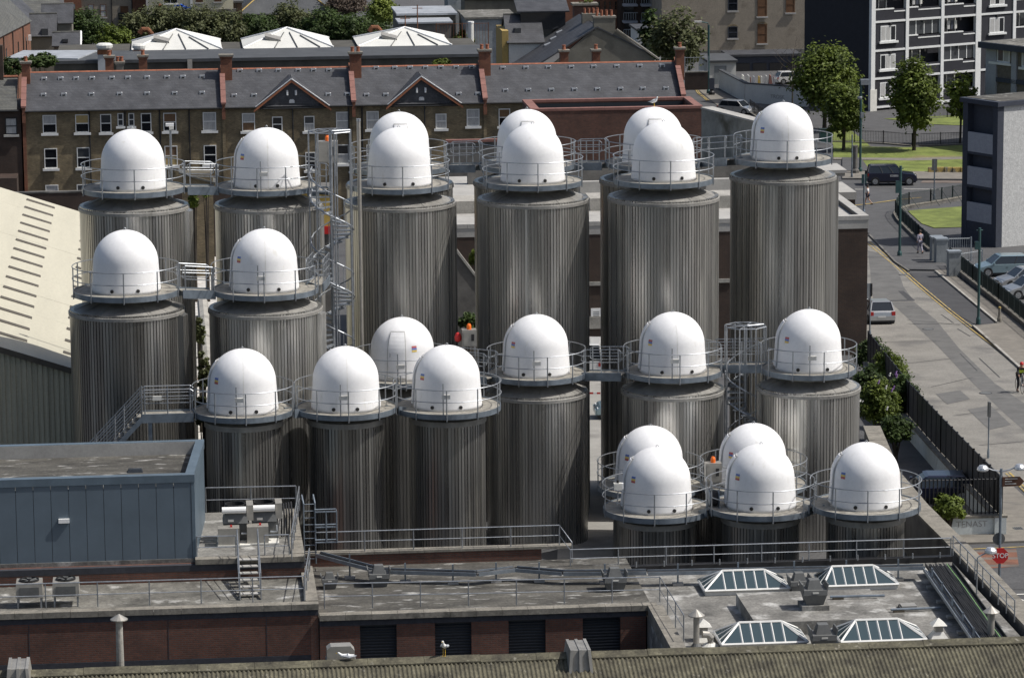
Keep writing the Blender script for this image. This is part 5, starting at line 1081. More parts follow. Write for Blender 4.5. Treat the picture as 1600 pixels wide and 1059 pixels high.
# ---- fences
mat('fence_black', (.017,.018,.021), .55, var=.2)
mat('fence_green', (.016,.030,.030), .55, var=.2)
mat('gate_grey', (.30,.33,.35), .5, metal=.4, var=.15)
mat('pillar', (.24,.26,.265), .8, var=.2, scale=2)
mat('pale_blue_wall', (.54,.58,.57), .85, var=.12, scale=1.0, spot=((.20,.20,.18), .9, .6))
def fence(name, label, pts, h, base=0.0, bar=.14, post=2.4, m='fence_black', wall=None, wallm='concrete_dark', ground=True, panel=False, stay=False, cat='fence', wallt=.3, br=.014):
    P = [Vector(p) for p in pts]; t = thing(name, P[0], label, cat); up = Vector((0,0,1))
    for a, b in zip(P, P[1:]):
        L = (b-a).length; d = (b-a).normalized(); n = Vector((-d.y,d.x,0)).normalized()
        if wall:
            MB().prism([a-n*wallt/2, b-n*wallt/2, b+n*wallt/2, a+n*wallt/2], [a.z-1.2,b.z-1.2,b.z-1.2,a.z-1.2], [a.z+wall-.1,b.z+wall-.1,b.z+wall-.1,a.z+wall-.1]).build('dwarf_wall', M[wallm], t)
            MB().prism([a-n*wallt*.6, b-n*wallt*.6, b+n*wallt*.6, a+n*wallt*.6], [a.z+wall-.098,b.z+wall-.098,b.z+wall-.098,a.z+wall-.098], [a.z+wall,b.z+wall,b.z+wall,a.z+wall]).build('wall_coping', M['coping'], t)
        z0 = (wall or 0) + base
        k = max(1, round(L/post))
        for i in range(k):
            c0, c1 = a.lerp(b, i/k), a.lerp(b, (i+1)/k)
            B(c0.x-.045,c0.x+.045,c0.y-.045,c0.y+.045,c0.z+z0,c0.z+z0+h+.05).build('fence_post', M[m], t)
            if stay: T([c0+up*(z0+h*.8), c0+n*.9+up*(z0-.3)], .03, 4).build('stay', M[m], t)
            if panel:
                MB().prism([c0-n*.02, c1-n*.02, c1+n*.02, c0+n*.02], [c0.z+z0+.04,c1.z+z0+.04,c1.z+z0+.04,c0.z+z0+.04], [c0.z+z0+h,c1.z+z0+h,c1.z+z0+h,c0.z+z0+h]).build('panel', M[m], t)
            else:
                for zz in (.08, h-.06): MB().tube([c0+up*(z0+zz), c1+up*(z0+zz)], .022, 4).build('rail', M[m], t)
                mb = MB(); nb = max(2, int((c1-c0).length/bar))
                for j in range(1, nb): q = c0.lerp(c1, j/nb)+up*(z0+.02); mb.tube([q, q+up*h], br, 4)
                stuff(mb.build('bars', M[m], t))
        B(b.x-.045,b.x+.045,b.y-.045,b.y+.045,b.z+z0,b.z+z0+h+.05).build('fence_post', M[m], t)
    return t
def gp(*pts): return [gd(*p) for p in pts]
fence('railing_fence', 'dark railing on a low wall curving round the street corner lawn', gp((1560,306),(1505,312),(1454,321),(1420,326),(1404,331),(1399,339),(1404,348),(1435,379),(1454,396)), 1.0, wall=.35, stay=True, m='fence_green')
fence('railing_fence', 'dark railing on a low wall beside the parked silver cars', gp((1484,418),(1520,447),(1560,478),(1640,545)), 1.0, wall=.45, m='fence_green', bar=.10)
fence('railing_fence', 'dark railing across the lawn in front of the young trees', gp((1290,222),(1380,225),(1425,229),(1514,226),(1560,223)), 1.15, m='fence_black', bar=.16, wall=.12)
fence('railing_fence', 'short dark railing near the apartment corner behind the trees', gp((1452,186),(1480,184),(1514,181)), 1.1, m='fence_black', bar=.16)
for i, (px, py, w_) in enumerate(((1463,409,.8),(1470,412,.8),(1490,433,.8))):
    p = gd(px, py); g = gz(p.x,p.y); t = thing('gate_pillar', (p.x,p.y,g), ('grey gate pillar behind the twin pillar at the car park entrance', 'grey gate pillar hinging the barred gate at the car park entrance', 'near grey gate pillar at the railing by silver cars')[i], 'pillar')
    B(p.x-.42,p.x+.42,p.y-.4,p.y+.4,g-.2,g+1.75).build('shaft', M['pillar'], t); B(p.x-.47,p.x+.47,p.y-.45,p.y+.45,g+1.752,g+1.9).build('cap', M['gate_grey'], t)
fence('barred_gate', 'pale grey barred gate at the car park entrance', gp((1472,409),(1517,408)), 1.75, m='gate_grey', bar=.16, post=4, cat='gate')
fence('barred_gate', 'pale grey open gate leaf behind the near pillar', gp((1496,430),(1534,424)), 1.55, m='gate_grey', bar=.2, post=4, cat='gate')
# panel fence above the sunken lane by the tanks
pf = gp((1356,590),(1420,678),(1470,736),(1520,792),(1563,838))
fence('panel_fence', 'black panel fence on a pale wall between the lane and the road', pf, 1.72, wall=.92, wallm='pale_blue_wall', panel=True, post=1.5, wallt=.5)
lo, ro = gd(1430, 842), gd(1564, 835); Yv = ro.y
fence('bar_fence', 'tall black bar fence on the pale graffiti stained wall', [Vector((lo.x, Yv, gz(lo.x,Yv))), Vector((ro.x, Yv, gz(ro.x,Yv)))], 1.60, wall=.92, wallm='pale_blue_wall', bar=.17, post=2.6, wallt=.5, br=.03)
g = gz(ro.x,Yv); mat('smear', (.27,.27,.255), .9, var=.45, scale=5)
GRAF = (ro.x-1.35, Yv-.254, g+.56)
# ---- posts, signs, lamps
def text(body, size, m, loc, rot, parent, name='lettering', ax='CENTER'):
    cu = bpy.data.curves.new(name, 'FONT'); cu.body = body; cu.size = size; cu.align_x = ax; cu.align_y = 'CENTER'; cu.extrude = .002
    tmp = bpy.data.objects.new('tmp', cu); col.objects.link(tmp); dg = bpy.context.evaluated_depsgraph_get()
    me = bpy.data.meshes.new_from_object(tmp.evaluated_get(dg)); bpy.data.objects.remove(tmp); me.materials.clear(); me.materials.append(m)
    return place(me, name, loc, parent, rot)
t = thing('graffiti', GRAF, 'rubbed out dark graffiti letters on the pale low wall', 'graffiti'); text('TENAST', .38, M['smear'], GRAF, (R(90),0,0), t)
mat('post_green', (.035,.085,.085), .5, metal=.2, var=.2)
mat('sign_brown', (.085,.035,.018), .5, var=.1)
mat('silver', (.62,.63,.64), .3, metal=.6, var=.05)
def post(px, ybase, ytop, name, label, cat, m='galv_blue', r=.05, top=None):
    p = gd(px, ybase); d = (p-CAM).dot(_fw); q = dp(px, ytop, d); g = gz(p.x,p.y); t = thing(name, (p.x,p.y,g), label, cat)
    T([(p.x,p.y,g), (p.x,p.y,q.z)], r, 8).build('post', M[m], t); MB().lathe([(r*1.8,0),(r*1.8,.35),(r*1.2,.5)], 8, (p.x,p.y,g)).build('base', M[m], t)
    return t, Vector((p.x, p.y, q.z))
t, q = post(1561, 926, 724, 'street_lamp', 'twin globe street lamp carrying stop sign and brown finger sign', 'street lamp', r=.055)
for s in (-1, 1):
    T([q+Vector((0,0,-.12)), q+Vector((s*.35,0,-.05)), q+Vector((s*.62,0,.06))], .03, 6).build('lamp_arm', M['galv'], t)
    MB().lathe([(.02,.20),(.14,.17),(.22,.08),(.235,0),(.20,-.05),(.05,-.08)], 16, q+Vector((s*.74,0,-.02))).build('lamp_head', M['silver'], t)
zs_ = atY(1561, 752, q.y).z
MB().add([(q.x+.04,q.y-.08,zs_-.19),(q.x+.74,q.y-.08,zs_-.19),(q.x+.92,q.y-.08,zs_),(q.x+.74,q.y-.08,zs_+.19),(q.x+.04,q.y-.08,zs_+.19),(q.x+.04,q.y-.03,zs_-.19),(q.x+.74,q.y-.03,zs_-.19),(q.x+.92,q.y-.03,zs_),(q.x+.74,q.y-.03,zs_+.19),(q.x+.04,q.y-.03,zs_+.19)], [(0,1,2,3,4),(9,8,7,6,5),(0,5,6,1),(1,6,7,2),(2,7,8,3),(3,8,9,4),(4,9,5,0)]).build('finger_sign', M['sign_brown'], t)
for k, w_ in enumerate((.5,.28,.45)): B(q.x+.14, q.x+.14+w_, q.y-.086, q.y-.081, zs_+.10-k*.10, zs_+.13-k*.10).build('sign_line', M['off_white'], t)
zz = atY(1561, 867, q.y).z; oc = [(math.cos(R(22.5+45*k))*.335, math.sin(R(22.5+45*k))*.335) for k in range(8)]
def plate(pts, y, z, x, th, m, nm, par): return MB().prism(pts, 0, th).xf(Matrix(((1,0,0,x),(0,0,1,y),(0,1,0,z),(0,0,0,1)))).build(nm, m, par)
sg = plate(oc, q.y-.10, zz, q.x, .03, M['red'], 'stop_sign', t)
text('STOP', .265, M['white_paint'], (q.x, q.y-.105, zz), (R(90),0,0), sg)
plate([(math.cos(R(20*k))*.25, math.sin(R(20*k))*.25) for k in range(18)], q.y+.06, atY(1561, 842, q.y).z, q.x-.03, .025, M['cowl_grey'], 'round_sign', t)
a = dp(1548, 862, 131); t = thing('wall_lamp', a+Vector((-.6,0,-.25)), 'single silver lamp head on a bracket in front of the stop sign', 'street lamp')
MB().lathe([(.02,.20),(.14,.17),(.22,.08),(.235,0),(.20,-.05),(.05,-.08)], 16, a).build('lamp_head', M['silver'], t); T([a+Vector((-.15,0,-.02)), a+Vector((-.34,0,-.1)), a+Vector((-.5,0,-.2)), a+Vector((-.52,0,-2.4))], .028, 6).build('bracket', M['galv'], t)
t, q = post(1544, 716, 624, 'sign_post', 'slim post with a narrow sign beside the panel fence', 'sign post', r=.035); B(q.x-.05,q.x+.07,q.y-.12,q.y+.12,q.z-.75,q.z-.02).build('sign_plate', M['cowl_grey'], t)
t, q = post(1359, 528, 440, 'sign_post', 'post with tall narrow sign plates by the silver hatchback', 'sign post', r=.045); B(q.x-.28,q.x-.06,q.y-.06,q.y-.03,q.z-.95,q.z).build('sign_plate', M['gate_grey'], t); B(q.x+.02,q.x+.12,q.y-.06,q.y-.03,q.z-.8,q.z).build('sign_plate', M['black'], t)
t, q = post(1405.5, 402, 256, 'lamp_post', 'dark green pole on the pavement by the walking woman', 'lamp post', m='post_green', r=.10)
T([q+Vector((-.22,0,-.2)), q+Vector((.22,0,-.2))], .04, 6).build('cross_bar', M['post_green'], t); B(q.x-.35,q.x+.0,q.y-.1,q.y+.1,q.z-2.0,q.z-1.1).build('sign_plate', M['post_green'], t)
t, q = post(1344, 270, 124, 'lamp_post', 'tall teal pole topped by a camera left of apartment block', 'lamp post', m='post_green', r=.11)
B(q.x-.05,q.x+.75,q.y-.3,q.y+.3,q.z-.35,q.z+.15).build('camera_head', M['galv'], t); MB().lathe([(.02,-.25),(.2,-.2),(.24,0),(.1,.1)], 10, q+Vector((-.1,0,-1.5))).build('dome_camera', M['galv'], t); B(q.x-.05,q.x+.25,q.y-.25,q.y-.1,q.z-3.4,q.z-2.9).build('equipment_box', M['galv'], t)
t, q = post(1528.5, 507, 352, 'lamp_post', 'teal pole standing by the silver cars and driveway', 'lamp post', m='post_green', r=.085)
T([q+Vector((-.2,0,-.15)), q+Vector((.2,0,-.15))], .035, 6).build('cross_bar', M['post_green'], t); B(q.x-.3,q.x+.0,q.y-.1,q.y+.1,q.z-1.35,q.z-.85).build('sign_plate', M['post_green'], t)
t, q = post(1459.5, 312, 247, 'sign_post', 'road sign seen from behind beside the curved railing', 'sign post', r=.06); B(q.x-.22,q.x+.22,q.y-.05,q.y+.05,q.z-1.0,q.z).build('sign_plate', M['cowl_grey'], t)
t, q = post(1349.5, 336, 271, 'sign_post', 'grey sign on a post beside the walking man', 'sign post', r=.07); B(q.x-.2,q.x+.2,q.y-.05,q.y+.05,q.z-.75,q.z).build('sign_plate', M['post_green'], t)
t, q = post(1331, 279, 211, 'sign_post', 'thin grey pole beside the wooden pole at the cross street', 'pole', r=.06); B(q.x-.06,q.x+.06,q.y-.06,q.y+.06,q.z,q.z+.1).build('cap', M['galv'], t)
t, q = post(1336, 272, 228, 'timber_post', 'thick weathered timber post at the cross street', 'post', m='concrete_dark', r=.22); B(q.x-.2,q.x+.2,q.y-.2,q.y+.2,q.z,q.z+.1).build('cap', M['concrete_dark'], t)
t, q = post(1561.5, 506, 481, 'bollard', 'brown timber bollard on the kerb by the driveway', 'bollard', m='coping', r=.085); MB().lathe([(.09,0),(.09,.08),(.03,.12)], 8, q).build('yellow_cap', M['yellow_line'], t)
for i, (px, py, lab) in enumerate(((1450,515,'round iron manhole cover on the pale road slab'),(1540,615,'iron manhole cover beside the road repair band'),(1412,430,'small iron cover at the road by the driveway'))):
    p = gd(px, py); g = gz(p.x,p.y); t = thing('manhole_cover', (p.x,p.y,g+.03), lab, 'manhole cover'); MB().cyl(p, .36, g+.024, g+.04, 20).build('frame', M['asphalt_dark'], t); MB().cyl(p, .29, g+.0405, g+.05, 20).build('lid', M['cowl_grey'], t)
pass
# service boxes on the lawn
p = gd(1290, 222); g = gz(p.x,p.y); t = thing('utility_box', (p.x,p.y,g), 'dark green utility box behind the lone tall tank', 'utility box')
B(p.x-.6,p.x+.6,p.y-.4,p.y+.4,g,g+1.25).build('cabinet', M['post_green'], t); B(p.x-.65,p.x+.65,p.y-.45,p.y+.45,g+1.252,g+1.33).build('lid', M['fence_green'], t)

# ---- white balcony building and dark block at the right edge
mat('render_white', (.46,.465,.455), .9, var=.10, scale=2.5, bump=.6, bscale=5)
mat('render_band', (.32,.33,.36), .85, var=.08)
mat('frame_blue', (.035,.042,.060), .7, var=.15)
cW = gd(1556, 387); g = gz(cW.x,cW.y); dW = (cW-CAM).dot(_fw); zt_ = dp(1557, 156, dW).z
_a1, _a2 = R(33-5.55), R(180-56.5+5.55-5.55+5.55)
E1 = _rh*math.cos(R(33)) + _fh*math.sin(R(33)); E2 = -_rh*math.sin(R(33.5)) + _fh*math.cos(R(33.5))   # along the white front; along the balcony side
def wpt(a, b): return Vector((cW.x, cW.y, 0)) + E1*a + E2*b
def wbox(a0, a1, b0, b1, z0, z1): return MB().prism([wpt(a0,b0), wpt(a1,b0), wpt(a1,b1), wpt(a0,b1)], z0, z1)
Ls = 3.95
t = thing('balcony_building', wpt(4,3)+Vector((0,0,g)), 'white rendered block with dark recessed balconies at the right edge', 'building')
wbox(.55, 18, 0, Ls-.01, g-.5, zt_-.3).build('wall', M['render_white'], t)
wbox(-.2, 18.2, -.2, Ls+.25, zt_-.298, zt_+.05).build('roof_slab', M['frame_blue'], t); wbox(.2, 18, .1, Ls, zt_+.051, zt_+.08).build('roof_deck', M['felt_dark'], t)
wbox(-.05, .548, -.03, .5, g-.5, zt_-.3).build('corner_post', M['frame_blue'], t); wbox(-.05, .548, Ls-.55, Ls, g-.5, zt_-.3).build('corner_post', M['frame_blue'], t)
for yy0, yy1 in ((318,348),(261,290),(206,237)):
    z0, z1 = dp(1540, yy1, dW+1).z, dp(1540, yy0, dW+1).z
    wbox(-.02, .14, .51, Ls-.56, z0, z1).build('balcony_front', M['render_band'], t); wbox(-.02, .545, .51, Ls-.56, z0-.2, z0-.002).build('balcony_floor', M['frame_blue'], t)
wbox(-.03, .54, .51, Ls-.56, g-.5, dp(1540, 352, dW+1).z).build('base_wall', M['frame_blue'], t)
wbox(.50, .549, .51, Ls-.56, g-.5, zt_-.3).build('balcony_back', M['frame_blue'], t)
mat('white_trim_', (.66,.67,.66), .55, var=.05)
cD = dp(1538, 68, 345); mat('brown_brick', (.13,.115,.095), .9, var=.2, scale=3, bump=.3); zt_ = cD.z
E3 = _rh*math.cos(R(56)) - _fh*math.sin(R(56)); E4 = _rh*math.sin(R(56)) + _fh*math.cos(R(56))            # along the windowed front (coming nearer to the right); into the depth
def dbox(a0, a1, b0, b1, z0, z1):
    o = Vector((cD.x, cD.y, 0)); return MB().prism([o+E3*a0+E4*b0, o+E3*a1+E4*b0, o+E3*a1+E4*b1, o+E3*a0+E4*b1], z0, z1)
def dsz(px, py): r = ray(px, py); s_ = (cD-CAM).dot(E4)/r.dot(E4); p_ = CAM+r*s_; return (p_-cD).dot(E3), p_.z
t = thing('dark_block', (cD.x, cD.y, GZ), 'dark brown flat roofed wing with white windows at the right edge', 'building')
dbox(.3, 30, .5, 9, GZ, zt_-.45).build('wall', M['brown_brick'], t); dbox(-.5, 30, -.4, 9, zt_-.448, zt_+.15).build('roof_slab', M['frame_blue'], t); dbox(-.3, 30, -.2, 8.8, zt_+.151, zt_+.18).build('roof_deck', M['felt'], t)
dbox(-.1, 1.4, .3, .498, GZ, zt_-.45).build('end_pier', M['render_band'], t)
s_ = dsz(1580, 110)[0]; dbox(s_-.35, s_+.35, .3, .498, GZ, zt_-.45).build('pilaster', M['render_band'], t)
for px in (1559, 1606):
    s_, z1 = dsz(px, 74 if px < 1580 else 82); z0 = dsz(px, 98 if px < 1580 else 107)[1]; f = dbox(s_-1.3, s_+1.3, .40, .497, z0, z1).build('window', M['white_trim_'], t)
    for k in range(3): dbox(s_-1.18+k*.82, s_-1.18+k*.82+.68, .385, .399, z0+.15, z1-.12).build('pane', M['curtain' if k != 1 else 'glass_grey'], f)
    dbox(s_-1.6, s_+1.6, .25, .398, z0-.25, z0-.004).build('sill', M['white_trim_'], f)
s_, z_ = dsz(1560, 126); dbox(1.41, 30, .3, .498, z_-.2, z_+.2).build('string_band', M['frame_blue'], t)

# ---- black and white apartment block, turned away to the right
C0 = gd(1362, 174); ang = R(34-5.55); E = Vector((math.cos(ang), math.sin(ang), 0)); Nn = Vector((-E.y, E.x, 0))   # along the front, and into the depth
mat('black_brick', (.020,.021,.028), .85, var=.15, scale=1.5)
mat('white_trim', (.66,.67,.66), .55, var=.05)
def onf(px, py):                                                # picture point on the front -> (s, z)
    r = ray(px, py); n = Vector((E.y, -E.x, 0)); s = (C0-CAM).dot(n)/r.dot(n); p = CAM + r*s; return (p-C0).dot(E), p.z
def fbox(s0, s1, n0, n1, z0, z1):
    o = Vector((C0.x, C0.y, 0)); return MB().prism([o+E*s0+Nn*n0, o+E*s1+Nn*n0, o+E*s1+Nn*n1, o+E*s0+Nn*n1], z0, z1)
t = thing('apartment_block', (C0.x, C0.y, GZ), 'black apartment block with white frames, balconies and hanging laundry', 'apartment building')
Ztop = onf(1362, -60)[1]; S1 = onf(1640, 20)[0]
fbox(.0, S1, 1.3, 11.5, GZ, Ztop).build('wall', M['black_brick'], t)
fbox(.004, .5, .05, 1.298, GZ, Ztop).build('end_return', M['black_brick'], t)
cols = [onf(x, 80)[0] for x in (1364, 1417, 1472, 1528, 1584, 1640)]
ws = [.55, .42, .42, .75, .42, .42]
for s, w in zip(cols, ws): fbox(s-w/2, s+w/2, -.06, .35, GZ, Ztop).build('column', M['white_trim'], t)
bz = []
for y in (168, 123.5, 80, 35, -8, -52): bz.append(onf(1370, y)[1])
def laundry(s, z, par):
    for k in range(3):
        m = ('curtain','frame_blue','off_white')[k % 3]; fbox(s+.5*k, s+.5*k+.35, .35, .40, z-.9, z).build('laundry', M[m], par)
for i in range(len(cols)-1):
    s0, s1 = cols[i]+ws[i]/2+.002, cols[i+1]-ws[i+1]/2-.002
    solid = i in (0, 3)
    for j, z in enumerate(bz):
        fbox(s0, s1, -.03, .30, z-.11, z+.11).build('floor_band', M['white_trim'], t)
        if j == len(bz)-1: continue
        zn = bz[j+1]-.112; zl = z+.112; top = zl + (zn-zl)*.42
        if solid and j < 3 or (solid and i == 3):
            fbox(s0, s1, .06, 1.298, zl, zn).build('wall_panel', M['black_brick'], t)
            wc = (s0+s1)/2 + (.0 if i else -.3); ww, zh0, zh1 = 2.1, zl+(zn-zl)*.30, zl+(zn-zl)*.88
            f = fbox(wc-ww/2, wc+ww/2, -.01, .058, zh0, zh1).build('window', M['white_trim'], t)
            for k in range(3): fbox(wc-ww/2+.10+k*(ww-.1)/3, wc-ww/2+.10+(k+1)*(ww-.1)/3-.1, -.022, -.012, zh0+.12, zh1-.1).build('pane', M[('curtain','glass_dark','curtain')[(k+j) % 3]], f)
            fbox(wc-ww/2-.25, wc+ww/2+.25, -.18, -.012, zh0-.22, zh0-.004).build('sill', M['white_trim'], f)
        else:
            fbox(s0, s1, .06, .22, zl, top).build('balcony_front', M['black_brick'], t)
            mid = s0 + (s1-s0)*(.62 if i != 1 else .3)
            fbox(s0, mid, .02, .24, top, top+.13).build('balcony_coping', M['white_trim'], t); fbox(mid+.002, s1, .02, .24, top-.30, top-.17).build('balcony_coping', M['white_trim'], t)
            if (i, j) in ((1,2),(2,1)):
                fbox(s0, s1, .225, .30, top+.132, zn).build('glazing', M['glass_grey'], t)
                for k in range(5): s = s0+(s1-s0)*(k+.0)/4.0; fbox(min(s, s1-.1), min(s, s1-.1)+.1, .18, .224, top+.132, zn).build('mullion', M['white_trim'], t)
            else:
                fbox(s0+.2, s0+(s1-s0)*.6, 1.2, 1.296, top, zn-.2).build('balcony_window', M['glass_grey'], t)
                for k in range(3): s = s0+.25+k*(s1-s0)*.25; fbox(s, s+.12, 1.1, 1.198, top, zn-.2).build('mullion', M['off_white'], t)
            if (i, j) in ((2,2),(1,3),(2,3)): laundry(s0+.8, zn-.35, t)
        pz = fbox((s0+s1)/2-.12, (s0+s1)/2+.12, -.12, -.032, z-.45, z-.115); pz.build('lamp', M['black'], t)
fbox(-.3, .6, -.12, -.07, GZ, GZ+2.3).build('drain_box', M['off_white'], t)
# ================================================================== VEGETATION
def leafmat(name, c, c2):
    m = mat(name, c, .6, var=.35, scale=.55, c2=c2, spec=.25)
    nt = m.node_tree; b = nt.nodes['Principled BSDF']; L = nt.links
    tr = nt.nodes.new('ShaderNodeBsdfTranslucent'); mx = nt.nodes.new('ShaderNodeMixShader'); mx.inputs[0].default_value = .25
    src = b.inputs['Base Color'].links[0].from_socket; L.new(src, tr.inputs[0])
    L.new(b.outputs[0], mx.inputs[1]); L.new(tr.outputs[0], mx.inputs[2]); L.new(mx.outputs[0], nt.nodes['Material Output'].inputs[0]); return m
leafmat('leaf_green', (.055,.085,.014), (.120,.155,.026)); leafmat('leaf_dark', (.030,.052,.014), (.055,.085,.022)); leafmat('leaf_olive', (.060,.075,.028), (.115,.125,.055)); leafmat('leaf_light', (.095,.130,.022), (.17,.21,.04)); leafmat('leaf_dry', (.085,.065,.05), (.11,.085,.065))
mat('bark', (.055,.045,.034), .95, var=.3, scale=4)
def leaves(c, rx, ry, rz, nclump, nleaf, size, seed, flat=.0, spread=.30, shell=.55, up=.5):
    rnd = random.Random(seed); vs = []; fs = []
    for i in range(nclump):
        while True:
            p = Vector((rnd.uniform(-1,1), rnd.uniform(-1,1), rnd.uniform(-1,1)))
            if p.length <= 1: break
        if p.length < shell: p = p.normalized()*rnd.uniform(shell, 1)
        if p.z < -.55 and flat: p.z *= .6
        k = rnd.uniform(.72, 1.15); q = Vector((p.x*rx*k, p.y*ry*k, p.z*rz*k)); cs = spread*min(rx, rz)*rnd.uniform(.6,1.25)
        for j in range(nleaf):
            d = Vector((rnd.gauss(0,1), rnd.gauss(0,1), rnd.gauss(0,.8)))*cs*.5; o = Vector(c) + q + d
            n = (q.normalized()*.6 + Vector((rnd.uniform(-1,1), rnd.uniform(-1,1), rnd.uniform(-.4,1)+up))).normalized()
            u = n.orthogonal().normalized(); th = rnd.uniform(0, 6.28); w = n.cross(u); u, w = u*math.cos(th)+w*math.sin(th), w*math.cos(th)-u*math.sin(th)
            s = size*rnd.uniform(.6,1.35); b = len(vs)
            vs += [o-u*s, o-w*s*.55, o+u*s, o+w*s*.55]; fs.append((b,b+1,b+2,b+3))
    return MB().add(vs, fs)
def tree(name, label, px, ybase, ycen, rxp, rzp, leaf, seed, d=None, ncl=130, nlf=42, size=.22, trunk_r=.16, group=None, gaps=.55, stem=True):
    """foot, crown centre and crown radii in picture units"""
    p = gd(px, ybase) if d is None else None
    if d is None: d = (p-CAM).dot(_fw)
    else: q0 = dp(px, ybase, d); p = Vector((q0.x, q0.y, gz(q0.x, q0.y)))
    s = d/F_PX; c = dp(px, ycen, d); rx, rz_ = rxp*s, rzp*s; g = gz(p.x, p.y)
    t = thing(name, (p.x, p.y, g), label, 'tree' if stem else 'bush', group); rnd = random.Random(seed+5)
    cz = Vector((p.x, p.y, c.z)); o = MB().tube([(p.x,p.y,g-.1), (p.x+.05,p.y,g+(c.z-g)*.5), (p.x,p.y,c.z+rz_*.2)], trunk_r, 8, rs=[trunk_r*1.25, trunk_r, trunk_r*.5]).build('trunk', M['bark'], t)
    for k in range(7 if stem else 4):
        th = k*2.4 + rnd.uniform(0,.6); z0 = c.z - rz_*(.75-.12*k); e = cz + Vector((math.cos(th)*rx*.65, math.sin(th)*rx*.65, rz_*(-.3+.14*k)))
        a = Vector((p.x, p.y, max(g+.2, z0))); MB().tube([a, a.lerp(e,.55)+Vector((0,0,.15*rx)), e], .05, 6, rs=[trunk_r*.5, trunk_r*.32, trunk_r*.12]).build('limb', M['bark'], t)
    leaves(cz, rx, rx, rz_, ncl, nlf, size, seed, shell=gaps).build('crown', M[leaf], t)
    return t
tree('street_tree', 'broad dark green street tree left of the apartment block end wall', 1288, 205, 120, 47, 52, 'leaf_green', 11, ncl=330, nlf=30, size=.20, trunk_r=.2, gaps=.42)
tree('street_tree', 'smaller young tree in front of the broad street tree', 1318, 236, 168, 31, 42, 'leaf_green', 12, ncl=220, nlf=26, size=.19, gaps=.42)
tree('street_tree', 'full round tree on the lawn before the apartment windows', 1428, 236, 143, 36, 56, 'leaf_green', 13, ncl=330, nlf=30, size=.19, trunk_r=.17, gaps=.42)
tree('street_tree', 'sparse light green tree beside the balcony building', 1500, 226, 150, 23, 42, 'leaf_light', 14, ncl=75, nlf=26, size=.22, trunk_r=.11, gaps=.3)
tree('street_tree', 'airy olive tree in front of the stone warehouse', 1058, 118, 62, 42, 48, 'leaf_olive', 15, d=400, ncl=120, nlf=30, size=.26, gaps=.3)
tree('street_tree', 'dark leaning tree beside the white balconies', 1020, 108, 55, 20, 38, 'leaf_dark', 16, d=405, ncl=70, nlf=30, size=.26)
# leafless tree
p = gd(1238, 178); g = gz(p.x,p.y); t = thing('bare_tree', (p.x,p.y,g), 'leafless twiggy sapling above the pale garage wall', 'tree'); rnd = random.Random(3)
T([(p.x,p.y,g),(p.x,p.y,g+3.5),(p.x-.1,p.y,g+6.5)], .08, 6, rs=[.1,.07,.02]).build('trunk', M['bark'], t)
for k in range(16):
    z = g+2.0+k*.27; th = rnd.uniform(0,6.28); L = rnd.uniform(1.2,2.6); e = Vector((p.x+math.cos(th)*L, p.y+math.sin(th)*L, z+L*.9))
    MB().tube([(p.x,p.y,z), ((p.x+e.x)/2,(p.y+e.y)/2,z+L*.35), tuple(e)], .03, 4, rs=[.04,.025,.008]).build('branch', M['bark'], t)
    for j in range(3):
        f = Vector((p.x,p.y,z)).lerp(e, .45+.2*j); MB().tube([f, f+Vector((rnd.uniform(-.6,.6), rnd.uniform(-.6,.6), rnd.uniform(.2,.8)))], .012, 3).build('branch', M['bark'], t)
def bush(label, px, ycen, rxp, rzp, d, leaf, seed, ncl=90, nlf=42, size=.2, name='bush', ryf=1.0, group=None):
    s = d/F_PX; c = dp(px, ycen, d); g = gz(c.x,c.y); t = thing(name, (c.x,c.y,g), label, 'bush', group)
    T([(c.x,c.y,g-.1),(c.x,c.y,c.z)], .08, 6, rs=[.12,.05]).build('stem', M['bark'], t)
    for k in range(4): th = k*1.6+seed; T([(c.x,c.y,g+.1),(c.x+math.cos(th)*rxp*s*.5,c.y+math.sin(th)*rxp*s*.5,c.z+rzp*s*.3)], .05, 5, rs=[.07,.02]).build('stem', M['bark'], t)
    leaves(c, rxp*s, rxp*s*ryf, rzp*s, ncl, nlf, size, seed, flat=1, shell=.45).build('foliage', M[leaf], t)
# buddleia bushes in the lane beside the tanks
for i, (px, yc, rx, rz_, d, lf) in enumerate(((1362,556,24,28,200,'leaf_dark'),(1390,585,28,36,190,'leaf_green'),(1408,622,24,38,180,'leaf_dark'),(1374,632,30,34,176,'leaf_green'),(1400,672,24,22,170,'leaf_dark'),(1356,602,24,32,186,'leaf_dark'))):
    bush(('green bush against the dark brick building by the lane', 'largest green bush in the lane beside the road fence', 'dark green bush against the panel fence', 'green bush beside the rightmost middle tank', 'low dark bush at the near end of the lane thicket', 'dark bush half hidden behind rightmost middle tank')[i], px, yc, rx, rz_, d, lf, 30+i, 150, 60, .085, group='bushes in the lane')
rnd = random.Random(9); mb = MB()
p = dp(1395, 610, 179); t = thing('flower_sprays', p, 'small purple and white flower sprays among the lane bushes', 'flowers'); mat('flower', (.22,.12,.30), .8, var=.3)
for k in range(8):
    q = dp(rnd.uniform(1366,1404), rnd.uniform(585,645), rnd.uniform(170,173)); MB().tube([q, q+Vector((.05,0,.14)), q+Vector((.10,0,.18))], .035, 4, rs=[.05,.04,.01]).build('flower_spray', M['flower' if k % 3 else 'off_white'], t)
bush('low shrub beyond the bar fence at the street corner', 1482, 792, 26, 20, 150.5, 'leaf_green', 41, 60, 40, .10)
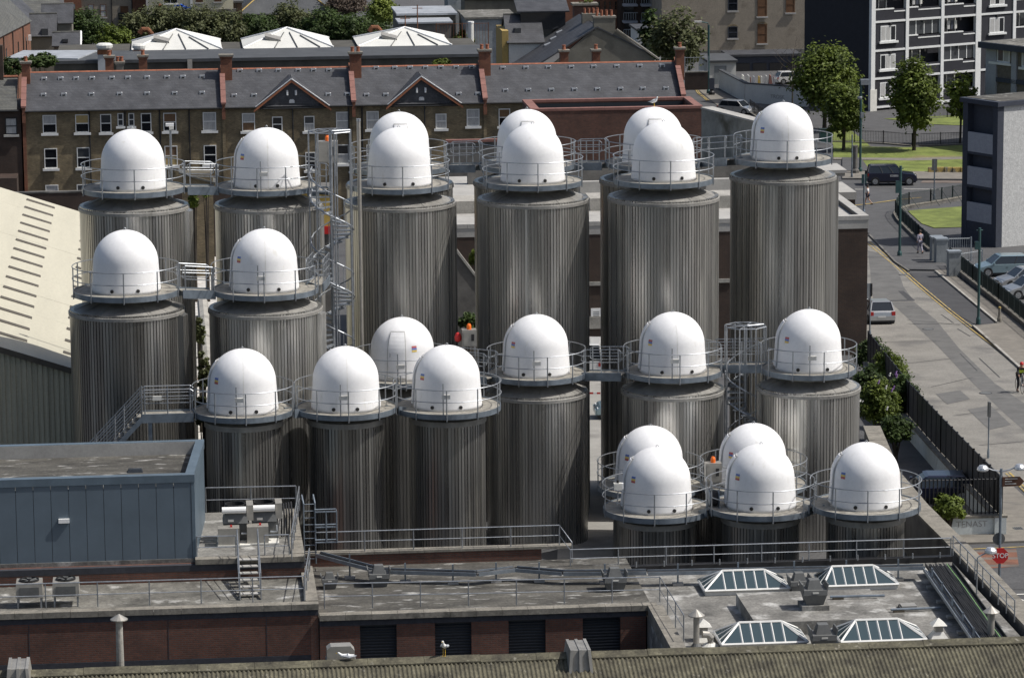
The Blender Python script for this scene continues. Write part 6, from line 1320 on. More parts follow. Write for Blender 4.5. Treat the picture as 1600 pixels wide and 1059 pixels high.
# weeds between the left tanks and beside the yard
for i, (px, yc, rx, rz_, d, lf) in enumerate(((303,312,8,20,235,'leaf_green'),(322,300,8,10,235,'leaf_light'),(318,580,10,40,165,'leaf_olive'),(312,520,8,26,180,'leaf_olive'),(318,645,12,26,150,'leaf_olive'),(733,508,17,20,172,'leaf_dark'),(742,405,9,14,185,'leaf_green'))):
    bush(('leafy weed between the back left tanks', 'bright weed by the pipe trench between back left tanks', 'tall olive weed beside the leftmost slim tank', 'olive weed on the rubble between left tanks', 'low weed at the foot of the leftmost slim tank', 'dark shrub between the first tall tank pairs', 'small shrub on the wall between tall tanks')[i], px, yc, rx, rz_, d, lf, 60+i, 40, 34, .11)
mat('rubble', (.50,.48,.44), .9, var=.35, scale=2.5, spot=((.20,.12,.07), 1.2, .6))
sheet('rubble_yard', [(262,400),(345,400),(362,720),(240,720)], M['rubble'], .02)
mat('yard_concrete', (.27,.26,.235), .9, var=.15, scale=.6, spot=((.18,.17,.155), .4, .58))
sheet('yard', [(880,545),(985,545),(1000,900),(870,900)], M['yard_concrete'], .02)
p0_, p1_ = gd(905, 616), gd(960, 616); t = thing('barrier_tape', p0_, 'red and white tape strung across the yard between tanks', 'tape')
for k in range(10):
    a, b = p0_.lerp(p1_, k/10), p0_.lerp(p1_, (k+1)/10); MB().hexa([a+Vector((0,-.01,.0)), b+Vector((0,-.01,.0)), b+Vector((0,.01,.0)), a+Vector((0,.01,.0))], [a+Vector((0,-.01,.12)), b+Vector((0,-.01,.12)), b+Vector((0,.01,.12)), a+Vector((0,.01,.12))]).build('tape_band', M['red' if k % 2 else 'white_paint'], t)
# pipe on the ground between the back left tanks
a, b = dp(313, 320, 225), dp(322, 410, 190); t = thing('pipe_trench', a, 'pale pipe run lying between the back left tanks', 'pipe'); T([Vector((a.x,a.y,gz(a.x,a.y)+1.2)), Vector((b.x,b.y,gz(b.x,b.y)+1.6))], .35, 8).build('pipe', M['concrete'], t)
for f in (.2,.5,.8): c = a.lerp(b, f); B(c.x-.5,c.x+.5,c.y-.2,c.y+.2,gz(c.x,c.y),gz(c.x,c.y)+1.2).build('pipe_support', M['concrete_dark'], t)

# ================================================================== BACKGROUND
mat('shed_roof', (.060,.064,.068), .75, var=.25, scale=.5); mat('shed_wall', (.070,.066,.055), .9, var=.3, scale=.7)
mat('cream_render', (.62,.57,.40), .85, var=.08, scale=.6); mat('white_render', (.60,.60,.56), .85, var=.08, scale=.5); mat('grey_render', (.155,.145,.118), .9, var=.2, scale=.6, spot=((.09,.085,.07), .4, .58))
mat('stone_wall', (.265,.230,.180), .92, var=.12, scale=1.2, spot=((.20,.17,.13), .7, .55), bump=.4); mat('ochre', (.38,.27,.09), .85, var=.12); mat('rust', (.16,.065,.03), .9, var=.4, scale=3); mat('board', (.13,.065,.03), .8, var=.25, scale=2)
mat('tin', (.42,.44,.46), .5, metal=.3, var=.2, scale=.8, spot=((.25,.26,.27), .6, .6))
# long dark shed with white pyramid rooflights
a = dp(300, 92, 330); Y1 = a.y; zt_ = a.z; x0, x1 = atY(84, 92, Y1).x, atY(778, 88, Y1).x; Y2 = hz(400, 76, zt_).y
t = thing('long_shed', ((x0+x1)/2, Y1, GZ), 'long dark shed roof behind the terrace with three white pyramid rooflights', 'shed')
B(x0, x1-1, Y1+.2, Y2+10, GZ, zt_-.3).build('wall', M['shed_wall'], t); B(x0-.1, x1-.8, Y1, Y2, zt_-.298, zt_).build('roof_edge', M['shed_roof'], t)
MB().hexa([(x0-4.5,Y1+3,zt_-.3),(x0+2.2,Y1+1,zt_-.3),(x0+4.0,Y2,zt_-.3),(x0-3.2,Y2+1,zt_-.3)], [(x0-4.5,Y1+3,zt_+.1),(x0+2.2,Y1+1,zt_+.1),(x0+4.0,Y2,zt_+.1),(x0-3.2,Y2+1,zt_+.1)]).build('tin_roof', M['tin'], t)
x = atY(297, 98, Y1).x; B(x-.25, x+.2, Y1-.25, Y1-.02, GZ, zt_-.1).build('buttress', M['concrete'], t); x = atY(313, 104, Y1).x; B(x-.7,x+.7,Y1+.12,Y1+.19,zt_-1.9,zt_-.9).build('vent_grille', M['cowl_grey'], t)
for apx, apy, l, r in ((275,46.5,205,347),(448,44,380,521),(632,43.5,560,706)):
    Yp = Y2 + 5; ap = atY(apx, apy, Yp); xl, xr = atY(l, 76, Y2+.5).x, atY(r, 76, Y2+.5).x; zb = zt_-.05
    t = thing('pyramid_rooflight', ((xl+xr)/2, Yp, zb), 'white pyramid rooflight %s' % ({275:'left of the three on the dark shed', 448:'in the middle of the dark shed', 632:'right of the three on the dark shed'}[apx]), 'rooflight', 'white pyramid rooflights')
    C = [Vector((xl,Y2+.5,zb)), Vector((xr,Y2+.5,zb)), Vector((xr,Yp+5,zb)), Vector((xl,Yp+5,zb))]; q = Vector((ap.x, Yp, ap.z)); ridge = Vector((ap.x-1.4,Y2+2.0,zb+.9))
    for i in range(4): MB().slab([C[i], C[(i+1)%4], q], .06).build('roof_face', M['white_render'], t)
    for i in range(4): T([C[i]+Vector((0,0,.05)), q+Vector((0,0,.05))], .09, 5).build('hip_cap', M['white_paint'], t)
    for f in (.35,.6,.85):
        b_ = C[0].lerp(C[1], f); top = q.lerp(b_, .25 if f < .7 else .4); T([b_+Vector((0,-.03,.06)), top+Vector((0,-.03,.06))], .06, 4).build('glazing_seam', M['cowl_grey'], t)
    b_ = C[0].lerp(q, .45); MB().hexa([b_+Vector((.2,-.3,.05)), b_+Vector((1.7,-.6,-.35)), b_+Vector((1.7,.2,-.1)), b_+Vector((.2,.5,.3))], [b_+Vector((.2,-.3,.35)), b_+Vector((1.7,-.6,-.05)), b_+Vector((1.7,.2,.2)), b_+Vector((.2,.5,.6))]).build('ridge_vent', M['steel_box'], t)
def duct_cowl(label, px, ytop, ybot, wpx, d, m='white_render'):
    a, b = dp(px, ytop, d), dp(px, ybot, d); w = wpx*d/F_PX/2; t = thing('roof_extract', (a.x,a.y,b.z), label, 'roof vent')
    B(a.x-w*.85, a.x+w*.85, a.y-.5, a.y+.5, b.z-1, a.z-.55).build('shaft', M['tin'], t); MB().lathe([(w*.7,-.55),(w*1.0,-.4),(w*1.05,-.15),(w*.8,.0),(.05,.04)], 14, a).build('cap', M[m], t); B(a.x-w*.9,a.x+w*.9,a.y-.55,a.y+.55,a.z-1.0,a.z-.56).build('rusty_collar', M['rust'], t)
duct_cowl('big white capped extract beside the terrace chimneys', 163, 68, 110, 25, 329); duct_cowl('flat white capped extract before the left rooflight', 217, 69, 78, 20, 338)
for px, py, lab in ((229, 48, 'rusty curved duct behind the left rooflight'), (588, 45, 'rusty curved duct between middle and right rooflights')):
    a = dp(px, py, 352); t = thing('swan_neck_duct', a, lab, 'duct'); T([a+Vector((.45,0,-1.5)), a+Vector((.45,0,-.3)), a+Vector((.1,0,.1)), a+Vector((-.4,0,.1)), a+Vector((-.7,0,-.3))], .28, 10).build('duct', M['rust'], t); T([a+Vector((.45,0,-1.5)), a+Vector((.45,0,-.8))], .34, 10).build('sleeve', M['tin'], t)
# shrubs behind the shed
SH = [(135,52,30,27,448,'leaf_dark','spiky dark palm like clump left of the hedge'),(178,62,26,20,440,'leaf_green','low green shrub left of the tall hedge'),(215,50,26,22,450,'leaf_olive','grey green shrub under the yellow house'),(255,42,34,26,452,'leaf_olive','tall willow like hedge left part'),(305,48,36,28,450,'leaf_olive','tall willow like hedge middle part'),(352,52,34,24,450,'leaf_olive','tall willow like hedge right part'),(405,55,34,24,452,'leaf_dark','dark shrub below the pitched grey roof'),(455,40,28,24,455,'leaf_olive','pale flecked shrub right of the pitched roof'),(505,50,36,26,450,'leaf_dark','dark dense shrub before the middle rooflight'),(552,55,34,24,448,'leaf_dark','dark dense shrub beside the swan neck duct'),(597,25,22,20,462,'leaf_light','bright yellow green shrub'),(590,60,28,18,446,'leaf_dark','dark shrub behind the right rooflight'),(540,12,32,18,470,'leaf_dry','brown leafless twiggy shrub'),(725,62,16,14,425,'leaf_green','small round shrub by the rusty bar fence'),(62,96,24,12,318,'leaf_dark','shrub behind the left chimney'),(20,106,20,14,316,'leaf_dark','dark shrub at the left edge'),(690,98,14,6,318,'leaf_green','tuft on the shed parapet')]
for i, (px, yc, rx, rz_, d, lf, lab) in enumerate(SH): bush(lab, px, yc-(5 if d > 440 else 0), rx*1.05, rz_*(1.2 if d > 440 else 1), d, lf, 100+i, 170 if rx > 20 else 60, 44, .19 if d > 350 else .13, name='shrub', group='shrubs behind the terrace')
# ---- houses
def hwin(t, px, y0, y1, wpx, Y, blind='glass_grey', lower='glass_dark', fr='sash', sill=True, mull=False):
    a, b = atY(px, y0, Y), atY(px, y1, Y); return window(t, a.x, (a.z+b.z)/2, wpx*Y/5500, a.z-b.z, Y, blind, lower, sill=sill, frame=fr, mull=mull)
def block(name, label, px0, px1, ytop, d, depth, m, roof='flat', rm='felt_dark', rise=0, ybase=None, over=.2, cat='building'):
    a = dp((px0+px1)/2, ytop, d); Y = a.y; x0, x1 = atY(px0, ytop, Y).x, atY(px1, ytop, Y).x; g = GZ if ybase is None else atY((px0+px1)/2, ybase, Y).z; z = a.z
    t = thing(name, ((x0+x1)/2, Y, g), label, cat)
    B(x0, x1, Y, Y+depth, g, z).build('wall', M[m], t)
    if roof == 'flat':
        B(x0-over, x1+over, Y-over, Y+depth+over, z+.002, z+.25).build('roof', M[rm], t)
    elif roof == 'gable':                                       # ridge along X
        for s in (0, 1):
            ya, yb = (Y-over, Y+depth/2) if s == 0 else (Y+depth+over, Y+depth/2)
            pts = [(x0-over,ya,z-.05),(x1+over,ya,z-.05),(x1+over,yb,z+rise),(x0-over,yb,z+rise)]
            MB().slab(pts if s == 0 else pts[::-1], .12).build('roof', M[rm], t)
        for x in (x0+.01, x1-.01): MB().add([(x,Y,z),(x,Y+depth,z),(x,Y+depth/2,z+rise-.1)], [(0,1,2)]).build('gable_end', M[m], t)
        T([(x0-over,Y+depth/2,z+rise),(x1+over,Y+depth/2,z+rise)], .12, 6).build('ridge', M['slate_old'], t); T([(x0,Y-over-.05,z-.08),(x1,Y-over-.05,z-.08)], .07, 5).build('gutter', M['gutter'], t)
    elif roof == 'hip':
        q0, q1 = Vector((x0+depth*.45,Y+depth/2,z+rise)), Vector((x1-depth*.45,Y+depth/2,z+rise)); C = [Vector((x0-over,Y-over,z)), Vector((x1+over,Y-over,z)), Vector((x1+over,Y+depth+over,z)), Vector((x0-over,Y+depth+over,z))]
        for pts in ([C[0],C[1],q1,q0],[C[1],C[2],q1],[C[2],C[3],q0,q1],[C[3],C[0],q0]): MB().slab(pts, .12).build('roof', M[rm], t)
        for c_, q in ((C[0],q0),(C[1],q1)): T([c_+Vector((0,0,.05)), q+Vector((0,0,.05))], .10, 5).build('hip_tile', M['ochre'], t)
        T([(C[0].x,C[0].y-.06,z-.1),(C[1].x,C[1].y-.06,z-.1)], .09, 5).build('gutter', M['gutter'], t)
    return t, Y, x0, x1, z
t, Y, x0, x1, z = block('brick_cottage', 'row of brick and stone cottages at the top left', 112, 215, -18, 468, 9, 'stone_wall', 'gable', 'slate', 3)
for px in (142, 161): hwin(t, px, 7, 27, 9, Y, 'curtain', 'curtain', fr='board')
hwin(t, 194, 10, 34, 12, Y, 'board', 'board', fr='board', sill=False); B(atY(185,30,Y).x, atY(195,30,Y).x, Y-.6, Y-.1, atY(190,30,Y).z, atY(190,20,Y).z).build('window_box', M['black'], t)
B(atY(100,0,Y).x, atY(127,0,Y).x, Y-.4, Y-.02, GZ, z).build('brick_bay', M['brick_terra'], t); hwin(t, 113, 6, 24, 10, Y-.45, 'curtain', 'glass_grey', fr='board'); B(atY(207,0,Y).x, atY(228,0,Y).x, Y-.4, Y-.02, GZ, z).build('brick_bay', M['brick_terra'], t); hwin(t, 220, 12, 28, 11, Y-.45, 'board', 'board', fr='board')
for px in (174, 206): T([(atY(px,0,Y).x,Y-.1,z),(atY(px,0,Y).x,Y-.1,GZ)], .08, 5).build('downpipe', M['gutter'], t)
t, Y, x0, x1, z = block('yellow_house', 'pale yellow rendered house at the top with wide window', 231, 364, -15, 462, 9, 'cream_render', 'gable', 'slate', 3)
hwin(t, 266, -16, 6, 22, Y, 'glass_dark', 'glass_dark', mull=True); hwin(t, 311, -18, 4, 11, Y, 'glass_dark', 'board', fr='board'); hwin(t, 340, -19, 3, 11, Y, 'glass_dark', 'board', fr='board')
B(atY(297,0,Y).x, atY(301,0,Y).x, Y-.15, Y-.02, GZ, z).build('corner_strip', M['white_render'], t); B(x0+3, x1+.3, Y-3.2, Y-2.8, GZ, atY(310,15,Y-3).z).build('yard_wall', M['grey_render'], t)
p = atY(285, 14, Y-2.4); t = thing('tarpaulin', p, 'crumpled blue tarpaulin on the wall below the yellow house', 'tarpaulin'); mat('tarp', (.03,.14,.55), .5, var=.4, scale=2)
leaves(p, 1.3, .4, .5, 20, 12, .28, 77, shell=.1).build('sheet', M['tarp'], t)
p = dp(250, 15, 452); t = thing('lantern_post', (p.x,p.y,GZ), 'old black lantern post below the yellow house', 'lamp post'); T([(p.x,p.y,GZ),p], .07, 6).build('post', M['black'], t); MB().lathe([(.1,0),(.26,.45),(.30,.5),(.05,.75)], 6, p).build('lantern', M['rust'], t)
t, Y, x0, x1, z = block('hipped_house', 'low house with a broad grey hipped roof at the top', 378, 516, 21, 470, 14, 'shed_wall', 'hip', 'shed_roof', 5, over=.5)
T([atY(426,13,Y+3), atY(426,8,Y+3)], .2, 6).build('roof_pipe', M['black'], t)
t, Y, x0, x1, z = block('stone_outbuilding', 'small dark outbuilding left of the hipped house', 362, 378, 5, 468, 8, 'brick_dark', 'flat', 'shed_roof')
T([(x0+.5,Y-.1,z),(x0+.5,Y-.1,GZ)], .06, 5).build('downpipe', M['gutter'], t)
# left row receding, dark roofs
def slabthing(name, label, faces, cat='building'):
    p = faces[0][1][0]; t = thing(name, (p[0], p[1], gz(p[0],p[1])), label, cat)
    for nm, pts, m, th in faces: MB().slab(pts, th).build(nm, M[m], t)
    return t
e0, e1, r0, r1 = dp(-8, 61, 342), dp(47, 33, 380), dp(-30, 2, 352), dp(10, -5, 392)
e0b, e1b = dp(-8, 135, 342), dp(47, 108, 380); e0b.z = e1b.z = GZ; e0b.x, e0b.y = e0.x, e0.y; e1b.x, e1b.y = e1.x, e1.y
t = slabthing('brick_row', 'orange brick row running away at the left edge with slate roof', [('wall', [e0b, e1b, e1, e0], 'brick_terra', .3), ('roof', [e0+Vector((.2,-.2,0)), e1+Vector((.2,-.2,0)), r1, r0], 'slate_old', .2), ('end_wall', [e1b, e1b+Vector((-6,6,0)), Vector((r1.x,r1.y,r1.z-.3)), e1], 'brick_stock', .2)])
wd = (e1-e0); wd.z = 0; wd.normalize(); wn = Vector((wd.y,-wd.x,0))
for f in (.06,.28,.62,.86):
    c = e0.lerp(e1, f) + wn*.04; zc_ = e0.lerp(e1, f).z - 2.4
    MB().hexa([c-wd*.45+Vector((0,0,zc_-.9-c.z)), c+wd*.45+Vector((0,0,zc_-.9-c.z)), c+wd*.45-wn*.03+Vector((0,0,zc_-.9-c.z)), c-wd*.45-wn*.03+Vector((0,0,zc_-.9-c.z))], [c-wd*.45+Vector((0,0,zc_+.9-c.z)), c+wd*.45+Vector((0,0,zc_+.9-c.z)), c+wd*.45-wn*.03+Vector((0,0,zc_+.9-c.z)), c-wd*.45-wn*.03+Vector((0,0,zc_+.9-c.z))]).build('window', M['glass_dark'], t)
for f in (.2,.45,.75): c = e0.lerp(e1, f)+wn*.1; T([(c.x,c.y,c.z-.2),(c.x,c.y,GZ)], .07, 5).build('downpipe', M['gutter'], t)
c = e0.lerp(e1,.93)+wn*.1; B(c.x-.2,c.x+.2,c.y-.2,c.y+.2,c.z-2.0,c.z-1.4).build('alarm_box', M['white_paint'], t)
def pitched(label, pa, pb, da, db, up, m='slate', name='slate_house', wall='grey_render', h=5):
    a, b = dp(*pa, da), dp(*pb, db); u = Vector(up); t = thing(name, (a.x,a.y,GZ), label, 'house')
    d = (b-a); d.z = 0; d.normalize()
    MB().slab([a, b, b+u, a+u], .15).build('roof', M[m], t); MB().slab([b, a, Vector((a.x,a.y,a.z-h)), Vector((b.x,b.y,b.z-h))][::-1], .25).build('wall', M[wall], t)
    return t, a, b
t, a, b = pitched('slate roofed house filling the top left corner', (-10, 40), (62, 28), 400, 412, (-5, 9, 4.2), wall='brick_stock')
t, a, b = pitched('dark slate house at the top left behind corner roof', (46, 22), (108, 18), 445, 447, (-4, 7, 3.8), m='slate_old', wall='brick_terra')
t, Y, x0, x1, z = block('stone_shed', 'grey stone shed with slate lean-to roof and skylight at left', 48, 86, 56, 385, 5, 'grey_render', 'gable', 'slate', 2.2)
B(x0+1.2, x0+1.9, Y-.1, Y+1.4, z+.05, z+.75).build('skylight', M['glass_grey'], t)
t, Y, x0, x1, z = block('low_slate_shed', 'low slate roofed shed with white gable trim behind the tin roof', 84, 124, 71, 372, 4.4, 'grey_render', 'gable', 'slate', 1.2)
B(x0+.9, x0+1.5, Y+.2, Y+1.3, z+.28, z+.62).build('skylight', M['glass_grey'], t); T([(x1+.15,Y-.2,z),(x1+.15,Y+2.2,z+1.25),(x1+.15,Y+4.6,z)], .1, 5).build('verge_trim', M['white_paint'], t)
t, Y, x0, x1, z = block('slate_cottage', 'dark slate roofed cottage behind the palm like clump', 66, 112, 36, 425, 7, 'grey_render', 'gable', 'slate', 2.0); hwin(t, 80, 42, 50, 8, Y, 'board', 'board', fr='board')
# centre right: yards and houses
t, Y, x0, x1, z = block('flat_roofed_yard', 'pale flat roofed workshop behind the rusty bar fence', 622, 712, 24, 430, 10, 'grey_render', 'flat', 'tin')
B(x0-.2, x0+6, Y-6, Y-.3, GZ, atY(640,34,Y-3).z).build('lower_wall', M['concrete_dark'], t); B(x0-.4, x0+6.2, Y-6.2, Y-.3, atY(640,34,Y-3).z+.002, atY(640,34,Y-3).z+.2).build('lower_roof', M['tin'], t)
t, Y, x0, x1, z = block('grey_workshop', 'grey block walled workshop with a weathered flat roof', 728, 806, 30, 424, 10, 'pillar', 'flat', 'felt'); T([(atY(785,30,Y).x,Y-.15,z),(atY(785,30,Y).x,Y-.15,GZ)], .1, 5).build('downpipe', M['gutter'], t)
block('blue_shed', 'tall pale shed wall at the top beside the grey workshop', 700, 720, -10, 440, 6, 'pillar', 'flat', 'tin')
t, Y, x0, x1, z = block('top_house', 'grey gabled house at the top edge above the workshop', 726, 870, -2, 448, 12, 'grey_render', 'gable', 'slate_old', 5)
a, b = dp(682, 78, 405), dp(764, 78, 405); fence('rusty_fence', 'rusty brown vertical bar fence behind the long shed', [Vector((a.x,a.y,a.z-1)), Vector((b.x,a.y,a.z-1))], 4.0, m='rust', bar=.32, post=2.6)
p = dp(736, 76, 403); t = thing('white_stack', (p.x,p.y,GZ), 'white round stack in front of the rusty bar fence', 'stack'); MB().cyl(p, .32, GZ, dp(736,36,403).z, 12).build('pipe', M['white_render'], t); MB().cyl(p, .36, dp(736,36,403).z, dp(736,36,403).z+.2, 12).build('cap', M['white_paint'], t)
for px, y0, y1, lab in ((652, 80, 8, 'rusty scaffold pole in the yard behind the shed'), (633, 80, 24, 'thin black pole in the yard behind the shed')):
    a, b = dp(px, y0, 415), dp(px, y1, 415); t = thing('pole', a, lab, 'pole'); T([(a.x,a.y,GZ), b], .07, 5).build('pole_shaft', M['rust'], t); T([b+Vector((-.6,0,-.4)), b+Vector((.6,0,-.4))], .04, 4).build('cross_bar', M['rust'], t)
t, Y, x0, x1, z = block('cream_house', 'cream and ochre house with slate roof, dormer and skylight', 795, 848, 66, 372, 8, 'white_render', 'gable', 'slate', 2.6); B(x0-.7, x0-.02, Y+.1, Y+7, GZ, z+1.2).build('ochre_wall', M['ochre'], t)
B(atY(803,52,Y+2).x, atY(813,52,Y+2).x, Y+1.2, Y+2.2, z+.75, z+1.35).build('skylight', M['glass_grey'], t)
x = atY(848, 30, Y+5).x; B(x-2.6, x+2.2, Y+2.8, Y+6, z+1.0, z+3.1).build('dormer', M['glass_dark'], t); MB().slab([(x-3.0,Y+2.5,z+3.0),(x+2.6,Y+2.5,z+3.0),(x+2.6,Y+6,z+4.0),(x-3.0,Y+6,z+4.0)], .15).build('dormer_roof', M['slate'], t)
# slate house with rendered gable and tall chimney
ga = dp(892, 95, 362); Yg_ = ga.y; xa_, xb_ = atY(880, 100, Yg_).x, atY(1024, 92, Yg_).x; ax = atY(945, 50, Yg_).x; az = atY(945, 48, Yg_).z; eb = atY(1024, 94, Yg_).z
t = thing('gabled_slate_house', (ax, Yg_, GZ), 'slate house with a tall brown rendered gable and big chimney', 'house')
MB().prism([(xa_-2.2,eb-1.2),(xb_,eb),(ax+1.2,az),(ax-1.4,az)], 0, .4).xf(Matrix(((1,0,0,0),(0,0,1,Yg_),(0,1,0,0),(0,0,0,1)))).build('gable_wall', M['grey_render'], t)
B(xa_-2.2, xb_, Yg_+.01, Yg_+.39, GZ, eb-1.2).build('wall', M['grey_render'], t)
MB().slab([(xa_-4.6,Yg_-.1,eb-1.6),(ax-.8,Yg_-.1,az+.3),(ax-.8,Yg_+15,az+.3),(xa_-4.6,Yg_+15,eb-1.6)][::-1], .15).build('roof', M['slate'], t); MB().slab([(ax-.8,Yg_-.1,az+.3),(xb_+.3,Yg_-.1,eb+.1),(xb_+.3,Yg_+15,eb+.1),(ax-.8,Yg_+15,az+.3)][::-1], .15).build('roof', M['slate'], t)
B(xa_-4.2, xa_-2.2, Yg_+.5, Yg_+14, GZ, eb-1.9).build('side_wall', M['brick_dark'], t); T([(xb_+.3,Yg_-.15,eb+.1),(ax+1.2,Yg_-.15,az+.1)], .12, 5).build('verge', M['coping'], t)
ct = atY(945, 29, Yg_).z; B(ax-1.1, ax+1.1, Yg_+.05, Yg_+1.2, az-.3, ct).build('chimney', M['grey_render'], t); B(ax-1.2, ax+1.2, Yg_-.02, Yg_+1.3, ct+.002, ct+.2).build('chimney_cap', M['coping'], t)
for k in range(4): MB().lathe([(.15,.2),(.13,.75),(.16,.8)], 8, (ax-.75+k*.5, Yg_+.6, ct)).build('chimney_pot', M['terracotta'], t)
c2_ = atY(925, 22, Yg_+7); B(c2_.x-1.0, c2_.x+.9, Yg_+7, Yg_+8.2, az-2, c2_.z).build('chimney', M['grey_render'], t)
for k in range(4): MB().lathe([(.15,.0),(.13,.5),(.16,.55)], 8, (c2_.x-.7+k*.45, Yg_+7.6, c2_.z)).build('chimney_pot', M['terracotta'], t)
for k in range(3):
    y = Yg_+8+k*1.6; f = .55 + .1*k; x_ = xa_-4.6 + (ax-.8-xa_+4.6)*f; z_ = eb-1.6 + (az+.3-eb+1.6)*f; MB().hexa([(x_-.9,y,z_-.35),(x_+.5,y,z_+.22),(x_+.5,y+.8,z_+.22),(x_-.9,y+.8,z_-.35)], [(x_-.9,y,z_-.25),(x_+.5,y,z_+.32),(x_+.5,y+.8,z_+.32),(x_-.9,y+.8,z_-.25)]).build('skylight', M['tin'], t)
t, Y, x0, x1, z = block('red_brick_block', 'tall red brick building at the top with narrow windows', 880, 968, -30, 440, 12, 'brick_terra', 'flat', 'slate')
for px in (936,945,953,962): hwin(t, px, 2, 16, 4, Y, 'glass_dark', 'glass_dark', fr='board', sill=False)
t, Y, x0, x1, z = block('planter_chimney', 'broad brick chimney stack with weeds growing on top', 897, 932, 9, 402, 1.6, 'brick_red', 'flat', 'coping', ybase=45, cat='chimney'); leaves(((x0+x1)/2, Y+.8, z+.4), 1.3, .5, .3, 14, 14, .14, 5).build('weeds', M['leaf_light'], t)
# white balcony flats
t, Y, x0, x1, z = block('balcony_flats', 'dark flats with stacked white railed balconies at the top', 968, 1036, -40, 438, 12, 'brick_dark', 'flat', 'slate')
for k in range(4):
    for px0, px1 in ((972,994),(1000,1032)):
        y = 6 + k*26; a, b = atY(px0, y, Y), atY(px1, y, Y); B(a.x, b.x, Y-1.6, Y-.02, a.z-.25, a.z).build('balcony_slab', M['render_band'], t)
        rl = MB(); n = int((b.x-a.x)/.3)
        for j in range(n+1): rl.box(a.x+j*.3-.03, a.x+j*.3+.03, Y-1.6, Y-1.54, a.z, a.z+1.0)
        stuff(rl.build('balcony_bars', M['pillar'], t)); B(a.x, b.x, Y-1.62, Y-1.52, a.z+1.0, a.z+1.08).build('balcony_rail', M['pillar'], t); B(a.x+.3, b.x-.3, Y-.06, Y-.021, a.z+.1, a.z+1.9).build('balcony_door', M['glass_dark'], t)
t, Y, x0, x1, z = block('white_annex', 'small pale annex with curved dark roof under the balconies', 996, 1034, 48, 415, 6, 'white_render', 'flat', 'slate'); hwin(t, 1010, 56, 70, 6, Y, 'glass_dark', 'glass_dark')
# stone warehouse
t, Y, x0, x1, z = block('stone_warehouse', 'tall pale stone warehouse with arched and boarded windows', 1034, 1272, -60, 428, 14, 'stone_wall', 'flat', 'slate')
for px, y0, y1, w_, kind in ((1145,42,60,15,'glass'),(1145,-6,17,15,'glass'),(1191,38,68,15,'board'),(1191,-6,26,15,'board'),(1235,-6,20,14,'board')):
    o = hwin(t, px, y0, y1, w_, Y, 'glass_dark' if kind == 'glass' else 'board', 'glass_dark' if kind == 'glass' else 'board', fr='board' if kind == 'board' else 'frame_blue')
    a = atY(px, y0, Y); ar = MB(); r = w_*Y/5500*.62
    pts = [(a.x+r*math.cos(R(20+140*k/8)), a.z-.25+r*.75*math.sin(R(20+140*k/8))) for k in range(9)]; pi_ = [(a.x+(x_-a.x)*.75, a.z-.25+(z_-a.z+.25)*.68) for x_, z_ in pts]
    MB().prism(pts + pi_[::-1], 0, .06).xf(Matrix(((1,0,0,0),(0,0,1,Y-.05),(0,1,0,0),(0,0,0,1)))).build('brick_arch', M['brick_stock'], o)
B(x0, x1, Y-.25, Y-.02, GZ, atY(1150, 78, Y).z).build('plinth', M['concrete_dark'], t)
# pale garages and yard walls by the side street
t, Y, x0, x1, z = block('pale_garage', 'pale flat roofed garage beside the street tree', 1108, 1150, 98, 402, 8, 'white_render', 'flat', 'shed_roof'); B(x0+.6, x0+2.0, Y-.04, Y-.002, GZ, GZ+2.1).build('door', M['pillar'], t)
t, Y, x0, x1, z = block('dark_sheds', 'row of dark sheds along the stone warehouse', 1140, 1250, 88, 416, 5, 'frame_blue', 'flat', 'slate')
for k in range(4): B(x0+.8+k*2, x0+2.4+k*2, Y-.08, Y-.01, GZ, z-.8).build('shed_door', M['black'], t)
wa_, wb_, wc_ = gd(1126, 138), gd(1166, 160), gd(1262, 167)
wallrun('yard_wall', 'pale grey rendered yard wall with dark coping by the side street', [(wa_.x, wa_.y, 0), (wb_.x, wb_.y, 0), (wc_.x, wc_.y, 0)], .5, [GZ+2.15, GZ+2.15, GZ+2.15], -9, 'white_render', 'shed_roof', L=2.5)
_dw = (wc_-wb_).normalized(); q = wb_.lerp(wc_, .53) + Vector((_dw.y, -_dw.x, 0))*.235; q.z = GZ+.85; t = thing('graffiti', q, 'dark scribbled tag on the pale yard wall', 'graffiti')
text('TROSK', .58, M['smear'], (q.x, q.y, q.z), (R(90),0,math.atan2(_dw.y,_dw.x)), t)
p = dp(1162, 120, 392); t = thing('stored_goods', (p.x,p.y,p.z-1), 'bags and pink crates piled on the garage yard', 'goods')
for k in range(9):
    x = p.x + k*.42 + random.uniform(-.15,.15); s = random.uniform(.18,.5); z = dp(1162+k*6, 118, 392).z
    MB().hexa([(x-s/2,p.y-s/2,z-1.2),(x+s/2,p.y-s/2,z-1.2),(x+s/2,p.y+s/2,z-1.2),(x-s/2,p.y+s/2,z-1.2)], [(x-s*.3,p.y-s*.4,z+s-.4),(x+s*.15,p.y-s*.4,z+s*.6-.4),(x+s*.2,p.y+s*.4,z+s*.8-.4),(x-s*.3,p.y+s*.3,z+s*1.1-.4)]).build('bag', M[('off_white','curtain','coping_red','render_band','yellow_paint')[k % 5]], t)
t, q = post(1107, 147, 38, 'lamp_post', 'tall green street lamp with a bent arm by the side street', 'lamp post', m='post_green', r=.12); T([q+Vector((0,0,-.2)), q+Vector((-.1,0,.25)), q+Vector((-.9,0,.4))], .07, 6).build('lamp_arm', M['post_green'], t); B(q.x-1.6,q.x-.8,q.y-.15,q.y+.15,q.z+.32,q.z+.5).build('lamp_head', M['off_white'], t)
p = gd(1111, 136); 
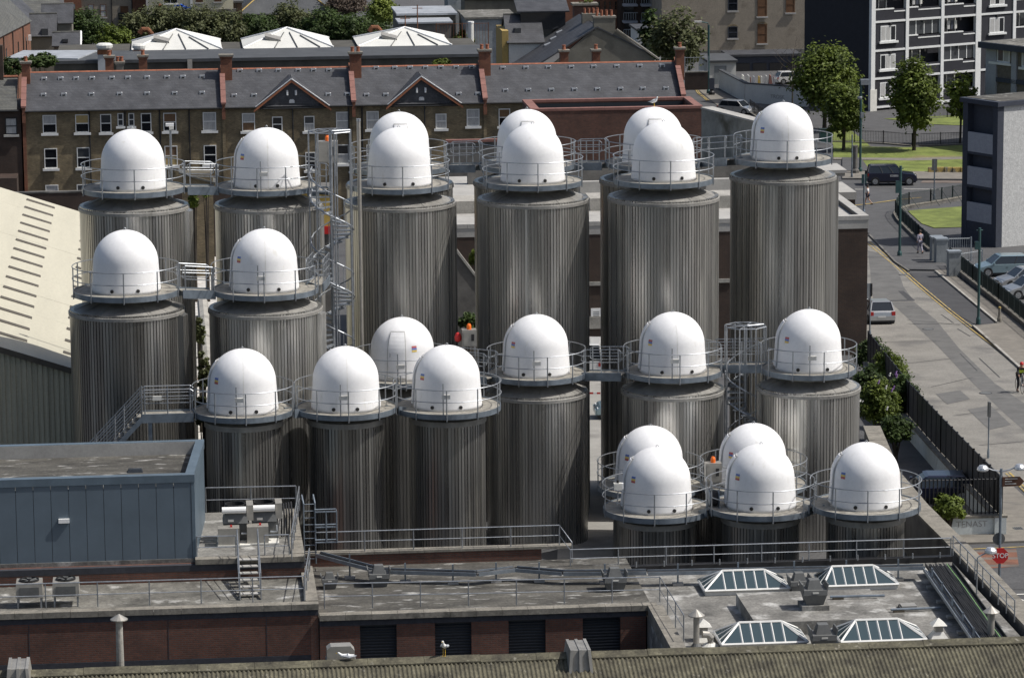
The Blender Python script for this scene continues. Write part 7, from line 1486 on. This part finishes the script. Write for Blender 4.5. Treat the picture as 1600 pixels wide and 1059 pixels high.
t, q = post(1112, 149, 122, 'flower_totem', 'dark slim roadside totem beside the green street lamp', 'totem', m='black', r=.2); B(q.x-.28,q.x+.28,q.y-.2,q.y+.2,q.z-1.2,q.z).build('head', M['frame_blue'], t)
sheet('side_pavement', [(1096,134),(1105,134),(1160,160),(1200,185),(1190,190),(1120,165),(1090,140)], M['paving'], .06)
for o in (0, 3): line('yellow_line', [(1084+o,136),(1090+o,146),(1105+o,158)], .12, M['yellow_line'], .05)
fence('white_railing', 'pale railing on a brick wall beyond the terrace end', [dp(1070,124,385), dp(1106,123,385)], 1.6, m='gate_grey', bar=.3, wall=.8, wallm='brick_dark')
fence('railing_fence', 'dark railing beside the side street garages', [Vector((v.x,v.y,gz(v.x,v.y))) for v in (gd(1172,178), gd(1210,205))], 1.2, m='fence_black', bar=.2, wall=.3)
# ================================================================== VEHICLES
def paint(name, c, metal=.3): return mat(name, c, .28, metal=metal, var=.04, coat=.6)
paint('paint_navy', (.012,.016,.040)); paint('paint_silver', (.42,.43,.43), .6); paint('paint_white', (.62,.62,.60), .1); paint('paint_sky', (.26,.36,.40), .5)
mat('tyre', (.018,.018,.018), .85, var=.1); mat('alloy', (.45,.46,.47), .35, metal=.8, var=.05); glassmat('car_glass', (.02,.025,.03), .05); mat('tail_red', (.35,.015,.012), .3, var=.05); mat('plastic', (.025,.025,.027), .6, var=.1); mat('lens', (.75,.77,.78), .15, var=.05); mat('plate_w', (.6,.6,.58), .5, var=.05)
def car(label, pos, head, L=4.0, W=1.68, H=1.45, kind='hatch', pm='paint_silver', group=None, wr=.31, ground=None):
    """pos: centre on the ground, head: heading angle in the plan (the way the bonnet points)"""
    x0, y0, z0 = pos; t = thing({'suv':'suv','van':'van'}.get(kind, 'parked_car'), pos, label, 'van' if kind == 'van' else 'car', group)
    pit = (gz(x0+math.cos(head), y0+math.sin(head)) - gz(x0-math.cos(head), y0-math.sin(head)))/2
    X = Matrix.Translation(Vector(pos)) @ Matrix.Rotation(head, 4, 'Z') @ Matrix.Rotation(-math.atan(pit), 4, 'Y')
    h = L/2; suv = kind == 'suv'; van = kind == 'van'
    bl = .62*H if suv else (.58*H if not van else .50*H)          # belt line
    sill = .34 if suv else .22
    hood = h - (1.28 if suv else .92 if not van else .55)           # base of windscreen
    tail = -h + (.10 if suv else .16 if not van else .06)
    rf, rb = hood - (.50 if suv else .72 if not van else .45), tail + (.12 if suv else .34 if not van else .1)
    nose = bl - (.12 if suv else .17)
    prof = [(-h+.02, sill+.08), (-h, sill+.30), (-h+.04, bl-.10), (tail, bl), (hood, bl), (h-.25, nose), (h-.04, nose-.14), (h, sill+.25), (h-.05, sill+.05)]
    # body: side profile lofted over the width with a tuck at the sides
    secs = [(-W/2+.10, .96, .05), (-W/2+.015, 1.0, 0), (-W/2, 1.0, -.0), (W/2, 1.0, 0), (W/2-.015, 1.0, 0), (W/2-.10, .96, .05)]
    ys = [(-W/2, .0), (-W/2+.07, .035), (W/2-.07, .035), (W/2, .0)]
    n = len(prof); vs = []; fs = []
    ws = [(-W/2+.0, 0.0), (-W/2+.09, .045), (0, .06), (W/2-.09, .045), (W/2, 0.0)]
    for yv, lift in ws:
        edge = abs(yv) > W/2-.02
        for (px, pz) in prof:
            k = .975 if edge else 1.0; vs.append((px*k, yv, pz + (lift if pz > bl-.25 else 0)*.6))
    for s in range(len(ws)-1):
        for i in range(n): j = (i+1) % n; fs.append((s*n+i, (s+1)*n+i, (s+1)*n+j, s*n+j))
    fs += [tuple(range(n)), tuple(range(len(ws)*n-1, (len(ws)-1)*n-1, -1))]
    body = MB().add(vs, fs).xf(X).build('body', M[pm], t)
    # cabin
    wi, wt = W/2-.06, W/2-.20
    bot = [(tail+.02,-wi),(hood-.02,-wi),(hood-.02,wi),(tail+.02,wi)]; top = [(rb,-wt),(rf,-wt),(rf,wt),(rb,wt)]
    b3 = [Vector((x,y,bl-.02)) for x,y in bot]; t3 = [Vector((x,y,H-.05)) for x,y in top]
    MB().hexa(b3, t3).xf(X).build('cabin_glass', M['car_glass'], t)
    MB().hexa([(rb-.03,-wt-.02,H-.055),(rf+.04,-wt-.02,H-.055),(rf+.04,wt+.02,H-.055),(rb-.03,wt+.02,H-.055)], [(rb+.10,-wt+.08,H),(rf-.12,-wt+.08,H),(rf-.12,wt-.08,H),(rb+.10,wt-.08,H)]).xf(X).build('roof', M[pm], t)
    for sd in (0, 1):
        ib, it = (b3[0], t3[0]) if sd == 0 else (b3[3], t3[3]); jb, jt = (b3[1], t3[1]) if sd == 0 else (b3[2], t3[2])
        MB().tube([ib, it], .055, 5).xf(X).build('rear_pillar', M[pm], t); MB().tube([jb, jt], .04, 5).xf(X).build('front_pillar', M[pm], t)
        for f in ((.36,) if kind == 'hatch' else (.34,.66)): MB().tube([ib.lerp(jb, f+.06), it.lerp(jt, f)], .035, 5).xf(X).build('door_pillar', M[pm if van else 'plastic'], t)
        s = -1 if sd == 0 else 1
        if van: MB().hexa([ib+Vector((.1,s*.012,.05)), ib.lerp(jb,.62)+Vector((0,s*.012,.05)), it.lerp(jt,.62)+Vector((0,s*.012,-.05)), it+Vector((.05,s*.012,-.05))], [ib+Vector((.1,s*.03,.05)), ib.lerp(jb,.62)+Vector((0,s*.03,.05)), it.lerp(jt,.62)+Vector((0,s*.03,-.05)), it+Vector((.05,s*.03,-.05))]).xf(X).build('side_panel', M[pm], t)
        MB().cbox((hood-.22, s*(W/2+.06), bl+.10), .12, .16, .12).xf(X).build('mirror', M[pm], t)
        MB().cbox((h-.20, s*(W/2-.24), nose-.13), .22, .34, .15).xf(X).build('headlight', M['lens'], t)
        MB().cbox((-h+.10, s*(W/2-.13), bl-.14), .20, .24, .24).xf(X).build('tail_light', M['tail_red'], t)
        for wx in (h-.72, -h+.66):
            MB().tube([(wx, s*(W/2-.20), wr), (wx, s*(W/2+.012), wr)], wr*1.13, 18).xf(X).build('wheel_arch', M['plastic'], t)
            w = MB().tube([(wx, s*(W/2-.17), wr), (wx, s*(W/2+.03), wr)], wr, 18).xf(X).build('wheel', M['tyre'], t)
            MB().tube([(wx, s*(W/2+.02), wr), (wx, s*(W/2+.04), wr)], wr*.66, 14).xf(X).build('rim', M['alloy'], w)
            for k in range(5): th = k*1.2566; MB().tube([(wx+.06*math.cos(th), s*(W/2+.043), wr+.06*math.sin(th)), (wx+wr*.6*math.cos(th), s*(W/2+.043), wr+wr*.6*math.sin(th))], .018, 4).xf(X).build('spoke', M['cowl_grey'], w)
        MB().cbox((-.05, s*(W/2+.004), bl-.20), .18, .02, .03).xf(X).build('door_handle', M['plastic'], t)
        if suv: MB().tube([(rb+.1, s*(wt-.05), H+.05), (rf-.1, s*(wt-.05), H+.05)], .02, 5).xf(X).build('roof_rail', M['plastic'], t)
    MB().cbox((h-.03, 0, sill+.17), .10, W-.10, .26).xf(X).build('bumper', M['plastic' if suv else pm], t); MB().cbox((-h+.03, 0, sill+.17), .12, W-.08, .26).xf(X).build('bumper', M['plastic' if suv else pm], t)
    MB().cbox((-h-.035, .05 if not suv else 0, sill+.27), .02, .50, .11).xf(X).build('number_plate', M['plate_w'], t); MB().cbox((h+.022, 0, sill+.20), .02, .50, .11).xf(X).build('number_plate', M['plate_w'], t)
    MB().cbox((h-.02, 0, nose-.14), .06, .6, .10).xf(X).build('grille', M['plastic'], t)
    MB().hexa([(-h+.05,-W/2+.1,sill-.1),(h-.1,-W/2+.1,sill-.1),(h-.1,W/2-.1,sill-.1),(-h+.05,W/2-.1,sill-.1)], [(-h+.05,-W/2+.1,sill+.15),(h-.1,-W/2+.1,sill+.15),(h-.1,W/2-.1,sill+.15),(-h+.05,W/2-.1,sill+.15)]).xf(X).build('underbody', M['plastic'], t)
    if suv:
        MB().cbox((.15, -W/2-.004, bl-.22), .75, .012, .18).xf(X).build('door_emblem', M['curtain'], t)
        MB().tube([(-h-.02, .1, .95), (-h-.16, .1, .95)], .30, 16).xf(X).build('spare_wheel', M['tyre'], t)
    return t
def heading(a, b): p, q = gd(*a), gd(*b); return math.atan2(q.y-p.y, q.x-p.x)
rd = heading((1398,561),(1359,524)); p = gd(1379, 502); q = gd(1379, 503)
c = gd(1378.5, 507); hd = heading((1483,488),(1435,448))
hd = math.atan2(_fh.y, _fh.x) + R(4); c2p = c + Vector((math.cos(hd), math.sin(hd), 0))*1.7
car('silver hatchback parked on the road, seen from behind beside dark brick building', (c2p.x, c2p.y, gz(c2p.x,c2p.y)+.02), hd, 3.75, 1.64, 1.42, pm='paint_silver', wr=.28)
c = gd(1396, 290.5); car('dark navy off-roader driving along the cross street', (c.x, c.y+.9, GZ+.03), R(-5.55), 4.45, 1.85, 1.78, 'suv', 'paint_navy', wr=.37)
c = gd(1572, 433); hb = math.atan2(-_rh.y, -_rh.x)
car('pale blue hatchback in the car park behind the railing', (c.x, c.y+1.0, gz(c.x,c.y)+.02), hb + R(8), 4.05, 1.70, 1.46, pm='paint_sky', group='cars in the car park')
c = gd(1592, 452); car('silver saloon half hidden between parked cars at right edge', (c.x+.6, c.y+.6, gz(c.x,c.y)+.02), hb + R(14), 4.2, 1.70, 1.42, pm='paint_silver', group='cars in the car park')
c = gd(1604, 466); car('nearest silver hatchback behind the railing at right edge', (c.x+.3, c.y+.3, gz(c.x,c.y)+.02), hb + R(16), 3.9, 1.66, 1.44, pm='paint_silver', group='cars in the car park')
c = gd(1152, 178); car('silver car roof seen above the mould stained wall', (c.x, c.y, gz(c.x,c.y)+.02), R(-40), 4.1, 1.7, 1.45, pm='paint_silver')
c = gd(1238, 131); car('white car parked behind the pale yard wall', (c.x, c.y, GZ+.02), R(10), 4.1, 1.7, 1.45, pm='paint_white')
c = gd(945, 583); car('white van in the yard seen between two tanks', (c.x-.9, c.y, gz(c.x,c.y)+.03), R(80), 4.6, 1.8, 1.95, 'van', 'paint_white')
c = gd(1345, 648); car('white car nose peeking out behind the rightmost middle tank', (c.x-1.3, c.y+.8, gz(c.x,c.y)+.03), R(-10), 3.9, 1.66, 1.42, pm='paint_white')
c = gd(950, 655); car('blue grey car half hidden in the yard between tanks', (c.x+1.3, c.y+.5, gz(c.x,c.y)+.03), R(178), 3.9, 1.66, 1.42, pm='paint_sky')
c = gd(1500, 785); car('dark blue car parked beyond the black bar fence', (c.x-1.2, c.y+.6, gz(c.x,c.y)+.03), R(175), 3.9, 1.66, 1.25, pm='paint_navy')

# ================================================================== PEOPLE, BIRDS
mat('skin', (.42,.25,.17), .6, var=.06); mat('hair', (.03,.02,.014), .7, var=.2); mat('cloth_white', (.52,.52,.52), .9, var=.1); mat('denim', (.022,.035,.075), .9, var=.15); mat('cloth_grey', (.26,.25,.30), .9, var=.12); mat('cloth_black', (.018,.018,.02), .85, var=.2); mat('hi_vis', (.50,.62,.05), .7, var=.1)
def skinned(name, nodes, edges, m, parent, X, smooth=2, rootv=0):
    """one continuous skin over a small skeleton: nodes = (x, y, z, radius)"""
    me = bpy.data.meshes.new(name); P = [X @ Vector(nd[:3]) for nd in nodes]; o0 = Vector(P[rootv])
    me.from_pydata([p-o0 for p in P], edges, []); me.materials.append(m); o = place(me, name, o0, parent)
    md = o.modifiers.new('skin', 'SKIN'); md.use_smooth_shade = True
    sv = me.skin_vertices[0].data
    for i, nd in enumerate(nodes): sv[i].radius = (nd[3], nd[3]*(nd[4] if len(nd) > 4 else 1)); sv[i].use_root = (i == rootv)
    sub = o.modifiers.new('sub', 'SUBSURF'); sub.levels = 1; sub.render_levels = 1
    return o
def person(label, pos, head, pose='walk', top='cloth_white', leg='denim', shorts=False, extra=None):
    """local frame: x forward, y left, z up; 1.74 m tall"""
    X = Matrix.Translation(Vector(pos)) @ Matrix.Rotation(head, 4, 'Z'); t = thing('person', pos, label, 'person')
    if pose == 'walk':
        hips, neck, hd = (0,0,.93), (.03,0,1.44), (.06,0,1.62); kn = [(.16,.09,.50),(-.02,-.09,.50)]; an = [(.24,.09,.09),(-.36,-.09,.16)]; el = [(-.10,.23,1.14),(.13,-.23,1.16)]; ha = [(-.06,.25,.90),(.30,-.22,.98)]
    else:                                                       # riding
        hips, neck, hd = (-.16,0,.98), (.20,0,1.42), (.33,0,1.58); kn = [(.22,.10,.72),(.10,-.10,.56)]; an = [(.03,.12,.42),(.0,-.12,.14)]; el = [(.38,.22,1.20),(.38,-.22,1.20)]; ha = [(.58,.22,1.02),(.58,-.22,1.02)]
    sh = [(neck[0]-.0,.17,neck[2]-.06),(neck[0],-.17,neck[2]-.06)]; hp = [(hips[0],.09,hips[2]-.03),(hips[0],-.09,hips[2]-.03)]
    body = [(*hips,.13),(hips[0]*.5+neck[0]*.5,0,(hips[2]+neck[2])/2,.125),(neck[0],0,neck[2]-.06,.12),(neck[0]*.7+hd[0]*.3,0,neck[2]+.04,.055),(hd[0],0,hd[2]-.06,.085),(hd[0]+.01,0,hd[2]+.03,.10),(hd[0]-.01,0,hd[2]+.10,.06)]
    ed = [(0,1),(1,2),(2,3),(3,4),(4,5),(5,6)]
    for s in (0,1):
        b = len(body); ft = (an[s][0]+.16, an[s][1], an[s][2]-.06)
        body += [(*sh[s],.065),(*el[s],.043),(*ha[s],.03),(ha[s][0]+.04,ha[s][1],ha[s][2]-.09,.032),(ha[s][0]+.07,ha[s][1]*.93,ha[s][2]-.05,.014),(*hp[s],.095),(*kn[s],.058),(*an[s],.04),(*ft,.04)]
        ed += [(2,b),(b,b+1),(b+1,b+2),(b+2,b+3),(b+2,b+4),(0,b+5),(b+5,b+6),(b+6,b+7),(b+7,b+8)]
    o = skinned('body', body, ed, M['skin'], t, X)
    torso = [(hips[0],0,hips[2]+.0,.150,.85),(hips[0]*.5+neck[0]*.5,0,(hips[2]+neck[2])/2,.148,.85),(neck[0],0,neck[2]-.08,.15,.8)]; te = [(0,1),(1,2)]
    for s in (0,1):
        b = len(torso); torso += [(*sh[s],.085),(*[sh[s][i]*.15+el[s][i]*.85 for i in range(3)],.064)]; te += [(2,b),(b,b+1)]
        if pose != 'walk' or top == 'cloth_grey': torso.append((*[el[s][i]*.15+ha[s][i]*.85 for i in range(3)],.048)); te.append((b+1,b+2))
    skinned('jacket' if pose != 'walk' else 'shirt', torso, te, M[top], o, X)
    tr = [(hips[0],0,hips[2]-.04,.145,.9)]; tre = []
    for s in (0,1):
        b = len(tr); k = .62 if shorts else 1.0; tr += [(*hp[s],.108),(*[hp[s][i]*(1-k)+kn[s][i]*k for i in range(3)],.078)]; tre += [(0,b),(b,b+1)]
        if not shorts: tr.append((*[kn[s][i]*.12+an[s][i]*.88 for i in range(3)],.058)); tre.append((b+1,b+2))
    skinned('trousers' if not shorts else 'shorts', tr, tre, M[leg], o, X)
    for s in (0,1): a = an[s]; MB().hexa([(a[0]-.07,a[1]-.045,a[2]-.10),(a[0]+.20,a[1]-.05,a[2]-.10),(a[0]+.20,a[1]+.05,a[2]-.10),(a[0]-.07,a[1]+.045,a[2]-.10)], [(a[0]-.06,a[1]-.04,a[2]+.01),(a[0]+.16,a[1]-.04,a[2]-.05),(a[0]+.16,a[1]+.04,a[2]-.05),(a[0]-.06,a[1]+.04,a[2]+.01)]).xf(X).build('shoe', M['cloth_black'], o)
    hx, hy, hz_ = hd
    MB().lathe([(.02,.155),(.07,.14),(.105,.08),(.108,.03),(.10,-.02)], 12, (hx-.015,0,hz_)).xf(X).build('helmet' if pose != 'walk' else 'hair', M['red' if pose != 'walk' else 'hair'], o)
    for s in (-1,1): MB().lathe([(.004,-.01),(.012,0),(.004,.01)], 6, (hx+.095,s*.035,hz_-.005)).xf(X).build('eye', M['hair'], o)
    MB().hexa([(hx+.09,-.014,hz_-.05),(hx+.125,-.012,hz_-.05),(hx+.125,.012,hz_-.05),(hx+.09,.014,hz_-.05)], [(hx+.09,-.008,hz_+.0),(hx+.10,-.008,hz_+.0),(hx+.10,.008,hz_+.0),(hx+.09,.008,hz_+.0)]).xf(X).build('nose', M['skin'], o)
    return t, X
c = gd(1356, 323); person('person in white top and dark shorts walking along the cross street', (c.x, c.y, gz(c.x,c.y)+.12), R(150), 'walk', 'cloth_white', 'denim', True)
c = gd(1437.5, 398.5); person('person in grey clothes walking away along the pavement wall', (c.x, c.y, gz(c.x,c.y)+.12), math.atan2(_fh.y,_fh.x)+R(10), 'walk', 'cloth_grey', 'cloth_grey')
c = gd(1593, 613); hc = math.atan2(-_fh.y, -_fh.x)+R(8)
g = gz(c.x,c.y)+.03; t, X = person('person in black and yellow jacket with red helmet riding a bicycle', (c.x, c.y, g), hc, 'ride', 'cloth_black', 'cloth_black')
MB().hexa([(-.02,-.16,1.10),(.18,-.17,1.10),(.18,.17,1.10),(-.02,.16,1.10)], [(.06,-.17,1.30),(.24,-.17,1.30),(.24,.17,1.30),(.06,.17,1.30)]).xf(X).build('hi_vis_band', M['hi_vis'], t)
b = thing('bicycle', (c.x, c.y, g), 'dark road bicycle ridden along the road at right edge', 'bicycle')
for wx in (-.52, .50):
    w = MB().tube([(wx+.335*math.cos(2*math.pi*k/24), 0, .345+.335*math.sin(2*math.pi*k/24)) for k in range(24)], .016, 5, closed=True).xf(X).build('wheel', M['tyre'], b)
    for k in range(8): th = k*math.pi/4; MB().tube([(wx,0,.345),(wx+.33*math.cos(th),0,.345+.33*math.sin(th))], .004, 3).xf(X).build('spoke', M['alloy'], w)
for pts in (((-.52,0,.345),(-.08,0,.30),(-.18,0,.86),(-.52,0,.345)), ((-.08,0,.30),(.36,0,.82),(-.16,0,.84)), ((.34,0,.90),(.50,0,.345))): MB().tube(pts, .02, 6).xf(X).build('frame_tube', M['paint_silver'], b)
MB().tube([(.58,.23,.98),(.44,.20,1.0),(.36,0,.98),(.44,-.20,1.0),(.58,-.23,.98)], .016, 5).xf(X).build('handlebar', M['plastic'], b); MB().hexa([(-.32,-.06,.90),(-.04,-.03,.90),(-.04,.03,.90),(-.32,.06,.90)], [(-.32,-.07,.95),(-.04,-.025,.94),(-.04,.025,.94),(-.32,.07,.95)]).xf(X).build('saddle', M['plastic'], b)
MB().tube([(-.08,-.09,.30),(-.02,-.12,.16)], .014, 4).xf(X).build('crank', M['alloy'], b); MB().tube([(-.08,.09,.30),(-.04,.12,.42)], .014, 4).xf(X).build('crank', M['alloy'], b)
# gulls
mat('gull_white', (.78,.78,.76), .8, var=.05); mat('gull_grey', (.38,.40,.42), .8, var=.08); mat('beak', (.65,.42,.05), .5, var=.05)
def gull(label, pos, head, stand=True, s=1.0):
    X = Matrix.Translation(Vector(pos)) @ Matrix.Rotation(head, 4, 'Z') @ Matrix.Scale(s, 4); z = .20 if stand else .09; t = thing('gull', pos, label, 'bird')
    nd = [(-.02,0,z+.10,.085),(-.14,0,z+.07,.06),(-.26,0,z+.06,.025),(.09,0,z+.16,.07),(.14,0,z+.25,.042),(.16,0,z+.31,.048),(.20,0,z+.31,.03)] if stand else [(-.02,0,z,.085),(-.16,0,z+.02,.06),(-.28,0,z+.05,.022),(.12,0,z+.02,.07),(.19,0,z+.08,.042),(.22,0,z+.11,.046),(.26,0,z+.105,.028)]
    o = skinned('body', nd, [(0,1),(1,2),(0,3),(3,4),(4,5),(5,6)], M['gull_white'], t, X)
    hx, hz_ = nd[6][0], nd[6][2]; MB().tube([(hx,0,hz_),(hx+.055,0,hz_-.01)], .012, 5, rs=[.014,.004]).xf(X).build('beak', M['beak'], o)
    for sd in (-1,1):
        a, b_, c_ = Vector((.06,sd*.078,nd[0][2]+.03)), Vector((-.12,sd*.088,nd[0][2]+.0)), Vector((-.34,sd*.035,nd[1][2]+.0))
        MB().tube([a,b_,c_], .03, 6, rs=[.035,.05,.008]).xf(X).build('wing', M['gull_grey'], o)
        if stand: MB().tube([(-.01,sd*.035,z+.03),(0,sd*.035,0)], .009, 4).xf(X).build('leg', M['beak'], o); MB().add([(-.01,sd*.035,.004),(.06,sd*.035-.025,.004),(.06,sd*.035+.025,.004)], [(0,1,2)]).xf(X).build('foot', M['beak'], o)
p = atY(694, 1021, YQ); gull('grey and white gull standing on the mossy ridge', (p.x, YQ, zq+.0), R(-110), True, 1.05)
p = atY(540, 1024, YQ); gull('white gull sitting on the mossy ridge beside the grey vent', (p.x, YQ, zq+.0), R(172), False, 1.05)
gull('gull perched on top of a rear dome', TK['T7b'] + Vector((.05,0,2.5)), R(-30), True, .9)
